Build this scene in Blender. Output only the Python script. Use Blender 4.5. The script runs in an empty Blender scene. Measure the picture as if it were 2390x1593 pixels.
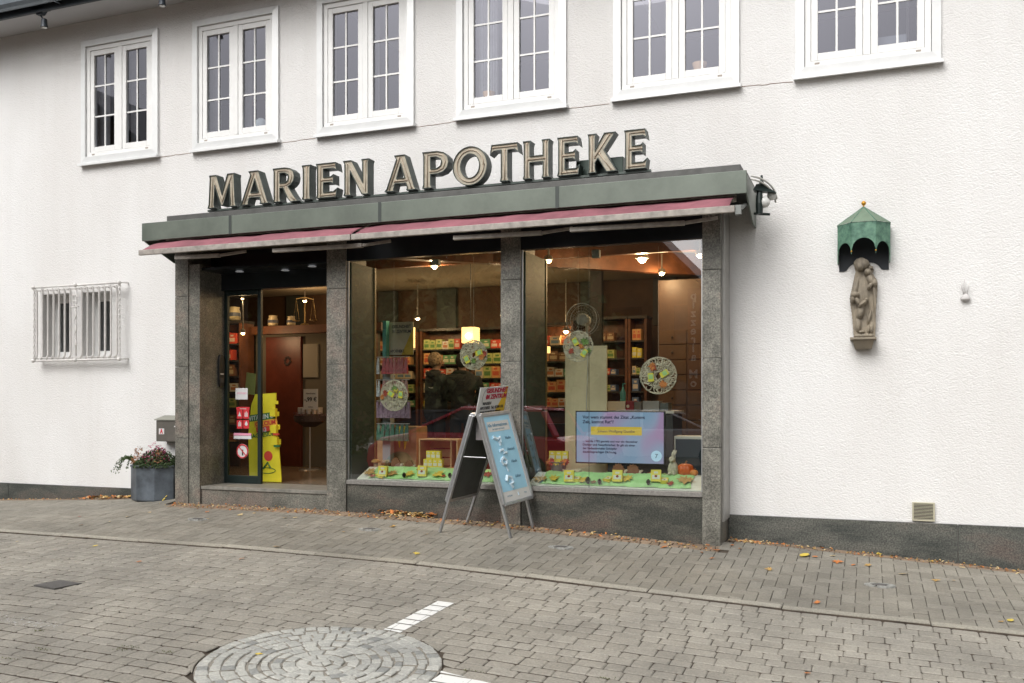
import bpy, bmesh, math, random
from mathutils import Vector, Matrix
random.seed(7)
R = math.radians
C = bpy.context.scene.collection
sc = bpy.context.scene

# ---------------------------------------------------------------- camera
CAM = Vector((0.0, -9.214, 1.60)); YAW = R(21.2)
F_PX, CX, HY, KD = 2150.0, 1195.0, 935.0, 2390/2352
cd = bpy.data.cameras.new('camera'); cam = bpy.data.objects.new('camera', cd); C.objects.link(cam)
cam.location = CAM; cam.rotation_euler = (R(90), 0, YAW)
cd.sensor_width = 36; cd.lens = 36*F_PX/2390; cd.shift_y = (HY-796.5)/2390
cd.clip_start = .05; cd.clip_end = 800
sc.camera = cam
# ---------------------------------------------------------------- world, sun, exposure
SUN_EL, SUN_AZ = R(44), R(-15)        # azimuth measured from straight behind the camera's side of the wall, towards the left
w = bpy.data.worlds.new('World'); sc.world = w; w.use_nodes = True
nt = w.node_tree; bg = nt.nodes['Background']
sk = nt.nodes.new('ShaderNodeTexSky'); sk.sky_type = 'NISHITA'; sk.sun_disc = False
sk.sun_elevation = SUN_EL; sk.sun_rotation = R(180)-SUN_AZ; sk.air_density = 1.4; sk.dust_density = 6; sk.ozone_density = 1
hs = nt.nodes.new('ShaderNodeHueSaturation'); hs.inputs['Saturation'].default_value = .10
nt.links.new(sk.outputs[0], hs.inputs['Color']); nt.links.new(hs.outputs[0], bg.inputs['Color'])
bg.inputs['Strength'].default_value = .15
sd = bpy.data.lights.new('sun', 'SUN'); sd.energy = .85; sd.angle = R(42); sd.color = (1, .965, .92)
so = bpy.data.objects.new('sun', sd); C.objects.link(so)
sdir = Vector((math.sin(SUN_AZ)*math.cos(SUN_EL), -math.cos(SUN_AZ)*math.cos(SUN_EL), math.sin(SUN_EL)))
so.rotation_euler = (-sdir).to_track_quat('-Z', 'Y').to_euler(); so.location = (0, -6, 12)
sc.view_settings.view_transform = 'Standard'; sc.view_settings.look = 'None'; sc.view_settings.gamma = 1
sc.view_settings.exposure = .17
sc.render.engine = 'CYCLES'
cy = sc.cycles; cy.max_bounces = 7; cy.diffuse_bounces = 3; cy.glossy_bounces = 4; cy.transparent_max_bounces = 14
cy.transmission_bounces = 4; cy.caustics_reflective = False; cy.caustics_refractive = False; cy.sample_clamp_indirect = 6

# ---------------------------------------------------------------- measuring helpers
def at(dx, dy, Y):
    """point of the vertical plane y = Y seen at (dx, dy) of the 2352 px wide overview: how the place was measured"""
    kk = (dx*KD-CX)/F_PX; t = (Y-CAM.y)/(math.cos(YAW)+math.sin(YAW)*kk)
    return Vector((t*(-math.sin(YAW)+math.cos(YAW)*kk), Y, CAM.z-(dy*KD-HY)*t/F_PX))
def atx(dx, Y): return at(dx, 920, Y).x
WT = [(-14,.2),(-11,.262),(-9,.35),(-7.8,.42),(-5.7,.425),(-3.5,.38),(-1.4,.27),(1.27,.11),(5,-.1)]
KT = [(-14,.18),(-8.7,.235),(-5.2,.235),(-3.8,.215),(-2.7,.17),(-1.5,.115),(-.57,.07),(.28,.045),(1,.02),(5,-.1)]
def itp(T, x):
    if x <= T[0][0]: return T[0][1]
    for (a, b), (c, d) in zip(T, T[1:]):
        if x <= c: return b+(d-b)*(x-a)/(c-a)
    return T[-1][1]
def gz(X, Y):
    a = itp(WT, X); b = itp(KT, X)
    if Y > -.3: return a
    if Y > -2.2: return a+(b-a)*(-.3-Y)/1.9
    return b-.04*min(-2.2-Y, 9)
def gp(dx, dy):
    kk = (dx*KD-CX)/F_PX; t = 3.0
    while t < 40:
        p = Vector((t*(-math.sin(YAW)+math.cos(YAW)*kk), CAM.y+t*(math.cos(YAW)+math.sin(YAW)*kk), CAM.z-(dy*KD-HY)*t/F_PX))
        if p.z <= gz(p.x, p.y): return Vector((p.x, p.y, gz(p.x, p.y)))
        t += .01
    return p

# ---------------------------------------------------------------- object helpers
def wloc(o):
    v = Vector((0, 0, 0))
    while o is not None: v += o.location; o = o.parent
    return v
def tag(o, label=None, cat=None, group=None, kind=None):
    if label: o['label'] = label
    if cat: o['category'] = cat
    if group: o['group'] = group
    if kind: o['kind'] = kind
    return o
def thing(name, label, cat, loc=(0,0,0), group=None):
    o = bpy.data.objects.new(name, None); C.objects.link(o); o.location = loc; o.empty_display_size = .1
    return tag(o, label, cat, group)
class MB:
    def __init__(s): s.v = []; s.f = []; s.m = []; s.cur = 0
    def add(s, vs, fs):
        n = len(s.v); s.v += [Vector(p) for p in vs]; s.f += [tuple(i+n for i in f) for f in fs]; s.m += [s.cur]*len(fs); return s
    def box(s, x0, x1, y0, y1, z0, z1):
        if x0 > x1: x0, x1 = x1, x0
        if y0 > y1: y0, y1 = y1, y0
        if z0 > z1: z0, z1 = z1, z0
        return s.add([(x0,y0,z0),(x1,y0,z0),(x1,y1,z0),(x0,y1,z0),(x0,y0,z1),(x1,y0,z1),(x1,y1,z1),(x0,y1,z1)],
                     [(0,3,2,1),(4,5,6,7),(0,1,5,4),(1,2,6,5),(2,3,7,6),(3,0,4,7)])
    def hexa(s, p):   # 8 points, bottom 4 ccw then top 4
        return s.add(p, [(0,3,2,1),(4,5,6,7),(0,1,5,4),(1,2,6,5),(2,3,7,6),(3,0,4,7)])
    def bar(s, a, b, wd, dp, up=(0,0,1)):
        a = Vector(a); b = Vector(b); d = (b-a).normalized(); u = Vector(up)
        if abs(d.dot(u)) > .98: u = Vector((0,1,0))
        sx = d.cross(u).normalized(); sy = sx.cross(d).normalized()
        c = [(-wd/2,-dp/2),(wd/2,-dp/2),(wd/2,dp/2),(-wd/2,dp/2)]
        return s.hexa([a+sx*i+sy*j for i,j in c]+[b+sx*i+sy*j for i,j in c])
    def tube(s, pts, r, n=8, cap=True, closed=False):
        pts = [Vector(p) for p in pts]; L = len(pts); vs = []; fs = []
        rr = r if isinstance(r, (list, tuple)) else [r]*L
        ref = Vector((.13,.21,.97)).normalized(); prev = None
        for i, p in enumerate(pts):
            if closed: d = pts[(i+1)%L]-pts[i-1]
            else: d = pts[min(i+1,L-1)]-pts[max(i-1,0)]
            if d.length < 1e-9: d = Vector((0,0,1))
            d.normalize()
            if prev is None:
                a = d.cross(ref)
                if a.length < .1: a = d.cross(Vector((1,0,0)))
            else: a = prev-d*prev.dot(d)
            a.normalize(); prev = a; b = d.cross(a)
            for k in range(n):
                t = 2*math.pi*k/n; vs.append(p+(a*math.cos(t)+b*math.sin(t))*rr[i])
        for i in range(L if closed else L-1):
            j = (i+1)%L
            for k in range(n):
                k2 = (k+1)%n; fs.append((i*n+k, i*n+k2, j*n+k2, j*n+k))
        if cap and not closed: fs += [tuple(range(n-1,-1,-1)), tuple((L-1)*n+k for k in range(n))]
        return s.add(vs, fs)
    def lathe(s, prof, c=(0,0,0), n=20, sx=1, sy=1, wob=None):
        c = Vector(c); vs = []; fs = []; L = len(prof)
        for (r, z) in prof:
            for k in range(n):
                t = 2*math.pi*k/n; q = r*(wob(t) if wob else 1)
                vs.append(c+Vector((q*math.cos(t)*sx, q*math.sin(t)*sy, z)))
        for i in range(L-1):
            for k in range(n):
                k2 = (k+1)%n; fs.append((i*n+k, i*n+k2, (i+1)*n+k2, (i+1)*n+k))
        fs += [tuple(range(n-1,-1,-1)), tuple((L-1)*n+k for k in range(n))]
        return s.add(vs, fs)
    def ball(s, c, r, n=12, m=8, sc_=(1,1,1)):
        prof = [(max(r*math.sin(math.pi*i/m), r*.02), -r*math.cos(math.pi*i/m)*sc_[2]) for i in range(m+1)]
        return s.lathe(prof, c, n, sc_[0], sc_[1])
    def prism(s, pts, y0, y1):       # outline in (x, z), extruded along y
        n = len(pts)
        return s.add([(x,y0,z) for x,z in pts]+[(x,y1,z) for x,z in pts],
                     [tuple(range(n)), tuple(range(2*n-1,n-1,-1))]+[(i,i+n,(i+1)%n+n,(i+1)%n) for i in range(n)])
    def prismz(s, pts, z0, z1):
        n = len(pts)
        return s.add([(x,y,z0) for x,y in pts]+[(x,y,z1) for x,y in pts],
                     [tuple(range(n-1,-1,-1)), tuple(range(n,2*n))]+[(i,(i+1)%n,(i+1)%n+n,i+n) for i in range(n)])
    def quad(s, a, b, c, d): return s.add([a,b,c,d], [(0,1,2,3)])
    def xform(s, M):
        s.v = [M @ p for p in s.v]; return s
    def build(s, name, mat, parent=None, smooth=False, bevel=0, origin=None):
        me = bpy.data.meshes.new(name)
        if parent is not None: org = wloc(parent)
        elif origin is not None: org = Vector(origin)
        else:
            xs = [p.x for p in s.v]; ys = [p.y for p in s.v]; zs = [p.z for p in s.v]
            org = Vector(((min(xs)+max(xs))/2, (min(ys)+max(ys))/2, min(zs)))
        me.from_pydata([p-org for p in s.v], [], s.f)
        mats = mat if isinstance(mat, (list, tuple)) else [mat]
        for m in mats: me.materials.append(m)
        if len(mats) > 1: me.polygons.foreach_set('material_index', s.m)
        bm = bmesh.new(); bm.from_mesh(me); bmesh.ops.recalc_face_normals(bm, faces=bm.faces); bm.to_mesh(me); bm.free()
        if smooth: me.polygons.foreach_set('use_smooth', [True]*len(me.polygons))
        me.update()
        o = bpy.data.objects.new(name, me); C.objects.link(o)
        if parent is not None: o.parent = parent
        else: o.location = org
        if bevel:
            b = o.modifiers.new('bevel', 'BEVEL'); b.width = bevel; b.segments = 2; b.limit_method = 'ANGLE'; b.angle_limit = R(40)
        return o
def dup(root, loc=None, label=None, rotz=None, scale=None):
    r = root.copy(); C.objects.link(r)
    if loc is not None: r.location = loc
    if label: r['label'] = label
    if rotz is not None: r.rotation_euler[2] = rotz
    if scale: r.scale = (scale,)*3 if not isinstance(scale, tuple) else scale
    for ch in list(root.children):
        c = ch.copy(); C.objects.link(c); c.parent = r
        for g in ch.children:
            d = g.copy(); C.objects.link(d); d.parent = c
    return r
def text(parent, name, s, size, mat, pos, right=(1,0,0), up=(0,0,1), align='CENTER', bold=0, thick=.001, sx=1.0, shear=0):
    """letters as thin raised mesh; pos = anchor of the first baseline"""
    cu = bpy.data.curves.new(name, 'FONT'); cu.body = s; cu.size = size; cu.align_x = align; cu.offset = bold; cu.extrude = thick
    cu.shear = shear; cu.resolution_u = 3; cu.space_line = 1.0
    t = bpy.data.objects.new(name, cu); C.objects.link(t); dg = bpy.context.evaluated_depsgraph_get()
    me = bpy.data.meshes.new_from_object(t.evaluated_get(dg)); me.name = name
    bpy.data.objects.remove(t)
    r = Vector(right).normalized(); u = Vector(up).normalized(); n = r.cross(u)
    M = Matrix((( r.x*sx, u.x, n.x, 0), (r.y*sx, u.y, n.y, 0), (r.z*sx, u.z, n.z, 0), (0,0,0,1)))
    me.transform(Matrix.Translation(Vector(pos)-(wloc(parent) if parent else Vector())) @ M)
    me.materials.clear(); me.materials.append(mat)
    o = bpy.data.objects.new(name, me); C.objects.link(o)
    if parent: o.parent = parent
    return o

# ---------------------------------------------------------------- materials
def mat(name, col, rough=.6, metal=0, var=0.0, vscale=8, bump=0, bscale=60, col2=None, emit=None, estr=0, spec=None, trans=0, alpha=None):
    m = bpy.data.materials.new(name); m.use_nodes = True; t = m.node_tree; b = t.nodes['Principled BSDF']
    b.inputs['Base Color'].default_value = (*col, 1); b.inputs['Roughness'].default_value = rough; b.inputs['Metallic'].default_value = metal
    if spec is not None: b.inputs['Specular IOR Level'].default_value = spec
    if trans: b.inputs['Transmission Weight'].default_value = trans
    tc = t.nodes.new('ShaderNodeTexCoord')
    if var or col2:
        n = t.nodes.new('ShaderNodeTexNoise'); n.inputs['Scale'].default_value = vscale; n.inputs['Detail'].default_value = 6; n.inputs['Roughness'].default_value = .65
        t.links.new(tc.outputs['Object'], n.inputs['Vector'])
        rp = t.nodes.new('ShaderNodeValToRGB'); rp.color_ramp.elements[0].position = .35; rp.color_ramp.elements[1].position = .65
        a = col if col2 else tuple(max(0, c*(1-var)) for c in col); bb = col2 if col2 else tuple(min(1, c*(1+var)) for c in col)
        rp.color_ramp.elements[0].color = (*a, 1); rp.color_ramp.elements[1].color = (*bb, 1)
        t.links.new(n.outputs['Fac'], rp.inputs[0]); t.links.new(rp.outputs[0], b.inputs['Base Color'])
    if bump:
        n2 = t.nodes.new('ShaderNodeTexNoise'); n2.inputs['Scale'].default_value = bscale; n2.inputs['Detail'].default_value = 4
        bp = t.nodes.new('ShaderNodeBump'); bp.inputs['Strength'].default_value = bump; bp.inputs['Distance'].default_value = .01
        t.links.new(tc.outputs['Object'], n2.inputs['Vector']); t.links.new(n2.outputs['Fac'], bp.inputs['Height']); t.links.new(bp.outputs[0], b.inputs['Normal'])
    if emit:
        b.inputs['Emission Color'].default_value = (*emit, 1); b.inputs['Emission Strength'].default_value = estr
    return m
def nodes(m): return m.node_tree.nodes, m.node_tree.links, m.node_tree.nodes['Principled BSDF']
def glass(name, tint, refl, gl_rough=0.0, tint2=(.95,.97,1,1)):
    m = bpy.data.materials.new(name); m.use_nodes = True; t = m.node_tree; t.nodes.clear()
    o = t.nodes.new('ShaderNodeOutputMaterial'); mx = t.nodes.new('ShaderNodeMixShader')
    tr = t.nodes.new('ShaderNodeBsdfTransparent'); tr.inputs[0].default_value = (*tint, 1)
    g = t.nodes.new('ShaderNodeBsdfGlossy'); g.inputs['Roughness'].default_value = gl_rough; g.inputs[0].default_value = tint2
    lw = t.nodes.new('ShaderNodeLayerWeight'); lw.inputs[0].default_value = .5      # facing = 1 - |cos|
    fr = t.nodes.new('ShaderNodeMath'); fr.operation = 'POWER'; fr.inputs[1].default_value = 4.5; t.links.new(lw.outputs['Facing'], fr.inputs[0])
    mr = t.nodes.new('ShaderNodeMapRange'); mr.inputs['From Min'].default_value = 0; mr.inputs['From Max'].default_value = 1
    mr.inputs['To Min'].default_value = refl; mr.inputs['To Max'].default_value = 1
    t.links.new(fr.outputs[0], mr.inputs['Value']); t.links.new(mr.outputs[0], mx.inputs[0])
    t.links.new(tr.outputs[0], mx.inputs[1]); t.links.new(g.outputs[0], mx.inputs[2]); t.links.new(mx.outputs[0], o.inputs[0])
    return m
G_UP = glass('upper window glass', (.74,.76,.8), .112, tint2=(.88,.88,1,1))
G_SHOP = glass('shop window glass', (.86,.91,.87), .235)
G_DOOR = glass('door glass', (.8,.86,.82), .08)

# rough-cast render: big grains, fine sand, faint staining
def stucco_mat():
    m = mat('rough cast render', (.80,.79,.775), .9)
    n, l, b = nodes(m); tc = n.new('ShaderNodeTexCoord')
    v = n.new('ShaderNodeTexVoronoi'); v.feature = 'SMOOTH_F1'; v.inputs['Scale'].default_value = 74; v.inputs['Smoothness'].default_value = .6
    no = n.new('ShaderNodeTexNoise'); no.inputs['Scale'].default_value = 44; no.inputs['Detail'].default_value = 7; no.inputs['Roughness'].default_value = .6
    nd = n.new('ShaderNodeTexNoise'); nd.inputs['Scale'].default_value = 9; nd.inputs['Detail'].default_value = 2
    ad = n.new('ShaderNodeVectorMath'); ad.operation = 'MULTIPLY_ADD'; ad.inputs[1].default_value = (.06,.06,.06)
    l.new(tc.outputs['Object'], nd.inputs['Vector']); l.new(nd.outputs['Color'], ad.inputs[0]); l.new(tc.outputs['Object'], ad.inputs[2])
    mp = n.new('ShaderNodeMapping'); mp.inputs['Scale'].default_value = (.75,1,1.25)
    l.new(ad.outputs[0], mp.inputs[0]); l.new(mp.outputs[0], v.inputs['Vector']); l.new(mp.outputs[0], no.inputs['Vector'])
    m1 = n.new('ShaderNodeMath'); m1.operation = 'MULTIPLY_ADD'; m1.inputs[1].default_value = -.8
    l.new(v.outputs['Distance'], m1.inputs[0]); l.new(no.outputs['Fac'], m1.inputs[2])
    bp = n.new('ShaderNodeBump'); bp.inputs['Strength'].default_value = .45; bp.inputs['Distance'].default_value = .0125
    l.new(m1.outputs[0], bp.inputs['Height']); l.new(bp.outputs[0], b.inputs['Normal'])
    big = n.new('ShaderNodeTexNoise'); big.inputs['Scale'].default_value = .7; big.inputs['Detail'].default_value = 5
    mp2 = n.new('ShaderNodeMapping'); mp2.inputs['Scale'].default_value = (1.2,1,.5)
    l.new(tc.outputs['Object'], mp2.inputs[0]); l.new(mp2.outputs[0], big.inputs['Vector'])
    rp = n.new('ShaderNodeValToRGB'); rp.color_ramp.elements[0].position = .3; rp.color_ramp.elements[1].position = .7
    rp.color_ramp.elements[0].color = (.70,.685,.67,1); rp.color_ramp.elements[1].color = (.79,.787,.782,1)
    l.new(big.outputs['Fac'], rp.inputs[0])
    sp = n.new('ShaderNodeTexNoise'); sp.inputs['Scale'].default_value = 30; sp.inputs['Detail'].default_value = 4
    l.new(tc.outputs['Object'], sp.inputs['Vector'])
    r2 = n.new('ShaderNodeValToRGB'); r2.color_ramp.elements[0].position = .24; r2.color_ramp.elements[0].color = (.62,.58,.52,1); r2.color_ramp.elements[1].position = .34; r2.color_ramp.elements[1].color = (1,1,1,1)
    l.new(sp.outputs['Fac'], r2.inputs[0])
    mx = n.new('ShaderNodeMixRGB'); mx.blend_type = 'MULTIPLY'; mx.inputs[0].default_value = .5
    l.new(rp.outputs[0], mx.inputs[1]); l.new(r2.outputs[0], mx.inputs[2])
    mp3 = n.new('ShaderNodeMapping'); mp3.inputs['Scale'].default_value = (5,1,.35); st = n.new('ShaderNodeTexNoise'); st.inputs['Scale'].default_value = 1.6; st.inputs['Detail'].default_value = 7; st.inputs['Roughness'].default_value = .6
    l.new(tc.outputs['Object'], mp3.inputs[0]); l.new(mp3.outputs[0], st.inputs['Vector'])
    r4 = n.new('ShaderNodeValToRGB'); r4.color_ramp.elements[0].position = .3; r4.color_ramp.elements[0].color = (.86,.85,.83,1); r4.color_ramp.elements[1].position = .55; r4.color_ramp.elements[1].color = (1,1,1,1); l.new(st.outputs['Fac'], r4.inputs[0])
    m5 = n.new('ShaderNodeMixRGB'); m5.blend_type = 'MULTIPLY'; m5.inputs[0].default_value = .14; l.new(mx.outputs[0], m5.inputs[1]); l.new(r4.outputs[0], m5.inputs[2]); l.new(m5.outputs[0], b.inputs['Base Color'])
    return m
STUCCO = stucco_mat()
def ordn(k): return ['first','second','third','fourth','fifth','sixth','seventh','eighth','ninth','tenth','eleventh','twelfth','thirteenth','fourteenth','fifteenth','sixteenth','seventeenth','eighteenth','nineteenth','twentieth'][k]
def granite(name, dark, mid, red, rough=.3, scale=1.0, vein=False):
    m = mat(name, mid, rough); n, l, b = nodes(m); tc = n.new('ShaderNodeTexCoord')
    mpg = n.new('ShaderNodeMapping'); mpg.inputs['Rotation'].default_value = (0,R(-32),0); mpg.inputs['Scale'].default_value = (.55,1,1.9) if vein else (1,1,1); l.new(tc.outputs['Object'], mpg.inputs[0])
    def noise(s, d=6, r=.6):
        q = n.new('ShaderNodeTexNoise'); q.inputs['Scale'].default_value = s*scale; q.inputs['Detail'].default_value = d; q.inputs['Roughness'].default_value = r
        l.new((tc.outputs['Object'] if s > 20 else mpg.outputs[0]), q.inputs['Vector']); return q
    a = noise(2.2, 8, .7); rp = n.new('ShaderNodeValToRGB'); e = rp.color_ramp.elements
    e[0].position = .41; e[0].color = (*dark,1); e[1].position = .60; e[1].color = (*mid,1)
    l.new(a.outputs['Fac'], rp.inputs[0])
    c = noise(1.1, 6, .7); r2 = n.new('ShaderNodeValToRGB'); r2.color_ramp.elements[0].position = .5; r2.color_ramp.elements[0].color = (0,0,0,1); r2.color_ramp.elements[1].position = .62; r2.color_ramp.elements[1].color = (.75,.75,.75,1)
    l.new(c.outputs['Fac'], r2.inputs[0])
    mx = n.new('ShaderNodeMixRGB'); mx.inputs[2].default_value = (*red,1); l.new(r2.outputs[0], mx.inputs[0]); l.new(rp.outputs[0], mx.inputs[1])
    g = noise(75, 3, .7); r3 = n.new('ShaderNodeValToRGB'); r3.color_ramp.elements[0].position = .38; r3.color_ramp.elements[0].color = (.45,.45,.45,1); r3.color_ramp.elements[1].position = .68; r3.color_ramp.elements[1].color = (1.9,1.9,1.85,1)
    l.new(g.outputs['Fac'], r3.inputs[0])
    m2 = n.new('ShaderNodeMixRGB'); m2.blend_type = 'MULTIPLY'; m2.inputs[0].default_value = .8; l.new(mx.outputs[0], m2.inputs[1]); l.new(r3.outputs[0], m2.inputs[2])
    l.new(m2.outputs[0], b.inputs['Base Color'])
    return m
GRANITE = granite('grey green granite', (.105,.102,.088), (.205,.198,.172), (.175,.13,.108), .42)
GRAN_D = granite('dark polished granite', (.05,.052,.046), (.11,.105,.09), (.10,.068,.058), .3, vein=True)
GRAN_P = granite('plinth granite', (.050,.055,.051), (.115,.115,.103), (.10,.075,.066), .38, vein=True)
SILLM = mat('grey sill stone', (.20,.19,.175), .5, var=.2, vscale=40)
WHITE = mat('white window frame', (.80,.80,.79), .38, var=.03, vscale=6)
WHITE2 = mat('white coated sheet', (.76,.77,.77), .3, .1, var=.04, vscale=5)
ALU = mat('brushed aluminium', (.55,.56,.57), .32, .85, var=.08, vscale=20)
DARK = mat('dark green metal frame', (.012,.022,.02), .4, .2)
BLACK = mat('black plastic', (.012,.012,.013), .45)
FASCIA = mat('black fascia and canopy shade', (.010,.014,.017), .35, var=.3, vscale=3)
COPPER = mat('grey green canopy sheet', (.135,.158,.132), .42, .25, var=.16, vscale=2.2)
CAPM = mat('dull roof edge sheet', (.10,.10,.095), .55, .3, var=.2, vscale=5)
AWN = mat('faded red awning cloth', (.27,.10,.122), .85, var=.22, vscale=3, bump=.1, bscale=300)
AWNBAR = mat('weathered off white awning bar', (.33,.30,.27), .6, var=.25, vscale=12)
SOFSHADE = mat('white soffit with eave shade', (.5,.5,.51), .9)  # white soffit toned grey, so the eave shade sits in its colour
NAVY = mat('dark slate metal', (.03,.038,.048), .45, .3, var=.2)
# ================================================================ GROUND
def paver_mat(name, c1, c2, joint=False, speck=.5, rough=.85):
    m = mat(name, c1, rough); n, l, b = nodes(m); tc = n.new('ShaderNodeTexCoord')
    a = n.new('ShaderNodeAttribute'); a.attribute_name = 'tone'
    mx = n.new('ShaderNodeMixRGB'); mx.inputs[1].default_value = (*c1,1); mx.inputs[2].default_value = (*c2,1); l.new(a.outputs['Fac'], mx.inputs[0])
    g = n.new('ShaderNodeTexNoise'); g.inputs['Scale'].default_value = 62; g.inputs['Detail'].default_value = 4; g.inputs['Roughness'].default_value = .75; l.new(tc.outputs['Object'], g.inputs['Vector'])
    rp = n.new('ShaderNodeValToRGB'); e = rp.color_ramp.elements; e[0].position = .3; e[0].color = (.7,.7,.7,1); e[1].position = .72; e[1].color = (1.5,1.48,1.42,1)
    l.new(g.outputs['Fac'], rp.inputs[0])
    m1 = n.new('ShaderNodeMixRGB'); m1.blend_type = 'MULTIPLY'; m1.inputs[0].default_value = speck; l.new(mx.outputs[0], m1.inputs[1]); l.new(rp.outputs[0], m1.inputs[2])
    st = n.new('ShaderNodeTexNoise'); st.inputs['Scale'].default_value = 1.1; st.inputs['Detail'].default_value = 7; st.inputs['Roughness'].default_value = .65; l.new(tc.outputs['Object'], st.inputs['Vector'])
    r2 = n.new('ShaderNodeValToRGB'); r2.color_ramp.elements[0].position = .32; r2.color_ramp.elements[0].color = (.72,.715,.70,1); r2.color_ramp.elements[1].position = .68; r2.color_ramp.elements[1].color = (1.12,1.1,1.06,1)
    l.new(st.outputs['Fac'], r2.inputs[0])
    m2 = n.new('ShaderNodeMixRGB'); m2.blend_type = 'MULTIPLY'; m2.inputs[0].default_value = 1; l.new(m1.outputs[0], m2.inputs[1]); l.new(r2.outputs[0], m2.inputs[2])
    l.new(m2.outputs[0], b.inputs['Base Color'])
    bp = n.new('ShaderNodeBump'); bp.inputs['Strength'].default_value = .45; bp.inputs['Distance'].default_value = .004; l.new(g.outputs['Fac'], bp.inputs['Height']); l.new(bp.outputs[0], b.inputs['Normal'])
    return m
ROADM = paver_mat('worn concrete road blocks', (.262,.248,.222), (.315,.300,.272), speck=.75)
PAVEM = paver_mat('grey herringbone pavers', (.200,.188,.163), (.255,.242,.214), speck=.65)
BRICKM = paver_mat('brown edging bricks', (.17,.125,.09), (.30,.22,.155))
KERBM = paver_mat('pebbly concrete kerb', (.30,.285,.25), (.35,.335,.30), speck=1)
COBM = paver_mat('pale granite setts', (.26,.27,.27), (.45,.455,.44), speck=.7)
SANDM = mat('joint sand', (.075,.058,.042), 1, var=.35, vscale=14)
MORTM = mat('pale sett mortar', (.26,.24,.205), 1, var=.3, vscale=25)
PAINTM = mat('worn white road paint', (.78,.78,.76), .7)
def worn(m, thr=.5):
    n, l, b = nodes(m); tc = n.new('ShaderNodeTexCoord'); q = n.new('ShaderNodeTexNoise'); q.inputs['Scale'].default_value = 38; q.inputs['Detail'].default_value = 8; q.inputs['Roughness'].default_value = .75
    l.new(tc.outputs['Object'], q.inputs['Vector']); rp = n.new('ShaderNodeValToRGB'); rp.color_ramp.elements[0].position = thr-.04; rp.color_ramp.elements[1].position = thr+.04
    l.new(q.outputs['Fac'], rp.inputs[0]); l.new(rp.outputs[0], b.inputs['Alpha'])
worn(PAINTM, .35)
PAINTF = mat('nearly gone white road paint', (.6,.6,.58), .8); worn(PAINTF, .58)

JOINTM = mat('dark joint filling', (.075,.058,.044), 1, var=.4, vscale=9)
def add_block(mb, tones, poly, dz=0.0, ch=.004, tone=None, th=.03):
    """poly: ccw (x, y) list; a paver top with a small chamfer"""
    cxx = sum(p[0] for p in poly)/len(poly); cyy = sum(p[1] for p in poly)/len(poly)
    z0 = random.uniform(-.0012, .0012)+dz; tx = random.uniform(-.008,.008); ty = random.uniform(-.008,.008)
    n = len(poly); vs = []
    ins = []
    for (x, y) in poly:
        d = math.hypot(x-cxx, y-cyy); q = max(0, 1-ch*1.4/d); ins.append((cxx+(x-cxx)*q, cyy+(y-cyy)*q))
    H = lambda x, y: gz(x, y)+z0+tx*(x-cxx)+ty*(y-cyy)
    vs = [(x, y, H(x, y)) for x, y in ins]+[(x, y, H(x, y)-ch) for x, y in poly]+[(x, y, H(x, y)-th) for x, y in poly]
    fs = [tuple(range(n))]
    for a in (0, n):
        for i in range(n):
            j = (i+1) % n; fs.append((a+i, a+n+i, a+n+j, a+j))
    mb.add(vs, fs); mb.m[-n:] = [1]*n; t = random.random() if tone is None else tone
    tones += [t]*len(fs)
def finish_blocks(mb, tones, name, m, kind='structure', jm=None):
    o = mb.build(name, [m, jm or JOINTM], origin=(0,0,0))
    at_ = o.data.attributes.new('tone', 'FLOAT', 'FACE'); at_.data.foreach_set('value', tones)
    return tag(o, kind=kind)
# base sheet reaching the horizon
xs = [-300,-120,-60,-30,-20]+[-14+.5*i for i in range(41)]+[10,20,60,120,300]
ys = [-300,-120,-60,-30,-16,-12]+[-11+.5*i for i in range(19)]+[-2.2,-2,-1.5,-1,-.7,-.3,0,.5,6,30,60,300]
ys = sorted(set(ys))
g = MB(); g.v = [Vector((x, y, gz(x, y)-.014)) for y in ys for x in xs]
nx = len(xs); g.f = [(j*nx+i, j*nx+i+1, (j+1)*nx+i+1, (j+1)*nx+i) for j in range(len(ys)-1) for i in range(nx-1)]
g.m = [0]*len(g.f)
tag(g.build('ground', SANDM, origin=(0,0,0)), kind='structure')

CIR = (-2.96, -4.64, .70)     # round sett panel in the road: centre x, y, radius
KY0, KY1 = -2.215, -2.135
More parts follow.
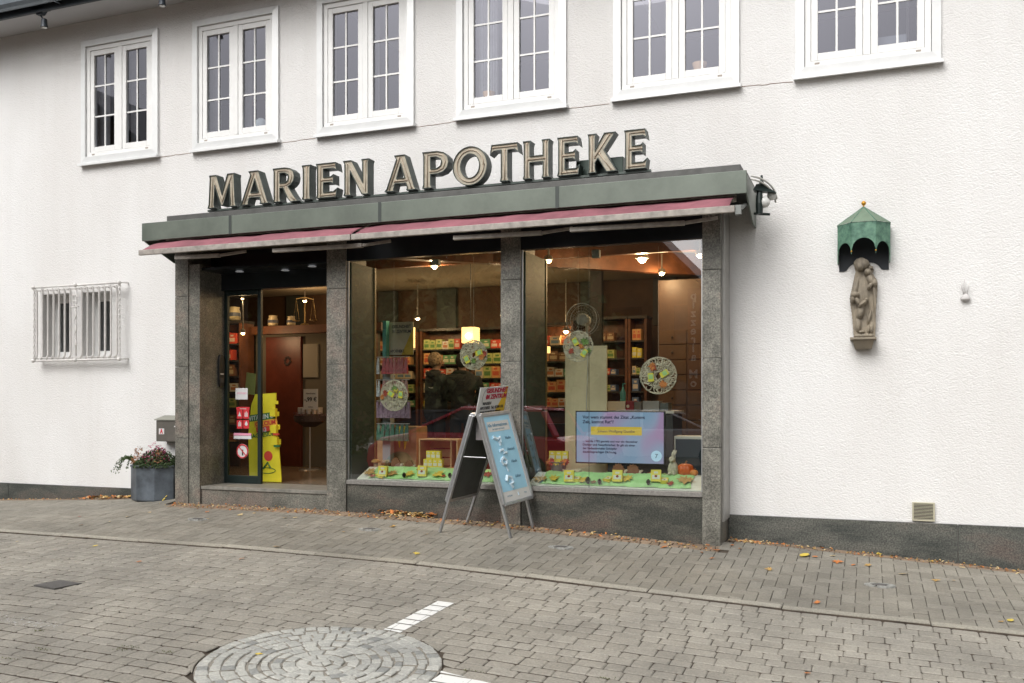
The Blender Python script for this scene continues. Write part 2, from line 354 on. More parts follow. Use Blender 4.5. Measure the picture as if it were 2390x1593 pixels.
# road: rows parallel to the kerb, mixed stone lengths
mb = MB(); tn = []; y = KY0-.006; top_polys = []
row = 0
while y > -10.6:
    hgt = random.choice([.11,.12,.13,.14]); x = -13.6+random.random()*.15
    while x < 4.2:
        L = random.choice([.115,.13,.15,.17,.195])
        j = .0014; k_ = .0088; jit = lambda: random.uniform(-.0025,.0025)
        p = [(x+j+jit(), y-hgt+k_+jit()), (x+L-j+jit(), y-hgt+k_+jit()), (x+L-j+jit(), y-k_+jit()), (x+j+jit(), y-k_+jit())]
        x += L
        d = [math.hypot(a-CIR[0], b-CIR[1]) for a, b in p]
        if min(d) < CIR[2]:
            q = [(a, b) if e >= CIR[2]+.008 else (CIR[0]+(a-CIR[0])*(CIR[2]+.008)/max(e,.01), CIR[1]+(b-CIR[1])*(CIR[2]+.008)/max(e,.01)) for (a, b), e in zip(p, d)]
            if max(d) < CIR[2]+.03: continue
            A = sum(q[i][0]*q[(i+1)%4][1]-q[(i+1)%4][0]*q[i][1] for i in range(4))/2
            if A < .002: continue
            p = q
        top_polys.append(p)
        pr = []                                   # worn, rounded corners
        for i in range(4):
            (ax_, ay_), (bx_, by_), (cx2, cy2) = p[i-1], p[i], p[(i+1)%4]; cc = random.uniform(.004,.010)
            d1 = math.hypot(ax_-bx_, ay_-by_)+1e-6; d2 = math.hypot(cx2-bx_, cy2-by_)+1e-6; cc = min(cc, d1*.4, d2*.4)
            pr += [(bx_+(ax_-bx_)*cc/d1, by_+(ay_-by_)*cc/d1), (bx_+(cx2-bx_)*cc/d2, by_+(cy2-by_)*cc/d2)]
        add_block(mb, tn, pr, dz=0, ch=.0055, tone=random.betavariate(1.4,1.4))
    y -= hgt; row += 1
finish_blocks(mb, tn, 'road', ROADM)
# pavement: 90 degree herringbone of 20 x 10 pavers
mb = MB(); tn = []; a = .1; j = .0022
def strip_lo(x): return -2.13
def strip_hi(x): return -.73 if -7.66 < x < -1.28 else -.215
covers = [gp(455,1193), gp(850,1216), gp(1288,1257), gp(2020,1345)]
for i in range(-14, 260):
    for v in range(-60, 60):
        for (ox, oy, wx, wy) in ((0,0,2,1),(2,-1,1,2)):
            X0 = -13.6+(i+4*v+ox)*a; Y0 = -2.13+(i+oy)*a - 0.0
            X1 = X0+wx*a; Y1 = Y0+wy*a
            if X1 < -13.6 or X0 > 4.1: continue
            lo, hi = -2.13, strip_hi((X0+X1)/2)
            Y0c, Y1c = max(Y0, lo), min(Y1, hi)
            if Y1c-Y0c < .02: continue
            add_block(mb, tn, [(X0+.0017,Y0c+.0042),(X1-.0017,Y0c+.0042),(X1-.0017,Y1c-.0042),(X0+.0017,Y1c-.0042)], dz=.0, ch=.0035)
finish_blocks(mb, tn, 'pavement', PAVEM)
# rows of small brown bricks where the paving meets the building
mb = MB(); tn = []
def brick_rows(x0, x1, yf, yb, n):
    hh = (yb-yf)/n
    for r in range(n):
        x = x0+random.random()*.1
        while x < x1:
            L = random.uniform(.07,.12)
            y0 = yf+r*hh; jj = .004
            add_block(mb, tn, [(x+jj,y0+jj),(min(x+L,x1)-jj,y0+jj+random.uniform(-.004,.004)),(min(x+L,x1)-jj,y0+hh-jj),(x+jj,y0+hh-jj)], ch=.005, dz=random.uniform(-.003,.001))
            x += L
brick_rows(-13.6, -7.66, -.215, -.03, 3); brick_rows(-7.66, -1.28, -.73, -.51, 3); brick_rows(-1.28, 4.1, -.215, -.03, 3)
finish_blocks(mb, tn, 'pavement_edging', BRICKM)
# kerb
mb = MB(); tn = []; x = -13.6
while x < 4.1:
    add_block(mb, tn, [(x+.004,KY0+.004),(x+.996,KY0+.004),(x+.996,KY1),(x+.004,KY1)], dz=.014, ch=.008, th=.06)
    # subdivide along the slope is not needed: the kerb stones are straight
    x += 1.0
finish_blocks(mb, tn, 'kerb', KERBM)
# round panel of granite setts
mb = MB(); tn = []
disc = MB(); N = 48
vs = [(CIR[0], CIR[1], gz(CIR[0], CIR[1])-.005)]+[(CIR[0]+CIR[2]*math.cos(t*2*math.pi/N), CIR[1]+CIR[2]*math.sin(t*2*math.pi/N), gz(CIR[0]+CIR[2]*math.cos(t*2*math.pi/N), CIR[1]+CIR[2]*math.sin(t*2*math.pi/N))-.005) for t in range(N)]
disc.add(vs, [(0, 1+t, 1+(t+1)%N) for t in range(N)])
tag(disc.build('sett_panel_bed', MORTM, origin=(0,0,0)), kind='structure')
r = CIR[2]
while r > .035:
    rw = random.uniform(.056,.080) if r < CIR[2]-.01 else .08
    n = max(3, int(2*math.pi*max(.01,r-rw/2)/random.uniform(.070,.095))); off = random.random()
    for i in range(n):
        w1 = random.uniform(-.12,.12)
        t0 = (i+off)/n*2*math.pi; t1 = (i+1+off)/n*2*math.pi-.010/max(r,.1)
        ro = r-.004+random.uniform(-.009,.004); ri = r-rw+.0045+random.uniform(-.007,.008)
        jt = lambda: random.uniform(-.11,.11)*(t1-t0)
        pp = [(CIR[0]+q*math.cos(t), CIR[1]+q*math.sin(t)) for q, t in ((ri,t0+jt()),(ro,t0+jt()),(ro+.001,(t0+t1)/2),(ro,t1+jt()),(ri,t1+jt()))]
        add_block(mb, tn, pp, dz=.004+random.uniform(-.003,.003), ch=.005, tone=(0.0 if random.random() < .09 else random.uniform(.55,1)))
    r -= rw
finish_blocks(mb, tn, 'sett_panel', COBM, jm=MORTM)
# painted dashes that follow the block tops
def clip(poly, rect):
    out = poly
    for k in range(4):
        (ax, ay), (bx, by) = rect[k], rect[(k+1)%4]; nw = []
        ins = lambda p: (bx-ax)*(p[1]-ay)-(by-ay)*(p[0]-ax) >= 0
        for i in range(len(out)):
            p, q = out[i-1], out[i]; ip, iq = ins(p), ins(q)
            if ip != iq:
                d1 = (bx-ax)*(p[1]-ay)-(by-ay)*(p[0]-ax); d2 = (bx-ax)*(q[1]-ay)-(by-ay)*(q[0]-ax); t = d1/(d1-d2)
                nw.append((p[0]+(q[0]-p[0])*t, p[1]+(q[1]-p[1])*t))
            if iq: nw.append(q)
        out = nw
        if not out: return []
    return out
def marking(rect, m, name='road_marking'):
    s = MB()
    for p in top_polys:
        if abs(p[0][0]-rect[0][0]) > 2 or abs(p[0][1]-rect[0][1]) > 2: continue
        c = clip(p, rect)
        if len(c) > 2: s.add([(x, y, gz(x, y)+.0042) for x, y in c], [tuple(range(len(c)))])
    if s.v: tag(s.build(name, m, origin=(0,0,0)), kind='structure')
marking([(-2.945,-3.97),(-2.815,-3.97),(-2.795,-3.15),(-2.925,-3.15)], PAINTM)
marking([(-2.28,-5.4),(-1.2,-5.4),(-1.45,-4.62),(-2.28,-4.47)], PAINTM)
marking([(-6.1,-4.78),(-4.9,-4.78),(-4.9,-4.62),(-6.1,-4.62)], PAINTF)
# dark square cover in the road, small water valve covers in the pavement
COVM = mat('dark cast iron', (.10,.095,.09), .6, .3, bump=.4, bscale=90)
c = gp(133,1343); s = MB()
s.prismz([(c.x-.14,c.y-.10),(c.x+.12,c.y-.14),(c.x+.15,c.y+.09),(c.x-.11,c.y+.12)], c.z-.01, c.z+.008)
tag(s.build('utility_cover', COVM), 'dark square iron cover set in the road blocks at the left', 'utility cover')
for i, c in enumerate(covers):
    c = c+Vector((0,0,.005))
    t = thing('valve_cover', ['small oval valve cover in a pale sett ring before the shop door', 'small oval valve cover in a pale ring left of the A-board', 'small oval valve cover in a pale ring right of the A-board', 'small oval valve cover in a pale ring below the wall vent'][i], 'valve cover', c, 'valve covers in the pavement')
    s = MB(); s.lathe([(.045,-.01),(.055,.003),(.05,.007),(.0,.007)], c, 14, 1.1, .75); s.build('lid', COVM, t)
    s = MB()
    for k in range(7):
        a0 = k/7*6.28; s.hexa([c+Vector((q*math.cos(u)*1.15, q*math.sin(u)*.72, zz)) for zz in (-.012,.004) for q, u in ((.068,a0),(.105,a0+.06),(.105,a0+.74),(.068,a0+.76))])
    s.build('sett_ring', mat('pale setts', (.30,.30,.28), .8, var=.25, vscale=30) if i == 0 else bpy.data.materials['pale setts'], t)

# ================================================================ BUILDING
B = thing('pharmacy_building', 'long white rough-cast building with a granite pharmacy shopfront and six upper windows', 'building', (-4.5, 0, .3))
def holed(mb, x0, x1, z0, z1, holes, yf, yb):
    X = sorted(set([x0,x1]+[h for q in holes for h in q[:2]])); Z = sorted(set([z0,z1]+[h for q in holes for h in q[2:]]))
    def solid(i, j):
        if i < 0 or j < 0 or i >= len(X)-1 or j >= len(Z)-1: return False
        cx_, cz_ = (X[i]+X[i+1])/2, (Z[j]+Z[j+1])/2
        return not any(h[0] < cx_ < h[1] and h[2] < cz_ < h[3] for h in holes)
    for i in range(len(X)-1):
        for j in range(len(Z)-1):
            if not solid(i, j): continue
            a_, b_, c_, d_ = X[i], X[i+1], Z[j], Z[j+1]
            mb.quad((a_,yf,c_),(b_,yf,c_),(b_,yf,d_),(a_,yf,d_)); mb.quad((b_,yb,c_),(a_,yb,c_),(a_,yb,d_),(b_,yb,d_))
            if not solid(i-1,j): mb.quad((a_,yf,c_),(a_,yf,d_),(a_,yb,d_),(a_,yb,c_))
            if not solid(i+1,j): mb.quad((b_,yf,c_),(b_,yb,c_),(b_,yb,d_),(b_,yf,d_))
            if not solid(i,j-1): mb.quad((a_,yf,c_),(a_,yb,c_),(b_,yb,c_),(b_,yf,c_))
            if not solid(i,j+1): mb.quad((a_,yf,d_),(b_,yf,d_),(b_,yb,d_),(a_,yb,d_))
WX0 = [-9.604,-7.80,-6.003,-4.22,-2.447,-.655]; WWD = 1.262
holes = [(x+.06, x+WWD-.06, 4.76, 6.23) for x in WX0]
SWX = (-10.32,-9.13, 2.17, 3.02)
holes.append((SWX[0],-9.80,SWX[2],SWX[3])); holes.append((-9.62,SWX[1],SWX[2],SWX[3]))
holes.append((-7.62,-1.33,-.5,3.42))
mb = MB(); holed(mb, -16, 5.2, -.6, 6.9, holes, 0, .3)
mb.build('wall', STUCCO, B)
# back and sides of the house so it stands as a building
mb = MB(); mb.box(-16,5.2,7.6,7.9,-.6,6.9); mb.box(-16.0,-15.7,.302,7.598,-.6,6.9); mb.box(4.9,5.2,.302,7.598,-.6,6.9)
mb.build('rear_walls', STUCCO, B)
# plinth
mb = MB()
for a_, b_, top in ((-16,-13.2,.485),(-13.196,-10.9,.485),(-10.896,-7.66,.485),(-1.29,.742,.487),(.746,5.2,.487)):
    mb = MB(); mb.box(a_, b_, -.028, -.002, -.5, top); mb.build('plinth', GRAN_P, B, bevel=.003)

# eaves: soffit, gutter, roof
mb = MB(); mb.box(-16.3,5.5,-.52,7.9,6.56,6.62); mb.build('soffit', SOFSHADE, B)
mb = MB(); mb.prism([(0,0)]*0 or [(-16.3,6.50),(5.5,6.50),(5.5,6.635),(-16.3,6.635)], -.56, -.522); mb.build('fascia_board', NAVY, B)
mb = MB()
pf = [(-.56,6.66),(-.57,6.60),(-.60,6.56),(-.64,6.545),(-.68,6.56),(-.705,6.60),(-.715,6.67),(-.725,6.67)]
for i in range(len(pf)-1):
    (a_, b_), (c_, d_) = pf[i], pf[i+1]; mb.quad((-16.3,a_,b_),(5.5,a_,b_),(5.5,c_,d_),(-16.3,c_,d_))
for xx in [-16+1.1*i for i in range(20)]: mb.box(xx, xx+.03, -.73, -.55, 6.535, 6.543)
mb.build('gutter', mat('blue grey zinc gutter', (.20,.23,.26), .4, .6, var=.1), B, smooth=True)
mb = MB(); TILE = mat('pale grey roof tiles', (.42,.42,.42), .7, var=.2, vscale=4)
n = 12
for i in range(n):
    y0 = -.66+i*.36; z0 = 6.70+i*.25; mb.hexa([(-16.4,y0,z0),(5.6,y0,z0),(5.6,y0+.40,z0+.25),(-16.4,y0+.40,z0+.25),(-16.4,y0,z0+.035),(5.6,y0,z0+.035),(5.6,y0+.40,z0+.285),(-16.4,y0+.40,z0+.285)])
for i in range(95):
    x = -16.3+i*.232; mb.tube([(x,-.66,6.745),(x,-.66+n*.36,6.745+n*.25)], .03, 6)
mb.hexa([(-16.4,3.66,9.7),(5.6,3.66,9.7),(5.6,8.3,6.6),(-16.4,8.3,6.6),(-16.4,3.66,9.76),(5.6,3.66,9.76),(5.6,8.3,6.66),(-16.4,8.3,6.66)])
mb.build('roof', TILE, B)
# hairline joint in the render at sill height
mb = MB()
for i in range(5):
    pts = []; x = WX0[i]+WWD+.02
    while x < WX0[i+1]-.02: pts.append((x, -.001, 4.668+random.uniform(-.004,.004)+.006*math.sin(x*3))); x += .04
    mb = MB(); mb.tube(pts, .0035, 4); mb.build('joint_line', bpy.data.materials.get('rusty crack') or mat('rusty crack', (.28,.19,.14), .9), B)
# ---- upper windows
def window(x0, curtain):
    z0, z1 = 4.70, 6.292; x1 = x0+WWD
    W = MB()     # mitred outer surround, standing proud of the render
    o_, i_ = 0.0, .075
    def ringf(a, b, yf, ya, yb, mb_):
        # bevelled ring between inset a and inset b; front at ya (outer) and yb (inner)
        P = lambda q, y: [(x0+q,y,z0+q*.95),(x1-q,y,z0+q*.95),(x1-q,y,z1-q),(x0+q,y,z1-q)]
        A, A2, Bq, B2 = P(a,yf), P(a,ya), P(b,yb), P(b,yf)
        mb_.add(A+A2+Bq+B2, [f for k in range(4) for f in ((k,(k+1)%4,4+(k+1)%4,4+k),(4+k,4+(k+1)%4,8+(k+1)%4,8+k),(8+k,8+(k+1)%4,12+(k+1)%4,12+k))])
    ringf(0, .078, .0, -.032, -.040, W)
    w_ = W.build('window', WHITE2, B)
    s = MB(); ringf(.082, .135, .05, -.012, -.012, s); s.box(x0+.60,x0+.665,-.010,.05,z0+.13,z1-.137); s.build('frame', WHITE, w_, bevel=.003)
    for (a, b) in ((x0+.137, x0+.597), (x0+.668, x1-.137)):
        s = MB(); t = .062; za, zb = z0+.132, z1-.140; yf, yb = -.004, .045
        s.box(a,a+t,yf,yb,za,zb); s.box(b-t,b,yf,yb,za,zb); s.box(a+t,b-t,yf+.0005,yb,za,za+t+.008); s.box(a+t,b-t,yf+.0005,yb,zb-t,zb)
        s.build('sash', WHITE, w_, bevel=.004)
        s = MB(); s.quad((a+t,.022,za+t+.008),(b-t,.022,za+t+.008),(b-t,.022,zb-t),(a+t,.022,zb-t)); s.build('pane', G_UP, w_)
        s = MB(); mx_ = (a+b)/2; s.box(mx_-.0095,mx_+.0095,.012,.021,za+t+.008,zb-t)
        hh = (zb-t-za-t-.008)/3
        for q in (1,2): zz = za+t+.008+hh*q; s.box(a+t,mx_-.0096,.0125,.0208,zz-.0095,zz+.0095); s.box(mx_+.0096,b-t,.0125,.0208,zz-.0095,zz+.0095)
        s.build('muntins', WHITE, w_)
    s = MB(); s.hexa([(x0-.02,-.075,z0-.045),(x1+.02,-.075,z0-.045),(x1+.02,-.0,z0-.03),(x0-.02,-.0,z0-.03),(x0-.02,-.075,z0-.012),(x1+.02,-.075,z0-.012),(x1+.02,-.0,z0+.008),(x0-.02,-.0,z0+.008)])
    s.build('sill', WHITE2, w_, bevel=.003)
    for q in (x0+.17, x1-.21): s = MB(); s.box(q, q+.045, -.0135, -.0121, z0+.094, z0+.112); s.build('drain_slot', bpy.data.materials.get('drain slot') or mat('drain slot', (.35,.31,.27), .6), w_)
    s = MB(); CURT = bpy.data.materials.get('pale net curtain') or mat('pale net curtain', (.42,.42,.42), .9, var=.1, vscale=30)
    for (a, b) in curtain:
        n = 30; pts = [(a+(b-a)*i/n, .16+.018*math.sin(i*1.9)) for i in range(n+1)]
        for i in range(n): s.quad((*pts[i],4.78),(*pts[i+1],4.78),(*pts[i+1],6.25),(*pts[i],6.25))
    if s.v: s.build('curtain', CURT, w_)
for i, x in enumerate(WX0):
    window(x, [[(x+.12,x+.3),(x+.66,x+.75)],[(x+.1,x+.28),(x+.62,x+.74)],[(x+.6,x+.72)],[(x+.1,x+.42)],[],[(x+.98,x+1.0)]][i])
# dark rooms behind the upper windows
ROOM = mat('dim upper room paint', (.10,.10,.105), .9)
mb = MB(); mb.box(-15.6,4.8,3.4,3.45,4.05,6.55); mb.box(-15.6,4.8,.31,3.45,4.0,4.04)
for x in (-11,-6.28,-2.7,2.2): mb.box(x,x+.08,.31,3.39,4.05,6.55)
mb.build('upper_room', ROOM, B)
# ---- small barred window: two deep reveals with frames
for (a, b) in ((SWX[0],-9.80),(-9.62,SWX[1])):
    f = MB(); q = .045; yf, yb = .20, .25; z0, z1 = SWX[2], SWX[3]
    q = .07; f.box(a,a+q,yf,yb,z0,z1); f.box(b-q,b,yf,yb,z0,z1); f.box(a+q,b-q,yf,yb,z0,z0+q+.02); f.box(a+q,b-q,yf,yb,z1-q-.03,z1)
    ww = f.build('barred_window', WHITE, B, bevel=.003)
    s = MB(); s.quad((a+q,.23,z0+q),(b-q,.23,z0+q),(b-q,.23,z1-q),(a+q,.23,z1-q)); s.build('pane', glass('small window glass', (.7,.75,.75), .2), ww)
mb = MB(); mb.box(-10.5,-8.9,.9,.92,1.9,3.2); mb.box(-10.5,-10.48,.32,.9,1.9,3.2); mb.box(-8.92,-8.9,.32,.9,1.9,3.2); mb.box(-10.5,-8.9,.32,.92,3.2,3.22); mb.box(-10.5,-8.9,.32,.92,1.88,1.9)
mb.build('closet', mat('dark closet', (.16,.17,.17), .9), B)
# wrought iron grille, white
WI = mat('white painted wrought iron', (.68,.66,.64), .5, var=.08, vscale=15)
p0, p1 = at(80,657,-.11), at(277,645,-.11); gx0, gx1 = p0.x, p1.x; gz0, gz1 = 2.13, 3.10
gr = thing('window_grille', 'white wrought iron grille of twisted bars over the small window', 'window grille', ((gx0+gx1)/2, 0, gz0))
pass
for zz in (gz0,gz1):
    s = MB(); s.tube([(gx0,-.12,zz),(gx1,-.12,zz)], .015, 8)
    for x in (gx0,(gx0+gx1)/2,gx1): s.ball((x,-.135,zz), .028, 10, 6); s.tube([(x+.01,-.12,zz),(x+.02,.0,zz+.01)], .010, 6)
    s.build('rail', WI, gr, smooth=True)
n = 15; s = MB()
for i in range(n):
    x = gx0+.05+(gx1-gx0-.1)*i/(n-1)
    if i == 7: continue
    s2 = MB(); s2.tube([(x-.022,-.125,gz1-.055),(x+.004,-.145,gz1-.035),(x+.0,-.12,gz1-.075),(x,-.12,gz0+.075),(x-.004,-.12,gz0+.06),(x-.022,-.13,gz0+.02)], .0145, 6); s2.build('bar', WI, gr, smooth=True)
for x in (gx0+.005, gx1-.005):
    s = MB()
    for ph in (0, math.pi): s.tube([(x+.009*math.cos(ph+k*.7), -.12+.009*math.sin(ph+k*.7), gz0+.02+(gz1-gz0-.04)*k/60) for k in range(61)], .007, 5)
    s.build('twisted_bar', WI, gr, smooth=True)
s = MB()
for zz in (gz1-.045, gz0+.03):
    for ph in (0, math.pi): s.tube([(gx0+.02+(gx1-gx0-.04)*k/120, -.12+.010*math.sin(ph+k*.8), zz+.010*math.cos(ph+k*.8)) for k in range(121)], .006, 5)
s.build('twisted_rail', WI, gr, smooth=True)
xm = gx0+.05+(gx1-gx0-.1)*.5; s = MB()
s.tube([(xm,-.12,gz1-.05),(xm,-.12,gz0+.05)], .007, 6)
s.tube([(xm-.06*0+.022*math.sin(k*.55), -.135, gz0+.18+k*.016) for k in range(30)], .006, 5)
s.tube([(xm+.045*math.cos(u), -.14, gz1-.17+.045*math.sin(u)) for u in [k*.35 for k in range(14)]], .006, 5)
s.tube([(xm+.03*math.cos(u), -.14, gz1-.24+.03*math.sin(u)) for u in [k*.4 for k in range(12)]], .006, 5)
s.tube([(xm-.075,-.14,gz1-.285),(xm+.065,-.14,gz1-.28)], .007, 6)
s.build('ornament', WI, gr, smooth=True)

# ================================================================ SHOPFRONT (parts of the building)
PF = -.5
def pillar(x0, x1, z1, nm='pillar', yb=-.06, joints=(1.16,2.0,2.83)):
    s = MB(); zz = [gz(x0,-.5)-.15]+[j for j in joints if j < z1]+[z1]
    for a_, b_ in zip(zz, zz[1:]): s.box(x0, x1, PF, yb, a_+.002, b_-.002)
    return s.build(nm, GRANITE, B, bevel=.004)
pillar(-7.654,-7.462,3.46, yb=-.002)
pillar(-5.569,-5.325,3.46)
pillar(-3.504,-3.29,3.46)
pillar(-1.463,-1.294,3.46, yb=-.002)
s = MB(); s.box(-1.2935,-1.275,-.40,-.03,.46,3.44); s.build('corner_strip', mat('worn grey aluminium strip', (.38,.37,.35), .45, .4, var=.1), B)
s = MB(); s.box(-7.461,-7.305,-.485,0,.30,3.2)
o = s.build('door_jamb', GRANITE, B)
# base panels + sills
for (a_, b_) in ((-5.324,-3.505),(-3.289,-1.464)):
    s = MB(); s.box(a_,b_,-.478,-.30,-.1,.69); s.build('base_panel', GRAN_D, B, bevel=.003)
    s = MB(); s.box(a_,b_,-.497,-.40,.692,.738); s.build('shop_sill', SILLM, B, bevel=.004)
# door step
s = MB(); s.box(-7.304,-5.571,-.455,-.0,.2,.565); s.box(-7.461,-7.3045,-.4551,-.3,.2,.5655); s.build('step', GRANITE, B, bevel=.004)
s = MB(); s.box(-7.304,-5.571,-.47,.12,.5655,.605); s.build('threshold', mat('worn step slab', (.20,.19,.165), .5, var=.25, vscale=12), B, bevel=.004)
# black header zone behind the awning
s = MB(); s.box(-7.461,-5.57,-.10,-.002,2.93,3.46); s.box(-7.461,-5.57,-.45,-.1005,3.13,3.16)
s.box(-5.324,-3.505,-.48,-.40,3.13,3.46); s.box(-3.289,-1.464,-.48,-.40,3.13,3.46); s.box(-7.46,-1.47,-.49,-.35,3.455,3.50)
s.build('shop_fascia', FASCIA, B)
s = MB(); LENS = mat('dim downlight lens', (.5,.5,.48), .3, emit=(.8,.85,.9), estr=.12)
# glass
for (a_, b_) in ((-5.322,-3.506),(-3.287,-1.466)):
    s = MB(); s.quad((a_,-.455,.739),(b_,-.455,.739),(b_,-.455,3.128),(a_,-.455,3.128)); f = s.build('shop_window', G_SHOP, B)
    s = MB(); s.box(a_,a_+.012,-.462,-.445,.74,3.128); s.box(b_-.012,b_,-.462,-.445,.74,3.128); s.build('glazing_bar', ALU, f)
s = MB(); mjx = atx(1385,-.455); s.box(-2.585,-2.581,-.4515,-.4475,.739,3.128); s.build('glass_joint', BLACK, B)
# downlights over the door
for k, (dx, dy) in enumerate(((550,627),(655,637),(717,616))):
    p = at(dx, dy, (-.28,-.17,-.33)[k]); s = MB(); s.lathe([(.045,0),(.05,.004),(.035,.010),(.03,.02)], (p.x, p.y, 3.115), 16)
    s.build('downlight', [LENS], B)
# sliding door leaf, glazed
dl = MB(); a_, b_ = -7.300, -6.765; y0, y1 = -.055,-.015; z0, z1 = .606, 2.93
dl.box(a_,a_+.05,y0,y1,z0,z1); dl.box(b_-.05,b_,y0,y1,z0,z1); dl.box(a_+.05,b_-.05,y0,y1,z0,z0+.095); dl.box(a_+.05,b_-.05,y0,y1,z1-.06,z1)
door = dl.build('sliding_door', DARK, B, bevel=.004)
s = MB(); s.quad((a_+.05,-.035,z0+.09),(b_-.05,-.035,z0+.09),(b_-.05,-.035,z1-.06),(a_+.05,-.035,z1-.06)); s.build('pane', G_DOOR, door)
WPAP = mat('white sticker', (.62,.62,.62), .5); REDP = mat('red print', (.55,.03,.04), .5); PINKP = mat('pink print', (.75,.30,.42), .5)
def stick(nm, dx0, dy0, dx1, dy1, m, Y=-.0372, th=.001, parent=door):
    p = at(dx0,dy0,Y); q = at(dx1,dy1,Y); s = MB(); s.box(p.x,q.x,Y-th,Y,q.z,p.z); return s.build(nm, m, parent)
stick('sticker', 541,891,569,917, WPAP)
text(door, 'sticker_text', 'APOTHEKE', .034, PINKP, at(555,905,-.0385), sx=.85)
for (x0, y0, x1, y1) in ((544,940,557,961),(559,940,572,961),(544,964,557,984),(559,964,572,984)): stick('warning_sticker', x0,y0,x1,y1, REDP)
stick('sticker', 543,934,573,940.5, REDP, -.0373)
text(door, 'sticker_text', 'WIR BIETEN', .018, WPAP, at(558,939.5,-.0388), bold=.0003)
for k, (cx_, cy_) in enumerate(((550.5,950),(565.5,950),(550.5,972),(565.5,972))):
    p = at(cx_, cy_, -.0385); s = MB()
    if k == 0: s.prism([(p.x-.024,p.z-.03),(p.x+.024,p.z-.03),(p.x,p.z+.03)], -.039,-.038)
    elif k == 3: s.lathe([(.0,0),(.022,.012),(.02,.03),(.0,.06)], (p.x,p.y,p.z-.03), 8, 1, .05)
    else:
        for q in (-.016,0,.016): s.box(p.x+q-.005,p.x+q+.005,-.039,-.038,p.z-.035,p.z+.03-abs(q))
    s.build('pictogram', WPAP, door)
stick('sticker', 537,1000,577,1008, WPAP); stick('sticker', 537,994,577,1000, PINKP, -.0374)
p = at(557,1036,-.038); s = MB(); s.prism([(p.x+.088*math.cos(t*.262),p.z+.088*math.sin(t*.262)) for t in range(24)], -.0385,-.0375); s.build('prohibition_sticker', WPAP, door)
s = MB(); s.tube([(p.x+.078*math.cos(t*.262),-.039,p.z+.078*math.sin(t*.262)) for t in range(24)], .009, 5, closed=True); s.tube([(p.x-.055,-.039,p.z+.055),(p.x+.055,-.039,p.z-.055)], .007, 5); s.build('prohibition_ring', REDP, door)
s = MB(); s.box(p.x-.008,p.x+.012,-.0395,-.0386,p.z-.05,p.z+.02); s.build('pictogram', BLACK, door)
# intercom on the jamb (the jamb's right face)
iy = -.12; s = MB(); pts = []
zc_, hh, ww = 1.96, .20, .052
for t in range(20):
    u = t/20*2*math.pi; pts.append((iy+ww*math.copysign(abs(math.cos(u))**.6, math.cos(u)), zc_+hh*math.copysign(abs(math.sin(u))**.55, math.sin(u))))
vs = [(-7.303,y,z) for y,z in pts]+[(-7.278,y,z) for y,z in pts]; n = len(pts)
s.add(vs, [tuple(range(n)), tuple(range(2*n-1,n-1,-1))]+[(i,i+n,(i+1)%n+n,(i+1)%n) for i in range(n)])
ic = s.build('door_intercom', BLACK, bevel=.004); tag(ic, 'black oval intercom plate on the granite door jamb', 'intercom')
s = MB(); s.box(-7.2785,-7.2765,iy-.03,iy+.03,zc_-.045,zc_-.028); s.build('name_strip', WPAP, ic)
s = MB(); s.box(-7.2785,-7.276,iy-.03,iy+.03,zc_-.14,zc_-.08); s.build('speaker_grille', mat('dark grey plastic', (.05,.05,.055), .5), ic)

# ================================================================ CANOPY, AWNING, SIGN
cp = thing('entrance_canopy', 'long grey green sheet metal canopy running over the shopfront', 'canopy', (-4.5,-.4,3.45))
cx0, cx1, cyf = -7.92, -1.026, -.75
s = MB()
for a_, b_ in ((cx0,-6.68),(-6.672,-4.78),(-4.772,-2.83),(-2.822,cx1)):
    s.box(a_, b_, cyf, cyf+.03, 3.465, 3.672)
s.build('front_panel', COPPER, cp, bevel=.004)
s = MB()
for xx in (-6.676,-4.776,-2.826): s.box(xx-.005, xx+.005, cyf-.004, cyf-.001, 3.462, 3.675); s.box(xx+.0055, xx+.03, cyf-.0035, cyf-.001, 3.464, 3.674)
s.build('seam', mat('canopy seam', (.05,.06,.055), .5, .2), cp)
s = MB(); s.box(cx0+.005,cx1-.005,cyf+.032,-.002,3.64,3.668); s.build('top_sheet', CAPM, cp)
s = MB(); s.box(cx0+.25,cx1-.07,-.62,-.30,3.669,3.762); s.build('upper_step', CAPM, cp, bevel=.004)
s = MB(); s.box(cx0+.03,cx1-.03,-.70,-.002,3.52,3.545); s.build('underside', FASCIA, cp)  # near-black colour paints in the shade under the canopy
s = MB()
for xx in (cx0, cx1-.012): s.add([(xx+q,y,z) for q in (0,.012) for y,z in ((-.72,3.466),(-.22,3.28),(-.003,3.28),(-.003,3.64),(-.72,3.64))], [(0,1,2,3,4),(9,8,7,6,5)]+[(i,(i+1)%5,(i+1)%5+5,i+5) for i in range(5)])
s.build('end_panel', COPPER, cp)
aw = thing('awning', 'rolled-out strip of faded red awning with a weathered white front bar', 'awning', (-4.4,-.85,3.25))
ax0, axm, ax1 = -7.75, -4.95, -1.15
def cloth(x0, x1):
    s = MB(); n = 60; rows = [(-.60,3.475),(-.70,3.44),(-.80,3.405),(-.90,3.35),(-.955,3.315)]
    vs = []
    for j_, (yy, zz) in enumerate(rows):
        for i in range(n+1):
            x = x0+(x1-x0)*i/n; f = math.sin(math.pi*j_/4)
            vs.append((x+.02*(4-j_)*0, yy, zz+f*(.005*math.sin(x*4.1)+.004*math.sin(x*9.3+1)+.004*math.sin(x*17))))
    s.add(vs, [(j_*(n+1)+i,j_*(n+1)+i+1,(j_+1)*(n+1)+i+1,(j_+1)*(n+1)+i) for j_ in range(4) for i in range(n)])
    o = s.build('cloth', AWN, aw, smooth=True); m = o.modifiers.new('solid','SOLIDIFY'); m.thickness = .004
cloth(ax0+.02, axm-.05); cloth(axm+.0, ax1)
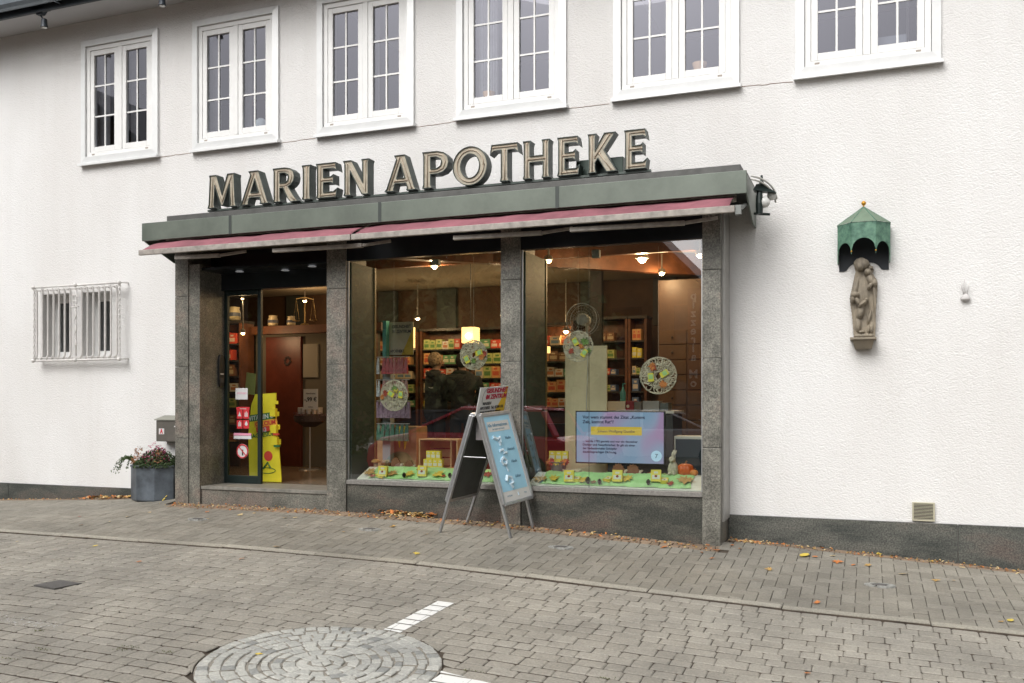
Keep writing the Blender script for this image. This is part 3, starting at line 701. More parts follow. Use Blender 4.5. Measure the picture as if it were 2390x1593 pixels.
s = MB(); s.box(ax0,axm-.03,-.985,-.945,3.255,3.315); s.box(axm-.02,ax1+.05,-.985,-.945,3.255,3.315); s.build('front_bar', AWNBAR, aw, bevel=.006)
s = MB(); s.tube([(ax0,-.5,3.49),(ax1,-.5,3.49)], .045, 12); s.build('roller', AWNBAR, aw)
for (d0, d1) in (((402,588),(505,577)),((626,575),(833,556)),((1040,546),(1245,523)),((1307,527),(1573,500)),):
    a_ = at(d0[0]+4, d0[1], -.88); b_ = at(d1[0], d1[1], -.80)
    s = MB(); s.bar((a_.x,-.90,3.215),(b_.x,-.80,3.225),.05,.042); s.build('folding_arm', AWNBAR, aw, bevel=.004)
    s = MB(); s.bar((b_.x,-.80,3.225),(b_.x+.28,-.70,3.27),.03,.03); s.build('arm_joint', AWNBAR, aw, bevel=.004)
s = MB(); s.box(ax1+.05,ax1+.10,-.96,-.90,3.24,3.32); s.tube([(ax1+.06,-.93,3.27),(ax1+.09,-.5,3.42)], .02, 6); s.build('end_bracket', mat('grey bracket', (.2,.21,.2), .5, .4), aw)
# lamp on the right end of the canopy
lm = thing('wall_lamp', 'dark hooded lamp with white glass globes at the right end of the canopy', 'lamp', (-.93,-.35,3.3))
GLOBE = mat('white opal globe', (.62,.62,.60), .25)
s = MB(); s.hexa([(-1.0,-.50,3.545),(-.80,-.36,3.53),(-.82,-.30,3.53),(-1.0,-.38,3.545),(-.97,-.48,3.60),(-.90,-.40,3.60),(-.90,-.36,3.60),(-.97,-.40,3.60)]); s.lathe([(.012,0),(.03,.0),(.014,.04),(.010,.09)], (-.93,-.42,3.60), 10); s.build('hood', DARK, lm)
s = MB(); s.lathe([(.03,0),(.035,.1),(.02,.28)], (-.95,-.42,3.33), 10); s.tube([(-1.0,-.42,3.34),(-.86,-.38,3.33)], .012, 6); s.build('stem', DARK, lm)
s = MB(); s.ball((-.905,-.40,3.44), .05, 16, 10); s.build('globe', GLOBE, lm, smooth=True)
s = MB(); s.ball((-.85,-.30,3.52), .045, 14, 8); s.build('globe', GLOBE, lm, smooth=True)
s = MB()
for q in (0,.05): s.tube([(-1.01+.20*math.sin(u)*(1-q), -.55+.3*u/1.6, 3.66-.16*(1-math.cos(u))-q*.6) for u in [k*.16 for k in range(11)]], .009, 5)
s.build('cable_loop', mat('pale cable', (.5,.49,.46), .6), lm, smooth=True)
# ---- sign letters
SG = thing('shop_sign', 'row of channel letters reading MARIEN APOTHEKE with bare neon tubes', 'sign', (-4.5,-.5,3.76))
L = {
'M': ([(-.04,0),(.0,.12),(.04,.9),(.02,1),(.28,1),(.47,.42),(.66,1),(.92,1),(.90,.9),(.94,.12),(.98,0),(.72,0),(.75,.1),(.72,.62),(.52,.06),(.42,.06),(.22,.62),(.19,.1),(.22,0)], [], [[(.1,.06),(.14,.93),(.47,.17),(.8,.93),(.84,.06)]]),
'A': ([(-.04,0),(.02,.08),(.30,.88),(.24,1),(.56,1),(.84,.08),(.9,0),(.60,0),(.62,.06),(.58,.2),(.27,.2),(.23,.06),(.24,0)], [[(.32,.36),(.54,.36),(.43,.72)]], [[(.09,.06),(.4,.93),(.44,.93),(.74,.06)],[(.25,.28),(.6,.28)]]),
'R': ([(-.03,0),(0,.1),(0,.9),(-.03,1),(.36,1),(.52,.96),(.62,.86),(.65,.72),(.62,.58),(.54,.48),(.46,.43),(.60,.2),(.68,.08),(.8,-.02),(.52,-.02),(.42,.1),(.28,.4),(.2,.4),(.2,.1),(.23,0)], [[(.2,.56),(.2,.84),(.34,.84),(.43,.79),(.45,.7),(.43,.61),(.34,.56)]], [[(.1,.06),(.1,.92),(.36,.92),(.5,.86),(.55,.72),(.5,.55),(.36,.48),(.2,.48)],[(.36,.42),(.5,.15),(.62,.05)]]),
'I': ([(-.03,0),(0,.1),(0,.9),(-.03,1),(.25,1),(.22,.9),(.22,.1),(.25,0)], [], [[(.11,.06),(.11,.94)]]),
'E': ([(-.03,0),(0,.1),(0,.9),(-.03,1),(.56,1),(.6,.76),(.5,.83),(.2,.83),(.2,.6),(.42,.6),(.5,.66),(.5,.38),(.42,.43),(.2,.43),(.2,.17),(.5,.17),(.62,.26),(.58,0)], [], [[(.1,.06),(.1,.92),(.52,.92)],[(.14,.515),(.45,.515)],[(.1,.08),(.52,.08)]]),
'N': ([(-.03,0),(0,.1),(0,.9),(-.05,1),(.24,1),(.6,.38),(.6,.9),(.57,1),(.83,1),(.8,.9),(.8,0.0),(.58,0),(.2,.66),(.2,.1),(.23,0)], [], [[(.1,.06),(.1,.93),(.7,.08),(.7,.94)]]),
'P': ([(-.03,0),(0,.1),(0,.9),(-.03,1),(.36,1),(.54,.95),(.65,.83),(.68,.68),(.64,.52),(.54,.42),(.4,.37),(.2,.37),(.2,.1),(.23,0)], [[(.2,.53),(.2,.84),(.35,.84),(.45,.78),(.48,.69),(.45,.59),(.36,.53)]], [[(.1,.06),(.1,.92),(.36,.92),(.52,.86),(.58,.69),(.52,.52),(.36,.45),(.18,.45)]]),
'O': ([(.46+.49*math.cos(t*math.pi/15),.5+.53*math.sin(t*math.pi/15)) for t in range(30)], [[(.46+.26*math.cos(t*math.pi/12),.5+.32*math.sin(t*math.pi/12)) for t in range(24)]], [[(.46+.38*math.cos(t*math.pi/12),.5+.43*math.sin(t*math.pi/12)) for t in range(25)]]),
'T': ([(.24,0),(.27,.1),(.27,.83),(.08,.83),(-.04,.72),(.0,1),(.74,1),(.78,.72),(.66,.83),(.47,.83),(.47,.1),(.5,0)], [], [[(.05,.92),(.69,.92)],[(.37,.84),(.37,.05)]]),
'H': ([(-.03,0),(0,.1),(0,.9),(-.03,1),(.23,1),(.2,.9),(.2,.6),(.6,.6),(.6,.9),(.57,1),(.83,1),(.8,.9),(.8,.1),(.83,0),(.57,0),(.6,.1),(.6,.42),(.2,.42),(.2,.1),(.23,0)], [], [[(.1,.06),(.1,.94)],[(.7,.06),(.7,.94)],[(.12,.51),(.68,.51)]]),
'K': ([(-.03,0),(0,.1),(0,.9),(-.03,1),(.23,1),(.2,.9),(.2,.6),(.46,1),(.80,1),(.46,.56),(.84,0),(.52,0),(.28,.36),(.2,.26),(.2,.1),(.23,0)], [], [[(.1,.06),(.1,.94)],[(.18,.4),(.6,.94)],[(.32,.48),(.66,.05)]]),
}
FACEM = mat('tan letter face', (.40,.36,.28), .5, var=.22, vscale=14); SIDEM = mat('dark green letter side', (.055,.07,.062), .45, .2, var=.25)
TUBEM = mat('unlit neon tube', (.46,.37,.28), .25, var=.1)
def letter(ch, x0, x1, z0, hgt, yf=-.60, dep=.125):
    out, hs_, tubes = L[ch]; mn = min(p[0] for p in out); mxx = max(p[0] for p in out); sx_ = (x1-x0)/(mxx-mn)
    T = lambda p: ((p[0]-mn)*sx_+x0, p[1]*hgt+z0)
    cu = bpy.data.curves.new('letter', 'CURVE'); cu.dimensions = '2D'; cu.fill_mode = 'FRONT'
    for poly in [out]+hs_:
        sp = cu.splines.new('POLY'); sp.points.add(len(poly)-1); sp.use_cyclic_u = True
        for k, p in enumerate(poly): q = T(p); sp.points[k].co = (q[0], q[1], 0, 1)
    t = bpy.data.objects.new('letter', cu); C.objects.link(t); dg = bpy.context.evaluated_depsgraph_get()
    me = bpy.data.meshes.new_from_object(t.evaluated_get(dg)); me.name = 'letter'; bpy.data.objects.remove(t)
    bm = bmesh.new(); bm.from_mesh(me); bmesh.ops.remove_doubles(bm, verts=bm.verts, dist=.0005)
    for v in bm.verts: v.co = Vector((v.co.x, yf, v.co.y))
    bmesh.ops.recalc_face_normals(bm, faces=bm.faces); bm.normal_update()
    if bm.faces[0].normal.y > 0: bmesh.ops.reverse_faces(bm, faces=bm.faces)
    front = list(bm.faces)
    ret = bmesh.ops.extrude_face_region(bm, geom=front); nv = [e for e in ret['geom'] if isinstance(e, bmesh.types.BMVert)]
    nf = [e for e in ret['geom'] if isinstance(e, bmesh.types.BMFace)]
    for v in nv: v.co.y = yf
    # original faces become the back
    keep = set(nv)
    for v in bm.verts:
        if v not in keep: v.co.y = yf+dep
    bm.normal_update()
    for f_ in bm.faces: f_.material_index = 0
    r_ = bmesh.ops.inset_region(bm, faces=nf, thickness=.0065, depth=0, use_even_offset=True)
    inner = nf
    ret = bmesh.ops.extrude_face_region(bm, geom=inner); nv = [e for e in ret['geom'] if isinstance(e, bmesh.types.BMVert)]
    for v in nv: v.co.y = yf+.014
    for e in ret['geom']:
        if isinstance(e, bmesh.types.BMFace): e.material_index = 1
    bmesh.ops.delete(bm, geom=[f_ for f_ in inner if f_.is_valid], context='FACES_ONLY')
    bmesh.ops.recalc_face_normals(bm, faces=bm.faces)
    org = wloc(SG)
    for v in bm.verts: v.co -= org
    me.materials.clear(); me.materials.append(SIDEM); me.materials.append(FACEM); bm.to_mesh(me); bm.free()
    o = bpy.data.objects.new('letter', me); C.objects.link(o); o.parent = SG
    s = MB()
    for tb in tubes:
        pts = [Vector((T(p)[0], yf+.008, T(p)[1])) for p in tb]
        s.tube(pts, .0062, 6)
        s.tube([pts[0], pts[0]+Vector((0,.016,0))], .013, 6); s.tube([pts[-1], pts[-1]+Vector((0,.016,0))], .013, 6)
    s.build('neon_tube', TUBEM, o, smooth=True)
LP = [('M',484,551),('A',559,628),('R',636,698),('I',704,725),('E',737,787),('N',800,861),('A',897,972),('P',985,1047),('O',1056,1137),('T',1143,1211),('H',1220,1283),('E',1300,1353),('K',1371,1440),('E',1456,1511)]
for ch, a_, b_ in LP: letter(ch, atx(a_/KD,-.6), atx(b_/KD,-.6), 3.812, .378)
s = MB(); s.box(atx(478,-.55),atx(1495,-.55),-.56,-.52,3.785,3.806); s.build('rail', SIDEM, SG)
s = MB(); x = -6.95
while x < -2: s = MB(); s.box(x,x+.012,-.55,-.53,3.755,3.79); s.build('rail_foot', SIDEM, SG); x += .62
pass
s = MB(); a_ = atx(1325,-.42); b_ = atx(1433,-.42); s.box(a_,b_,-.45,-.37,3.80,3.985); s.build('transformer_box', mat('dark green box', (.03,.05,.04), .4, .2), SG, bevel=.006)

# ================================================================ THINGS ON THE WALL
# spotlights hanging from the eaves
def eave_spot(p, lab):
    t = thing('eave_spotlight', lab, 'spotlight', p, 'spotlights under the eaves')
    s = MB(); s.box(p.x-.09,p.x+.09,p.y-.06,p.y+.06,p.z+.19,p.z+.215); s.prism([(p.x-.09,p.z+.19),(p.x+.09,p.z+.19),(p.x+.03,p.z+.13),(p.x-.05,p.z+.13)], p.y-.03,p.y+.03); s.build('mount', NAVY, t)
    s = MB(); s.tube([(p.x-.01,p.y,p.z+.13),(p.x+.03,p.y,p.z+.07)], .009, 6); s.build('arm', NAVY, t)
    s = MB(); s.lathe([(.028,.075),(.034,.07),(.038,.0),(.045,-.03),(.042,-.035)], (p.x+.05,p.y,p.z), 14); s.build('lamp_head', NAVY, t)
    s = MB(); s.lathe([(.036,-.0352),(.034,-.037)], (p.x+.05,p.y,p.z), 14); s.build('lens', GLOBE, t)
eave_spot(at(95,58,-.50), 'dark spotlight hanging under the eaves at the far left corner')
eave_spot(at(365,8,-.50), 'dark spotlight cut by the photo top above the second window')
# Madonna relief, bracket, copper hood
STONE = mat('weathered sandstone', (.30,.255,.19), .85, col2=(.20,.175,.14), vscale=7, bump=.3, bscale=50)
st = thing('wall_statue', 'weathered sandstone figures of a robed mother and children on the white wall', 'statue', (.04, 0, 2.1))
def zpx(x, y, Y=-.12): # statue zoom picture -> place
    return at((1930+x/4.128)/KD, (450+y/4.126)/KD, Y)
a0 = zpx(350,1390); sc_s = (zpx(450,1390).x-zpx(350,1390).x)/100  # metres per zoom px
def S(x, y): return ((x-350)*sc_s, (1390-y)*sc_s)                   # local statue coords (u, v)
ell = []   # (u, v, ru, rv, d0, depth, angle)
def E(x, y, rx, ry, base, dep, ang=0): u, v = S(x, y); ell.append((u, v, rx*sc_s, ry*sc_s, base, dep, math.radians(ang)))
outl = [S(*p) for p in ((255,1385),(240,1180),(215,975),(245,830),(272,700),(252,600),(285,565),(340,555),(400,590),(425,640),(450,650),(452,690),(440,720),(492,810),(490,880),(475,1100),(470,1385))]
def inside(u, v):
    c_ = False; n = len(outl)
    for i in range(n):
        (x1_, y1_), (x2_, y2_) = outl[i], outl[i-1]
        if (y1_ > v) != (y2_ > v) and u < (x2_-x1_)*(v-y1_)/(y2_-y1_)+x1_: c_ = not c_
    return c_
E(332,622,82,72,.06,.11)              # veiled head
E(322,640,44,58,.10,.075)             # face
E(350,900,120,230,.0,.12); E(365,1180,90,240,.0,.085)
E(270,900,35,190,.03,.10,-14); E(460,980,24,260,.03,.10,4)      # mantle edges
E(392,712,36,38,.085,.07); E(425,668,26,20,.075,.045)            # upper child head
E(425,800,36,70,.07,.085,20); E(455,830,30,40,.08,.08); E(415,860,20,40,.10,.06,-30)
E(268,945,46,36,.08,.10); E(250,985,30,46,.07,.09)             # lower child head
E(300,1020,26,60,.08,.11,25); E(345,1040,24,60,.10,.10,-50); E(380,1000,20,20,.12,.06)
E(325,1120,42,85,.06,.10,-12); E(300,1260,36,80,.05,.09); E(335,1330,34,16,.07,.06)
E(410,1180,22,90,.04,.09,-14); E(430,1290,26,70,.04,.09); E(400,1310,14,50,.05,.08)
E(355,1370,115,30,.04,.09)
NU, NV = 74, 170; u0, u1 = -150*sc_s, 150*sc_s; v0, v1 = 0, 850*sc_s
import bisect
def depth(u, v):
    d = .075
    for (a_, b_, ru, rv, base, dep, an) in ell:
        x = u-a_; y = v-b_; X_ = (x*math.cos(an)+y*math.sin(an))/ru; Y_ = (-x*math.sin(an)+y*math.cos(an))/rv; q = 1-X_*X_-Y_*Y_
        if q > 0: d = max(d, base+dep*math.sqrt(q)*.8)
    return d+.0025*math.sin(u*190+v*35)*(1 if v < .75 else 0)
s = MB(); idx = {}
for j_ in range(NV+1):
    for i in range(NU+1):
        u = u0+(u1-u0)*i/NU; v = v0+(v1-v0)*j_/NV
        if inside(u, v): idx[(i, j_)] = len(s.v); s.v.append(Vector((a0.x+u, -depth(u, v), a0.z+v)))
back = {}
for key, k in list(idx.items()): back[key] = len(s.v); q = s.v[k]; s.v.append(Vector((q.x, -.002, q.z)))
for j_ in range(NV):
    for i in range(NU):
        ks = [(i,j_),(i+1,j_),(i+1,j_+1),(i,j_+1)]
        if all(q in idx for q in ks): s.f.append(tuple(idx[q] for q in ks))
cnt = {}
for f_ in s.f:
    for k in range(4):
        e = (f_[k], f_[(k+1)%4]); cnt[e] = 1
inv = {vv: kk_ for kk_, vv in idx.items()}
for (a_, b_) in list(cnt):
    if (b_, a_) not in cnt: s.f.append((b_, a_, back[inv[a_]], back[inv[b_]]))
s.m = [0]*len(s.f); s.build('figures', STONE, st, smooth=True)
s = MB(); bz = a0.z; w_ = 128*sc_s
s.box(a0.x-w_,a0.x+w_,-.20,-.001,bz-.022,bz-.002)
s.hexa([(a0.x-.072,-.11,bz-.105),(a0.x+.072,-.11,bz-.105),(a0.x+.072,-.001,bz-.105),(a0.x-.072,-.001,bz-.105),(a0.x-w_+.02,-.18,bz-.0225),(a0.x+w_-.02,-.18,bz-.0225),(a0.x+w_-.02,-.001,bz-.0225),(a0.x-w_+.02,-.001,bz-.0225)])
s.build('bracket', STONE, st, bevel=.003)
VERD = mat('verdigris copper', (.045,.12,.085), .6, col2=(.14,.28,.195), vscale=16); n_, l_, b_ = nodes(VERD)
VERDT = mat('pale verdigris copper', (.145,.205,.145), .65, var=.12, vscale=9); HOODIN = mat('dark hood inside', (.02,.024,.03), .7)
hd = thing('statue_hood', 'green copper hood with scalloped edge and gilt ball above the statue', 'statue hood', (a0.x, 0, 2.8))
hx0, hx1 = zpx(90,300,-.0).x, zpx(603,300,-.0).x
hxm = (hx0+hx1)/2+.01; hw = (zpx(603,300,-.13).x-zpx(90,300,-.13).x)/2-.005; ztop = zpx(350,275,-.28).z; zap = zpx(357,125,-.13).z
corners = [(-hw,-.002),(-hw,-.14),(-hw*.46,-.285),(hw*.46,-.285),(hw,-.14),(hw,-.002)]
s = MB()
for k in range(5):
    (xa, ya), (xb, yb_) = corners[k], corners[k+1]; n = 14
    for i in range(n):
        t0, t1 = i/n, (i+1)/n
        def low(t):
            zb_ = ztop-.26
            if k in (0,4): return ztop-.345 if k == 0 else ztop-.345
            return zb_+.115*math.sqrt(max(0, 1-(2*t-1)**2))-(.03 if k != 2 else 0)
        P_ = lambda t: (hxm+xa+(xb-xa)*t, ya+(yb_-ya)*t)
        A_, B_ = P_(t0), P_(t1); s.quad((*A_,low(t0)),(*B_,low(t1)),(*B_,ztop),(*A_,ztop))
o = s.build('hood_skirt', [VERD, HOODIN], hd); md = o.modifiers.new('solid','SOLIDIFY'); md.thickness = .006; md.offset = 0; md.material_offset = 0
s = MB()
s.add([(hxm+x, y, ztop-.4) for x, y in ((-hw+.012,-.003),(-hw+.012,-.0035),(hw-.012,-.0035),(hw-.012,-.003))]+[(hxm+x, y, ztop) for x, y in ((-hw+.012,-.003),(-hw+.012,-.0035),(hw-.012,-.0035),(hw-.012,-.003))], [(0,1,2,3),(4,7,6,5),(1,5,6,2)])
s = MB(); n = 20; bw = hw-.008
for i in range(n):
    t0, t1 = i/n, (i+1)/n; lo = lambda t: ztop-.41+.075*max(0, 1-((2*t-1)/.72)**4)
    s.quad((hxm-bw+2*bw*t0,-.008,lo(t0)),(hxm-bw+2*bw*t1,-.008,lo(t1)),(hxm-bw+2*bw*t1,-.008,ztop),(hxm-bw+2*bw*t0,-.008,ztop))
for k in range(5):
    (xa, ya), (xb, yb_) = corners[k], corners[k+1]; q = .965
    s.quad((hxm+xa*q,ya*q-.001,ztop-.14),(hxm+xb*q,yb_*q-.001,ztop-.14),(hxm+xb*q,yb_*q-.001,ztop-.002),(hxm+xa*q,ya*q-.001,ztop-.002))
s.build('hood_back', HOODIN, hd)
s = MB(); apx = (hxm, -.10, zap); q = 1.03
for k in range(5): s.add([(hxm+corners[k][0]*q,corners[k][1]*q,ztop),(hxm+corners[k+1][0]*q,corners[k+1][1]*q,ztop),apx],[(0,1,2)])
s.build('hood_roof', VERDT, hd)
s = MB()
for k in (1,2,3,4): s.tube([(hxm+corners[k][0]*q,corners[k][1]*q,ztop),apx], .004, 5)
s.build('roof_rib', VERD, hd)
GOLD = mat('gilt ball', (.65,.33,.05), .3, .8); s = MB(); s.ball((hxm,-.10,zap+.032), .022, 14, 8); s.tube([(hxm,-.10,zap-.01),(hxm,-.10,zap+.02)], .008, 6)
for k in (2,3): s.ball((hxm+corners[k][0],corners[k][1]-.002,ztop-.265), .008, 8, 6)
s.build('gilt_ball', GOLD, hd, smooth=True)
# hook / hand-like fitting
c_ = at(2217,690,0); s = MB(); s.lathe([(.035,0),(.045,.02),(.02,.05),(.01,.06)], (c_.x,-.03,c_.z), 12, 1, .5)
o = s.build('wall_hook', mat('white painted iron hook', (.6,.58,.57), .6), smooth=True); tag(o, 'small white iron hook with upright prongs on the bare wall', 'wall hook')
s = MB()
for q, r_ in ((-.03,.15),(-.008,.16),(.02,.12)): s.tube([(c_.x+q*.4,-.03,c_.z+.05),(c_.x+q,-.05,c_.z+.1),(c_.x+q*1.2,-.045,c_.z+r_+.03)], .005, 5)
s.build('prong', bpy.data.materials['white painted iron hook'], o, smooth=True)
# vent
VNT = mat('cream plastic vent', (.47,.44,.33), .5, var=.06); p, q = at(2095,1152,-.01), at(2147,1197,-.01)
vt = thing('wall_vent', 'cream square louvred vent low on the wall above the plinth', 'vent', ((p.x+q.x)/2,-.01,q.z))
s = MB(); t_ = .013; s.box(p.x,q.x,-.035,-.001,p.z-t_,p.z); s.box(p.x,q.x,-.035,-.001,q.z,q.z+t_); s.box(p.x,p.x+t_,-.0349,-.001,q.z+t_,p.z-t_); s.box(q.x-t_,q.x,-.0349,-.001,q.z+t_,p.z-t_); s.build('frame', VNT, vt, bevel=.002)
s = MB(); s.box(p.x+t_,q.x-t_,-.006,-.003,q.z+t_,p.z-t_); s.build('backing', BLACK, vt)
s = MB()
for k in range(11):
    zz = q.z+.02+k*(p.z-q.z-.035)/10.5; s.box(p.x+t_,q.x-t_,-.032,-.022,zz-.0022,zz+.0022)
s.build('louvres', VNT, vt)
# mailbox
MBX = mat('grey brown letterbox metal', (.13,.12,.105), .5, .3, var=.1); p = at(360,965,-.16); q = at(410,1014,-.16)
mbx = thing('mailbox', 'grey brown metal mailbox half hidden behind the left pillar', 'mailbox', ((p.x+q.x)/2,-.08,q.z))
s = MB(); s.box(p.x,-7.80,-.17,-.002,q.z,p.z); s.build('box', MBX, mbx, bevel=.004)
s = MB(); s.hexa([(p.x-.02,-.185,p.z+.002),(-7.78,-.185,p.z+.002),(-7.78,-.001,p.z+.002),(p.x-.02,-.001,p.z+.002),(p.x-.02,-.185,p.z+.012),(-7.78,-.185,p.z+.012),(-7.78,-.001,p.z+.06),(p.x-.02,-.001,p.z+.06)]); s.build('lid', mat('dusty lid', (.27,.27,.23), .6, .2), mbx)
s = MB(); r0 = at(365,998-14.5,-.172); r1 = at(377,1014-18,-.172); s.box(r0.x,r1.x,-.173,-.171,r1.z-.005,r0.z); s.build('sticker', WPAP, mbx)
text(mbx, 'pharmacy_letter', 'A', .082, REDP, ((r0.x+r1.x)/2,-.1745,r1.z+.004), bold=.003, sx=.75)
s = MB(); s.box(p.x+.28,p.x+.36,-.173,-.17,p.z-.08,p.z-.065); s.build('name_plate', WPAP, mbx)
# planter
PLM = mat('blue grey fibre stone planter', (.082,.096,.112), .45, var=.55, vscale=3.0); a = gp(345,1152)
pc = Vector((-8.14,-.285,gz(-8.14,-.4)))
pl = thing('planter', 'octagonal blue grey planter standing left of the door pillar', 'planter', pc)
s = MB(); r = .325; N = 8; th0 = R(22.5+8); prof = [(r*.97,0),(r,.02),(r*1.0,.40),(r*1.03,.405),(r*1.03,.43),(r*.9,.43),(r*.88,.36)]
vs = []
for (q, z) in prof: vs += [(pc.x+q*math.cos(th0+k*math.pi/4), pc.y+.02+q*.8*math.sin(th0+k*math.pi/4), pc.z+z) for k in range(N)]
s.add(vs, [(i*N+k, i*N+(k+1)%N, (i+1)*N+(k+1)%N, (i+1)*N+k) for i in range(len(prof)-1) for k in range(N)]+[tuple(range(N-1,-1,-1)), tuple((len(prof)-1)*N+k for k in range(N))])
s.build('pot', PLM, pl, bevel=.004)
def leafquad(s, p, r, sz, asp=.45):
    u = Vector((random.gauss(0,1),random.gauss(0,1),random.gauss(0,1))).normalized(); v = u.cross(Vector((random.gauss(0,1),random.gauss(0,1),random.gauss(0,1)))).normalized()
    u *= sz; v *= sz*asp; s.add([p-u*.5,p+v*.5-u*.1,p+u*.6,p-v*.5-u*.1],[(0,1,2,3)])
GRN = [mat('heather green', (.045,.075,.025), .7, var=.5, vscale=25), mat('heather pink', (.42,.07,.15), .7, var=.4, vscale=25), mat('withered orange', (.33,.15,.06), .7, var=.4, vscale=20), mat('grass green sprigs', (.07,.11,.035), .9, var=.4, vscale=25)]
def foliage(nm, m, fn, n, sz, lab):
    s = MB()
    for _ in range(n): leafquad(s, fn(), 0, sz*random.uniform(.6,1.3))
    o = s.build(nm, m); return tag(o, lab, 'plant', 'plants in the planter')
zt = pc.z+.41
def dome(cx_, cy_, rx, ry, h_): 
    a_ = random.random()*6.28; r_ = random.random()**.5; return Vector((cx_+rx*r_*math.cos(a_), cy_+ry*r_*math.sin(a_), zt+h_*(1-r_*r_)*random.uniform(.3,1)))
foliage('heather_plant', GRN[0], lambda: dome(pc.x+.03,pc.y,.31,.26,.22), 1500, .042, 'dark green bushy heather filling the planter')
foliage('heather_plant', GRN[1], lambda: dome(pc.x+.02,pc.y-.02,.20,.16,.27)+Vector((0,0,.04)), 520, .026, 'pink flowering heather in the middle of the planter')
foliage('heather_plant', GRN[2], lambda: dome(pc.x-.19,pc.y-.05,.09,.1,.22)+Vector((0,-.03,.03)), 180, .03, 'withered orange heather at the left of the planter rim')
foliage('heather_plant', GRN[2], lambda: dome(pc.x+.12,pc.y-.05,.09,.1,.22)+Vector((0,-.03,.03)), 160, .03, 'withered orange heather at the right of the planter rim')
def sprig():
    t = random.random(); b_ = random.randrange(9); an = 2.6+b_*.16; l__ = .24+.05*(b_%3)
    return Vector((pc.x-.22+l__*t*math.cos(an), pc.y-.1+.25*t*math.sin(an+3.1)*.8, zt+.02+.13*math.sin(t*2.6)-.16*t*t+.01*random.gauss(0,1)))
foliage('trailing_plant', GRN[3], sprig, 480, .03, 'light green sprigs trailing over the left rim of the planter')
def ao(ox, oy, Y): return at(ox/KD, oy/KD, Y)
# ================================================================ SHOP INTERIOR
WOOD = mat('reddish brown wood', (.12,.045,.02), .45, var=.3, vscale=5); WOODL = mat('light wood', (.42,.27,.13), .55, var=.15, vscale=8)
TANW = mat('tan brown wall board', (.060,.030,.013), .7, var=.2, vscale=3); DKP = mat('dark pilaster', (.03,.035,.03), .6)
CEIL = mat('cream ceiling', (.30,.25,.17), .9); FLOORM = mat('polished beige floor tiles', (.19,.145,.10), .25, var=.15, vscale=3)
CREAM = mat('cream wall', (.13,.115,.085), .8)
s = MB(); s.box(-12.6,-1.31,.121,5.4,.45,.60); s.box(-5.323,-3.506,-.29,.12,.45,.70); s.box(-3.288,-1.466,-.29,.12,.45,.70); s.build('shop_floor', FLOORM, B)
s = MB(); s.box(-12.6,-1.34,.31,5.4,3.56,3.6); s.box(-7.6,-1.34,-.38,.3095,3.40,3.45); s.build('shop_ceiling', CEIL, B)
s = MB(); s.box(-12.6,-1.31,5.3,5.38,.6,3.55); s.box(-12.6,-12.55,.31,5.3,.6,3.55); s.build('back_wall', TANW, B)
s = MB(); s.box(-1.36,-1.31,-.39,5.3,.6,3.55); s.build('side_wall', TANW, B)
s = MB()
for x in (-10.1,-8.15,-7.0,-5.75,-4.4,-3.2): s = MB(); s.box(x,x+.36,5.22,5.298,2.8,3.54); s.build('reflection_band', DKP, B)  # dark strips painting leaf reflections across the brown back wall
s = MB(); xc_ = at(1367,700,3.0).x; s.box(xc_-.07,xc_+.09,3.0,3.1,.6,3.55); s.build('column', BLACK, B)
s = MB(); s.box(-7.2,-1.4,1.2,1.28,3.30,3.55); s.hexa([(-5.3,.3,3.28),(-1.8,3.4,3.28),(-1.9,3.5,3.28),(-5.4,.4,3.28),(-5.3,.3,3.55),(-1.8,3.4,3.55),(-1.9,3.5,3.55),(-5.4,.4,3.55)]); s.build('ceiling_beam', WOOD, B)
# niche partitions beside the display windows with wood edges
PART = mat('dark green partition', (.028,.042,.034), .6)
for x, yb in ((-5.3235,.06),(-3.2885,.18)):
    s = MB(); s.box(x,x+.03,-.43,yb,.74,3.12); s.build('partition', PART, B)
    s = MB(); s.box(x-.01,x+.04,yb+.001,yb+.035,.74,3.12); s.build('partition_edge', mat('yellowish wood edge', (.20,.145,.06), .5) if x < -5 else bpy.data.materials['yellowish wood edge'], B)
# inner wall with the brown door, beam
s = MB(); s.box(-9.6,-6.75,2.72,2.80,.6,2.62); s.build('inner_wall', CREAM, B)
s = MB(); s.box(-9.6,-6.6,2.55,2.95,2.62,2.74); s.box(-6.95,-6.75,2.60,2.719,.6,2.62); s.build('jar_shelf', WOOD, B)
idr = MB(); a_ = at(614,900,2.7); b_ = at(694,900,2.7); idr.box(a_.x,b_.x,2.66,2.719,.601,2.58)
o = idr.build('inner_door', mat('dark red wood door', (.10,.022,.012), .4, var=.25, vscale=4), B, bevel=.005)
s = MB(); c_ = at(660,830,2.655)
for k in range(9): u = k*.7; s.ball((c_.x+.055*math.cos(u)*(1-.05*k), 2.652, c_.z+.075*math.sin(u)*(1-.05*k)), .022, 6, 4, (1,.3,1))
s.build('carving', mat('dark carving', (.025,.01,.008), .6), o)
s = MB(); q = at(697,790,2.7); r_ = at(730,866,2.7); s.box(q.x,r_.x,2.69,2.717,r_.z,q.z); s.build('wall_panel', mat('pale wall panel', (.28,.26,.21), .7), B)
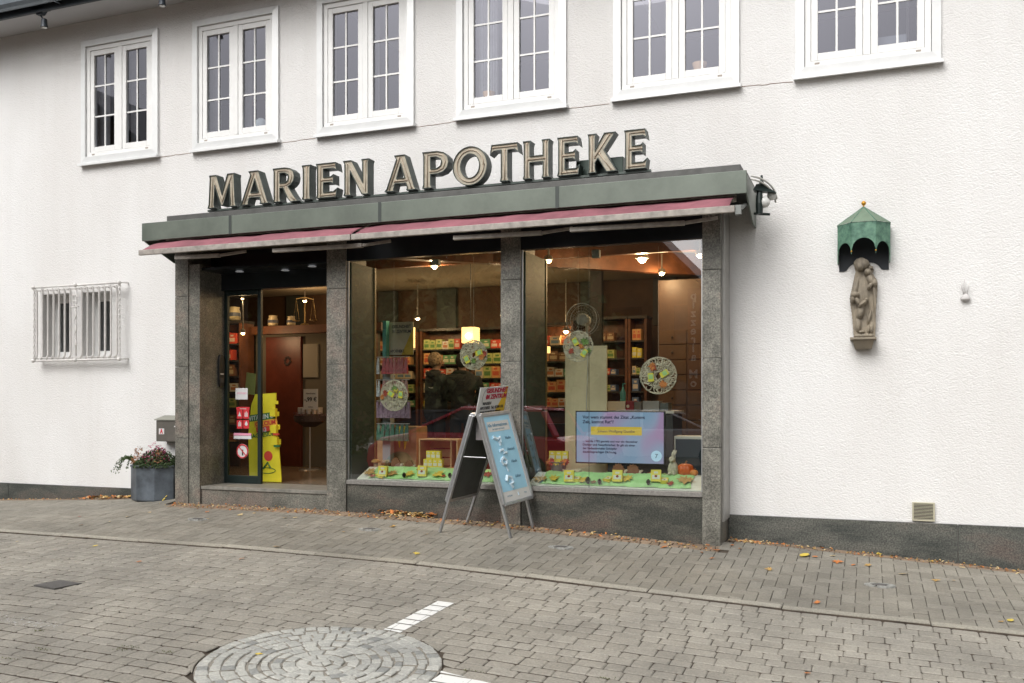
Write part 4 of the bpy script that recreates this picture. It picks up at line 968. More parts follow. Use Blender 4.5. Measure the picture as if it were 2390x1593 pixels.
# ---- lamps
WARM = mat('glowing warm bulb', (1,.7,.4), .5, emit=(1,.62,.28), estr=34); CHROME = mat('spot housing', (.35,.33,.3), .3, .7)
def lamp(p, lab, power, r=.035, group='halogen spots inside the shop', nm='spotlight', hang=None):
    t = thing(nm, lab, 'lamp', p, group)
    s = MB(); s.ball(p, r, 12, 8); s.build('bulb', WARM, t, smooth=True)
    s = MB(); s.lathe([(r*1.25,-.004),(r*1.5,.0),(r*1.5,.01),(r*1.1,.05),(.012,.06),(.01,(hang or 3.5)-p.z)], p, 14); s.build('housing', CHROME, t)
    ld = bpy.data.lights.new('bulb_light', 'POINT'); ld.energy = power*.95; ld.color = (1,.66,.36); ld.shadow_soft_size = .05
    lo = bpy.data.objects.new('bulb_light', ld); C.objects.link(lo); lo.parent = t; lo.location = (0,0,-r-.03)
lamp(at(998,611,1.2), 'single halogen spot seen high in the middle shop window', 30)
lamp(at(1260,597,.9), 'halogen spot at the upper left of the right shop window', 9)
lamp(at(1475,593,1.6), 'large bright halogen spot high in the right shop window', 55, .055)
lamp(at(1520,626,2.6), 'bright halogen spot just below the large one', 24)
lamp(at(1608,585,1.2), 'halogen spot against the far right pillar', 28, .036)
lamp(at(557,685,2.0), 'small halogen spot at the top of the door glass', 10, .02)
lamp(at(558,764,2.0), 'halogen spot over the shelf behind the door glass', 11, .028)
lamp(at(1300,760,4.5), 'halogen spot glowing left of the fan', 22, .04)
lamp(at(700,690,4.2), 'halogen spot deep inside over the jar shelf', 18, .03)
lamp(Vector((-6.9,4.3,2.95)), 'halogen spot above the back shelf on the left', 22, .03)
lamp(Vector((-5.4,4.3,2.95)), 'halogen spot above the back shelf on the right', 22, .03)
lamp(Vector((-4.4,2.2,3.3)), 'halogen spot over the sales counter', 32, .03)
# lit shade pendant, lit little boxes
SHADE = mat('glowing parchment shade', (.9,.6,.3), .7, emit=(1,.60,.20), estr=2.3)
p = at(1081,769,2.0); t = thing('pendant_lamp', 'glowing square parchment pendant above the customers', 'lamp', p)
s = MB(); s.box(p.x-.095,p.x+.095,1.91,2.09,p.z-.11,p.z+.10); s.build('shade', SHADE, t, bevel=.008); s = MB(); s.tube([(p.x,2.0,p.z+.1),(p.x,2.0,3.55)], .006, 5); s.build('cord', BLACK, t)
s = MB(); s.ball((p.x+.02,1.87,p.z-.02), .035, 10, 6); s.build('bulb', WARM, t)
p = at(950,773,1.4); s = MB(); s.box(p.x-.012,p.x+.012,1.38,1.42,p.z-.14,p.z+.12); tag(s.build('light_tube', SHADE), 'narrow upright glowing light beside the header card', 'lamp')
p = at(1253,803,4.0); s = MB(); s.box(p.x-.06,p.x+.06,3.95,4.05,p.z-.05,p.z+.05); tag(s.build('lit_cube', SHADE), 'small glowing cube lamp on the shelf at the left edge of the right window', 'lamp')
# ---- shelf units on the back wall with rows of packages
PK = {}
def pk(name, col, band=None):
    if name not in PK: PK[name] = (mat(name+' carton', col, .5), mat(name+' label band', band or (.6,.6,.55), .5))
    return PK[name]
COLS = {'orange': ((.62,.33,.13),(.50,.10,.05)), 'yellow green': ((.42,.46,.16),(.10,.22,.06)), 'cream': ((.62,.52,.36),(.15,.25,.35)), 'red': ((.55,.07,.04),(.65,.5,.4)), 'white': ((.62,.58,.5),(.45,.18,.08)), 'green': ((.12,.3,.14),(.6,.6,.4)), 'blue': ((.10,.16,.3),(.6,.55,.5)), 'yellow': ((.72,.62,.06),(.62,.66,.55)), 'brown': ((.22,.10,.05),(.5,.4,.25))}
def carton(col, w_, d_, h_, loc, label, group, nm='carton', rotz=0):
    m1, m2 = pk(col, *COLS[col]); key = f'{nm}{col}{w_:.3f}{h_:.3f}'
    s = MB(); s.box(-w_/2,w_/2,-d_/2,d_/2,0,h_); o = s.build(nm, m1, origin=(0,0,0)); o.location = loc; o.rotation_euler[2] = rotz
    tag(o, label, 'package', group)
    b = MB(); b.box(-w_*.38,w_*.38,-d_/2-.0015,-d_/2-.0005,h_*.2,h_*.55); b.box(-w_*.2,w_*.2,-d_/2-.0015,-d_/2-.0005,h_*.68,h_*.84)
    bb = b.build('label', m2, origin=(0,0,0)); bb.parent = o
    return o
def copyrow(src, n, dx, alts=None, h_=0):
    base = src['label']; src['label'] = 'first '+base; cur = src; var = {}
    for k in range(1, n):
        col = None
        if alts and random.random() < .45: col = random.choice(alts)
        elif alts and k > 1 and cur is not src and random.random() < .6: col = cur.get('_c')
        sc_ = random.choice((1,1,.9,.8,.94)) if alts else 1
        if col:
            if col not in var:
                c0 = carton(col, dx-.006, .14, h_, src.location, 'x', src['group']); var[col] = c0; o = c0; o.location = src.location+Vector((dx*k, random.uniform(-.01,.01), 0)); o['label'] = ordn(k)+' package from the left, '+col+', '+base.split(' carton from the left ')[1]
            else: o = dup(var[col], src.location+Vector((dx*k, random.uniform(-.01,.01), 0)), ordn(k)+' package from the left, '+col+', '+base.split(' carton from the left ')[1])
            o['_c'] = col
        else: o = dup(src, src.location+Vector((dx*k, random.uniform(-.01,.01), 0)), ordn(k)+' '+base)
        if sc_ != 1: o.scale = (1,1,sc_)
        cur = o
        if alts: o.rotation_euler[2] = random.uniform(-.06,.06)
SHZ = [2.47,2.22,1.98,1.74,1.50,1.24,.98]; RN = ['top','second','third','fourth','fifth','sixth','lowest']
def shelf_unit(x0, x1, y, lab, rows, where, skip=()):
    t = thing('shelf_unit', lab, 'shelf', ((x0+x1)/2, y, .6), 'shelf units in the shop')
    s = MB(); s.box(x0,x0+.035,y-.16,y+.16,.6,2.78); s.box(x1-.035,x1,y-.16,y+.16,.6,2.78); s.box(x0+.036,x1-.036,y+.13,y+.15,.6,2.78); s.build('carcass', WOOD, t)
    s = MB()
    for z in SHZ: s.box(x0+.036,x1-.036,y-.16,y+.129,z-.022,z)
    s.box(x0-.01,x1+.01,y-.18,y+.16,2.781,2.82); s.build('shelf_board', mat('dark shelf board', (.03,.025,.02), .5) if 'dark shelf board' not in bpy.data.materials else bpy.data.materials['dark shelf board'], t)
    for r_, (col, w_, h_, n) in enumerate(rows):
        if not col: continue
        x = x0+.05+w_/2; src = carton(col, w_-.006, .14, h_, (x, y-.06, SHZ[r_]+.0005), f'{col} carton from the left on the {RN[r_]} shelf {where}', f'cartons on the {RN[r_]} shelf {where}')
        copyrow(src, min(n, int((x1-x0-.1)/w_)), w_, [c for c in ('orange','cream','white','green','red','yellow green') if c != col], h_)
X0 = ao(877,900,5.0).x; UW = .95
shelf_unit(X0-.02, X0+UW-.05, 5.0, 'wooden shelf unit behind the hanging packets at the left of the middle window', [('orange',.20,.16,4),('brown',.12,.15,6),('cream',.15,.14,5),('red',.13,.15,6),('white',.16,.12,5)], 'behind the hanging packets')
shelf_unit(X0+UW, X0+2*UW-.05, 5.0, 'wooden shelf unit with green and orange cartons behind the two customers', [('yellow green',.115,.17,7),('orange',.12,.19,7),('red',.14,.17,6),('cream',.10,.16,8),('yellow',.1,.1,8)], 'behind the two customers')
shelf_unit(X0+2*UW, X0+3*UW-.05, 5.0, 'wooden shelf unit with yellow green cartons beside the middle pillar', [('green',.14,.15,6),('yellow green',.16,.17,5),('cream',.15,.2,5),('orange',.13,.17,6),('yellow',.15,.15,5)], 'beside the middle pillar')
XB = ao(1270,900,4.6).x
shelf_unit(XB-.25, XB+.62, 4.6, 'wooden shelf unit with orange and white cartons at the left of the right window', [('orange',.17,.15,5),('brown',.16,.17,5),('cream',.14,.15,5),('orange',.15,.2,5),('orange',.12,.15,6)], 'left of the beige board')
a_ = ao(1416,900,3.9).x; b_ = ao(1512,900,3.9).x
shelf_unit(a_-.5, a_+.35, 3.9, 'dark shelf unit with small pale bottles right of the tall beige board', [('brown',.12,.12,5),('brown',.12,.12,5),('blue',.09,.10,7),('blue',.09,.10,7),('blue',.1,.10,7)], 'right of the beige board')
shelf_unit(a_+.36, b_+.02, 3.9, 'wooden cabinet with lit rows of yellow bottles behind the flower wreath', [('orange',.07,.16,7),('yellow',.07,.15,7),('cream',.06,.12,7),('blue',.1,.18,4),('blue',.1,.15,4)], 'of the lit cabinet')
# drawer wall at the right
a_, b_ = ao(1535,900,2.9).x, -1.45
dw = thing('drawer_wall', 'brown wooden apothecary drawer wall behind the right wreath', 'cabinet', ((a_+b_)/2,3.0,.6))
s = MB(); s.box(a_,b_,2.92,3.3,.6,3.2); s.build('cabinet_body', mat('dark brown veneer', (.050,.022,.011), .5, var=.2, vscale=4), dw)
for i in range(3):
    for j in range(9):
        w_ = (b_-a_)/3; x = a_+w_*i; z = .75+j*.2; s = MB(); s.box(x+.012,x+w_-.012,2.905,2.919,z,z+.185); d_ = s.build('drawer', TANW, dw, bevel=.003)
        s = MB(); s.ball((x+w_/2,2.893,z+.09), .014, 8, 5); s.build('knob', BLACK, d_)
# shelves behind the door glass
xa, xb = at(522,900,2.45).x, at(566,900,2.45).x
shelf_unit(xa-.35, xb+.02, 2.45, 'wooden shelf unit with tan cartons seen through the door glass', [('orange',.14,.2,4),('cream',.16,.16,4),('brown',.13,.17,4),('orange',.15,.14,4),('cream',.14,.15,4),('brown',.14,.15,4),('orange',.14,.14,4)], 'behind the door glass')
# jars and scales on the high shelf
JAR = mat('glazed pharmacy jar', (.55,.46,.28), .25); JBAND = mat('blue jar lettering', (.08,.09,.12), .4)
def jar(p, r, lab):
    t = thing('pharmacy_jar', lab, 'jar', p, 'old pharmacy jars'); s = MB(); s.lathe([(r*.75,0),(r,.02),(r*1.05,r*1.2),(r*.8,r*1.9),(r*.85,r*2.1)], p, 18); j_ = s.build('jar_body', JAR, t, smooth=True)
    s = MB(); s.lathe([(r*1.06,r*.7),(r*1.06,r*1.3)], p, 18); s.build('band', JBAND, t); s = MB(); s.lathe([(r*.9,r*2.1),(r*.9,r*2.2),(.01,r*2.35)], p, 14); s.build('lid', JAR, t)
q = at(627,752,2.65); jar(Vector((q.x,2.65,2.741)), .075, 'white glazed jar at the left end of the high brown shelf'); q = at(669,755,2.65); jar(Vector((q.x,2.65,2.741)), .065, 'white glazed jar in the middle of the high brown shelf')
q = at(538,733,2.40); jar(Vector((q.x,2.40,2.823)), .095, 'large brown banded jar behind the door glass')
q = at(700,755,2.65); t = thing('balance_scale', 'old brass balance scale standing on the high brown shelf', 'scale', (q.x,2.65,2.741)); BR = mat('old brass', (.4,.28,.12), .35, .7)
s = MB(); s.lathe([(.07,0),(.06,.02),(.01,.04),(.009,.42)], (q.x,2.65,2.741), 12); s.build('stand', BR, t); s = MB(); s.tube([(q.x-.15,2.65,3.15),(q.x,2.65,3.17),(q.x+.15,2.65,3.13)], .009, 6); s.build('beam', BR, t)
for sg, zz in ((-1,3.15),(1,3.13)):
    s = MB(); s.lathe([(.01,0),(.06,.015),(.062,.02)], (q.x+sg*.15,2.65,2.80), 12)
    for u in (0,2.1,4.2): s.tube([(q.x+sg*.15,2.65,zz),(q.x+sg*.15+.05*math.cos(u),2.65+.05*math.sin(u),2.82)], .0015, 4)
    s.build('pan', BR, t)
# price sign stand with basket of jars
q = at(712,1068,2.2); t = thing('display_stand', 'round stand of white tubs on a steel pole inside the open door', 'display stand', (q.x,2.2,.601))
s = MB(); s.lathe([(.16,0),(.15,.012),(.013,.02),(.013,.62),(.1,.64)], (q.x,2.2,.601), 20); s.build('pole', ALU, t)
s = MB(); s.lathe([(.08,.62),(.22,.70),(.235,.78),(.22,.78),(.2,.72)], (q.x,2.2,.601), 24); s.build('basket', mat('dark wicker', (.06,.04,.035), .8, bump=.6, bscale=60), t)
TUB = mat('white tub', (.5,.46,.43), .4); rg = MB()
for k in range(11):
    u = k*.571; s = MB(); s.lathe([(.026,0),(.03,.09),(.024,.095)], (q.x+.15*math.cos(u),2.2+.15*math.sin(u),1.41), 10)
    o = s.build('tub', TUB); tag(o, 'white tub standing in the ring on the round stand inside the door', 'tub', 'white tubs on the round stand')
s = MB()
for k in range(260): u = random.random()*6.28; leafquad(s, Vector((q.x+random.uniform(.18,.24)*math.cos(u),2.2+random.uniform(.18,.24)*math.sin(u),1.36+random.uniform(-.03,.07))), 0, .03)
tag(s.build('dry_flower_wreath', mat('dry mauve flowers', (.16,.10,.11), .8, var=.5, vscale=40)), 'ring of dry mauve flowers around the stand basket', 'flowers')
p = at(697,893,2.0); r_ = at(730,940,2.0); sg = thing('price_sign', 'white price card reading 99 above the stand of tubs', 'sign', ((p.x+r_.x)/2,2.0,r_.z))
s = MB(); s.box(p.x,r_.x,2.0,2.006,r_.z,p.z); s.build('card', mat('white price card', (.62,.60,.56), .5), sg); s = MB(); s.tube([((p.x+r_.x)/2,2.01,r_.z),((p.x+r_.x)/2,2.01,1.45)], .006, 6); s.build('stem', ALU, sg)
mx_ = (p.x+r_.x)/2
text(sg, 'price_text', '-,99 €', .085, BLACK, (mx_,1.998,(p.z+r_.z)/2-.03), bold=.0015); text(sg, 'price_text', 'Handcreme', .034, BLACK, (mx_,1.998,p.z-.075), shear=.3); text(sg, 'price_text', 'Apotheke', .02, BLACK, (mx_,1.998,r_.z+.03))
# yellow cardboard display
YEL = mat('yellow cardboard', (.78,.66,.03), .55, var=.05); YG = mat('green print', (.03,.15,.05), .5); YR = mat('red yellow print', (.6,.06,.04), .5)
Yd = .26; P_ = lambda dx, dy: (at(dx,dy,Yd).x, at(dx,dy,Yd).z)
yd = thing('cardboard_display', 'tall yellow cardboard display with pockets advertising vitamins in the doorway', 'display', (at(610,1107,Yd).x, Yd, .607))
out = [(573,1107),(570,1000),(577,930),(586,905),(634,902),(634,920),(638,920),(638,928),(631,928),(632,945),(640,945),(640,955),(634,955),(634,975),(642,975),(642,986),(636,986),(636,1008),(644,1008),(644,1020),(640,1020),(646,1100),(646,1108)]
s = MB(); pts = [P_(*q) for q in out]; pts = [(x, max(z, .607)) for x, z in pts]; s.prism(pts[::-1], Yd, Yd+.012); s.build('board', YEL, yd)
for k, (dx, dy) in enumerate(((633,947),(635,985),(637,1012))):
    c_ = at(dx-6,dy,Yd-.03); s = MB(); s.box(c_.x-.035,c_.x+.045,Yd-.05,Yd-.001,c_.z-.05,c_.z+.05); s.build('pocket', YEL, yd, bevel=.004)
    if k: s = MB(); s.box(c_.x,c_.x+.08,Yd-.052,Yd-.03,c_.z-.075,c_.z-.05); s.build('tag', (YR, YG)[k-1], yd)
def ytxt(w_, dx, dy, size, m, bg_=None, ang=.12, wd=0):
    c_ = at(dx,dy,Yd-.003); r_ = Vector((math.cos(ang),0,math.sin(ang))); u_ = Vector((-math.sin(ang),0,math.cos(ang)))
    if bg_:
        s = MB(); hh = size*.55; q = Vector((c_.x,Yd-.002,c_.z+size*.35)); s.add([q-r_*wd-u_*hh, q+r_*wd-u_*hh, q+r_*wd+u_*hh, q-r_*wd+u_*hh], [(0,1,2,3)]); s.build('print', bg_, yd)
    text(yd, 'print_text', w_, size, m, (c_.x,Yd-.004,c_.z), right=r_, up=u_, bold=.002)
ytxt('VITAMIN C', 600, 962, .075, WPAP, YG, wd=.2); ytxt('CALCIUM', 610, 976, .07, REDP, mat('orange print', (.75,.35,.05), .5), wd=.17); ytxt('B12', 604, 991, .07, WPAP, YR, wd=.1); ytxt('MAGNESIUM', 602, 1003, .07, YG, YEL, wd=.2)
c_ = at(616,1047,Yd-.003); s = MB(); s.prism([(c_.x+.062*math.cos(t_*.3307),c_.z+.062*math.sin(t_*.3307)) for t_ in range(19)], Yd-.003, Yd-.001); s.build('print', YR, yd)
c_ = at(612,1080,Yd-.003); s = MB(); s.tube([(c_.x+.13*math.cos(u*.3),Yd-.004,c_.z+.035*math.sin(u*.3)) for u in range(22)], .004, 4, closed=True); s.tube([(c_.x-.05,Yd-.004,c_.z+.02),(c_.x+.02,Yd-.004,c_.z+.10),(c_.x+.06,Yd-.004,c_.z+.03)], .012, 5); s.build('print', YG, yd)
c_ = at(574,880,.5); s = MB(); s.prism([(c_.x-.08,c_.z-.13),(c_.x+.07,c_.z-.15),(c_.x+.09,c_.z+.12),(c_.x-.05,c_.z+.14)], .5, .506); tag(s.build('leaflet', mat('light green leaflet', (.35,.42,.16), .5)), 'tilted light green leaflet behind the upper door glass', 'leaflet')
# ================================================================ DISPLAY WINDOWS
BOARD = mat('off white display board', (.68,.67,.60), .6); CLOTHG = mat('light green crepe cloth', (.37,.66,.27), .8, var=.12, vscale=9)
def tray(x0, x1, lab, xc0, xc1, endR):
    t = thing('display_board', lab, 'display board', ((x0+x1)/2,-.3,.738)); s = MB()
    s.hexa([(x0,-.435,.7385),(x1,-.435,.7385),(x1,-.19,.7385),(x0+.02,-.19,.7385),(x0,-.435,.752),(x1,-.435,.752),(x1,-.19,.865),(x0+.02,-.19,.865)]); s.box(x0+.05,x1,-.19,.11,.7385,.852); s.build('board', BOARD, t, bevel=.004)
    s = MB(); n = 90; m_ = 6; vs = []
    for j in range(m_+1):
        for i in range(n+1):
            x = xc0+(xc1-xc0)*i/n; yy = -.43+.27*j/m_; zz = .757+.113*min(1,(yy+.435)/.245); zz += .006*abs(math.sin(i*.55+math.sin(i*.21)*2))+.003*math.sin(j*1.3+i*.3)
            vs.append((x+.01*math.sin(i+j), yy, zz))
    s.add(vs, [(j*(n+1)+i,j*(n+1)+i+1,(j+1)*(n+1)+i+1,(j+1)*(n+1)+i) for j in range(m_) for i in range(n)]); o = s.build('cloth', CLOTHG, smooth=True); tag(o, lab.split(' holding')[0].replace('white sloping board', 'wrinkled light green cloth spread over the board'), 'cloth')
tray(at(820,1098,-.43).x, -3.52, 'white sloping board in the middle window holding autumn decoration', at(845,1098,-.43).x, -3.53, False)
tray(at(1213,1108,-.43).x, -1.48, 'white sloping board in the right window holding autumn decoration', at(1240,1100,-.43).x, at(1585,1100,-.43).x, True)
LEAFC = {'tan': mat('tan maple leaf', (.42,.26,.08), .7, var=.25, vscale=30), 'yellow': mat('yellow maple leaf', (.62,.47,.07), .7, var=.2, vscale=30), 'red': mat('dark red maple leaf', (.32,.05,.03), .7, var=.3, vscale=30), 'orange': mat('orange maple leaf', (.5,.17,.04), .7, var=.25, vscale=30), 'green': mat('green maple leaf', (.14,.24,.06), .7, var=.3, vscale=30), 'pale': mat('pale dry leaf', (.55,.42,.22), .7, var=.2, vscale=30), 'brown': mat('brown dry leaf', (.25,.12,.05), .8, var=.3, vscale=30)}
MAPLE = [(0,-.5),(.06,-.22),(.34,-.30),(.30,-.12),(.55,.02),(.32,.10),(.38,.30),(.16,.22),(0,.58),(-.16,.22),(-.38,.30),(-.32,.10),(-.55,.02),(-.30,-.12),(-.34,-.30),(-.06,-.22)]
def maple(c, size, u, v, m, lab=None, group=None, parent=None, nm='maple_leaf', shape=MAPLE):
    """u, v: in-plane axes"""
    u = Vector(u).normalized(); v = Vector(v).normalized(); n_ = u.cross(v); a = random.random()*6.28; ca, sa = math.cos(a), math.sin(a); c = Vector(c); s = MB()
    vs = [c+n_*.06*size*.3]
    for (x, y) in shape:
        X_, Y_ = x*ca-y*sa, x*sa+y*ca; vs.append(c+u*X_*size+v*Y_*size+n_*size*(.10*(x*x)*2+random.uniform(0,.06)))
    k = len(shape); s.add(vs, [(0, 1+i, 1+(i+1)%k) for i in range(k)])
    o = s.build(nm, m, parent)
    return o if parent else tag(o, lab, 'leaf', group)
SL = Vector((0,.245,.113)).normalized()
def on_board(ox, oy):     # point of the sloping cloth at a photo position
    d = None
    for k in range(60):
        Y = -.43+.24*k/59; p = ao(ox, oy, Y); z = .77+.113*(Y+.435)/.245
        if d is None or abs(p.z-z) < d[0]: d = (abs(p.z-z), Vector((p.x, Y, z)))
    return d[1]
for ox, oy, sz, col, lab in ((862,1103,.16,'tan','tan maple leaf at the left end of the middle window cloth'),(870,1112,.08,'red','red leaf by the left end of the middle window cloth'),(915,1106,.14,'tan','tan maple leaf right of the first yellow box'),(890,1114,.09,'yellow','yellow leaf under the first yellow box'),
    (955,1107,.13,'yellow','yellow maple leaf between pine cone and second yellow box'),(978,1096,.08,'red','dark red leaf touching the second yellow box'),(1022,1108,.15,'yellow','pale yellow maple leaf right of the second yellow box'),(1035,1112,.06,'red','small red leaf left of the A-board on the cloth'),(1140,1108,.14,'red','large red maple leaf seen between the A-board legs'),
    (1262,1119,.16,'tan','tan maple leaf at the left end of the right window cloth'),(1292,1118,.13,'yellow','yellow maple leaf left of the box row in the right window'),(1360,1122,.12,'yellow','yellow leaf right of the first box in the right window'),(1385,1126,.07,'brown','brown leaf between the two pine cones in the right window'),
    (1418,1121,.12,'yellow','yellow leaf left of the middle box in the right window'),(1462,1119,.15,'yellow','yellow green maple leaf right of the middle box'),(1565,1130,.09,'red','dark red leaf right of the flat box'),(1600,1122,.17,'tan','large tan maple leaf at the right end of the cloth')):
    maple(on_board(ox, oy)+Vector((0,0,.008)), sz, (1,0,0), SL, LEAFC[col], lab, 'maple leaves on the display boards')
for ox, oy, sz, col, lab in ((1612,1104,.11,'red','dark red maple leaf below the small pumpkin'),(1340,1094,.1,'orange','orange leaf beside the pale wooden slab'),(1515,1095,.1,'orange','orange leaf lying left of the rabbit'),(1548,1094,.1,'green','green leaf lying just left of the rabbit'),(930,1084,.12,'red','dark red leaf under the left hedgehogs'),(1060,1088,.1,'orange','orange leaf right of the wooden crate'),(1420,1097,.09,'green','green leaf left of the right hedgehogs')):
    p = ao(ox, oy, -.12); maple(Vector((p.x,-.12,.865)), sz, (1,0,0), (0,1,.15), LEAFC[col], lab, 'maple leaves on the display boards')
def ybox(p, w_, d_, h_, lab, tilt=0, rz=.15):
    o = carton('yellow', w_, d_, h_, p, lab, 'yellow medicine boxes on the display boards', 'medicine_box', rz); o.rotation_euler[0] = tilt
    s = MB(); s.ball((0,-d_/2-.001,h_*.45), w_*.17, 8, 5, (1,.1,.8)); b = s.build('fruit_print', LEAFC['red'], origin=(0,0,0)); b.parent = o
    return o
for ox, lab in ((893,'yellow box standing nearest the left end of the middle window cloth'),(985,'yellow box in the centre of the middle window cloth'),(1328,'yellow box below the pale wooden slab'),(1441,'yellow box below the two right hedgehogs'),(1531,'yellow box nearest the rabbit')):
    p = on_board(ox, 1112 if ox < 1200 else 1124); ybox(p, .098, .05, .115, lab, -.25)
for ox, oy, lab in ((1344,1124,'small flat yellow box right of the first box in the right window'),(1415,1124,'small flat yellow box left of the middle box in the right window'),(1550,1128,'small flat yellow box right of the box nearest the rabbit'),(882,1112,'small flat yellow box left of the first box in the middle window')):
    p = on_board(ox, oy); o = ybox(p+Vector((0,0,.01)), .07, .03, .085, lab, -1.25, random.uniform(-.6,.6))
CONE = mat('dark pine cone', (.045,.03,.02), .8)
def cone(p, h_, lab):
    s = MB()
    for j in range(9):
        z = h_*j/9; r_ = h_*.42*math.sin(math.pi*(j+1)/10.5)
        for k in range(8):
            u = k*.785+j*.4; a = Vector((p.x+r_*.5*math.cos(u),p.y+r_*.5*math.sin(u),p.z+z)); b = Vector((p.x+r_*math.cos(u),p.y+r_*math.sin(u),p.z+z+h_*.05)); s.bar(a, b, h_*.16, h_*.05)
    s.lathe([(h_*.1,0),(h_*.22,h_*.4),(.004,h_)], p, 8); tag(s.build('pine_cone', CONE), lab, 'pine cone', 'pine cones on the display boards')
for ox, oy, lab in ((943,1114,'pine cone between the two yellow boxes of the middle window'),(1050,1115,'pine cone just left of the A-board'),(1372,1128,'larger pine cone of the pair in the right window'),(1399,1130,'smaller pine cone of the pair in the right window'),(1513,1131,'pine cone left of the box nearest the rabbit')): cone(on_board(ox, oy), .055 if ox != 1372 else .068, lab)
HEDG = mat('rusty wooden hedgehog', (.24,.10,.05), .75, var=.2, vscale=15); HFACE = mat('pale hedgehog face', (.55,.45,.33), .7)
def hedgehog(x, w_, h_, Y, lab):
    z = .853; pts = [(x-w_*.5,z),(x+w_*.3,z)]; n = 15
    for k in range(n):
        u = math.pi*k/(n-1); rr = 1 if k % 2 else .84; pts.append((x-.07*w_+w_*.42*rr*math.cos(u), z+.02+(h_-.02)*rr*math.sin(u)**.7))
    t = thing('wooden_hedgehog', lab, 'decoration', (x,Y,z), 'wooden hedgehogs'); s = MB(); s.prism(pts[::-1], Y-.012, Y+.012); s.build('body', HEDG, t)
    s = MB(); s.prism([(x+w_*.28,z),(x+w_*.36,z),(x+w_*.42,z+h_*.2),(x+w_*.56,z+h_*.38),(x+w_*.5,z+h_*.48),(x+w_*.34,z+h_*.42)][::-1], Y-.016, Y+.010); s.build('face', HFACE, t)
for ox, w_, h_, lab in ((926,.15,.115,'larger wooden hedgehog left of the crate'),(957,.13,.09,'smaller wooden hedgehog left of the crate'),(1446,.16,.115,'left wooden hedgehog below the screen'),(1480,.165,.11,'right wooden hedgehog below the screen')): hedgehog(ao(ox,1080,-.1).x, w_, h_, -.1, lab)
p = ao(877,1080,-.1); t = thing('mushroom_ornament', 'small mushroom ornament with a tan cap at the left of the middle window', 'decoration', (p.x,-.1,.853))
s = MB(); s.lathe([(.022,0),(.026,.03),(.02,.06)], (p.x,-.1,.853), 12); s.build('stem', HFACE, t, smooth=True); s = MB(); s.lathe([(.02,.05),(.055,.055),(.05,.075),(.025,.09),(.003,.093)], (p.x,-.1,.853), 14); s.build('cap', LEAFC['tan'], t, smooth=True)
p = ao(902,1080,-.08); t = thing('nut_bowl', 'small brown bowl of hazelnuts behind the green cloth', 'bowl', (p.x,-.08,.853)); s = MB(); s.lathe([(.03,0),(.06,.03),(.065,.05),(.058,.05)], (p.x,-.08,.853), 14); s.build('bowl', LEAFC['brown'], t)
s = MB(); [s.ball((p.x+random.uniform(-.04,.04),-.08+random.uniform(-.04,.04),.853+random.uniform(.05,.075)), .014, 6, 4) for _ in range(16)]; s.build('nuts', HFACE, t)
# wooden crate with stacked yellow boxes
a_, b_ = ao(985,1080,.02), ao(1075,1080,.02); t = thing('wooden_crate', 'open wooden crate on its side holding stacked yellow boxes', 'crate', ((a_.x+b_.x)/2,.08,.853)); zc = ao(985,1023,.02).z
s = MB(); x0, x1 = a_.x, b_.x; s.box(x0,x0+.016,-.06,.2,.853,zc); s.box(x1-.016,x1,-.06,.2,.853,zc); s.box(x0+.0165,x1-.0165,-.06,.2,zc-.012,zc); s.box(x0+.0165,x1-.0165,-.06,.2,.853,.863)
for k in range(3): s.box(x0+.017,x1-.017,.185,.199,.87+k*.1,.955+k*.1)
s.box(x1-.09,x1-.078,-.05,.18,.8635,zc-.0125); s.build('crate_frame', WOODL, t, bevel=.002)
bw = .059
src = carton('yellow', bw-.003, .05, .092, (x0+.078,-.02,.8635), 'yellow box from the left in the lower row inside the crate', 'yellow boxes in the crate'); copyrow(src, 4, bw)
src = carton('yellow', bw-.003, .05, .092, (x0+.112,-.02,.956), 'yellow box from the left in the upper row inside the crate', 'yellow boxes in the crate'); copyrow(src, 3, bw)
# pot with yellow boxes
p = ao(1303,1090,-.08); t = thing('autumn_pot', 'grey pot of maple leaves holding yellow boxes at the left of the right window', 'pot', (p.x,-.08,.853)); s = MB(); s.lathe([(.07,0),(.09,.1),(.1,.11),(.09,.115),(.08,.09)], (p.x,-.08,.853), 18); s.build('pot', mat('grey pot', (.14,.17,.18), .5), t)
for k in range(9): u = k*.7; maple((p.x+.09*math.cos(u),-.08+.08*math.sin(u),.965), .09, (1,0,.2), (0,.4,1), LEAFC[('red','yellow','orange')[k%3]], parent=t, nm='leaf')
src = carton('yellow', .066, .03, .10, (p.x-.07,-.06,.975), 'yellow box from the left standing in the grey autumn pot', 'yellow boxes in the autumn pot'); copyrow(src, 3, .07)
p = ao(1336,1098,-.15); s = MB(); s.prismz([(p.x+.1*math.cos(u*.42)*(1+.1*math.sin(u*5)),-.15+.05*math.sin(u*.42)) for u in range(15)], .868, .895); tag(s.build('wooden_slab', mat('pale bark slab', (.46,.38,.27), .8, var=.3, vscale=20), bevel=.004), 'pale oval slab of wood above the first yellow box', 'wood slab')
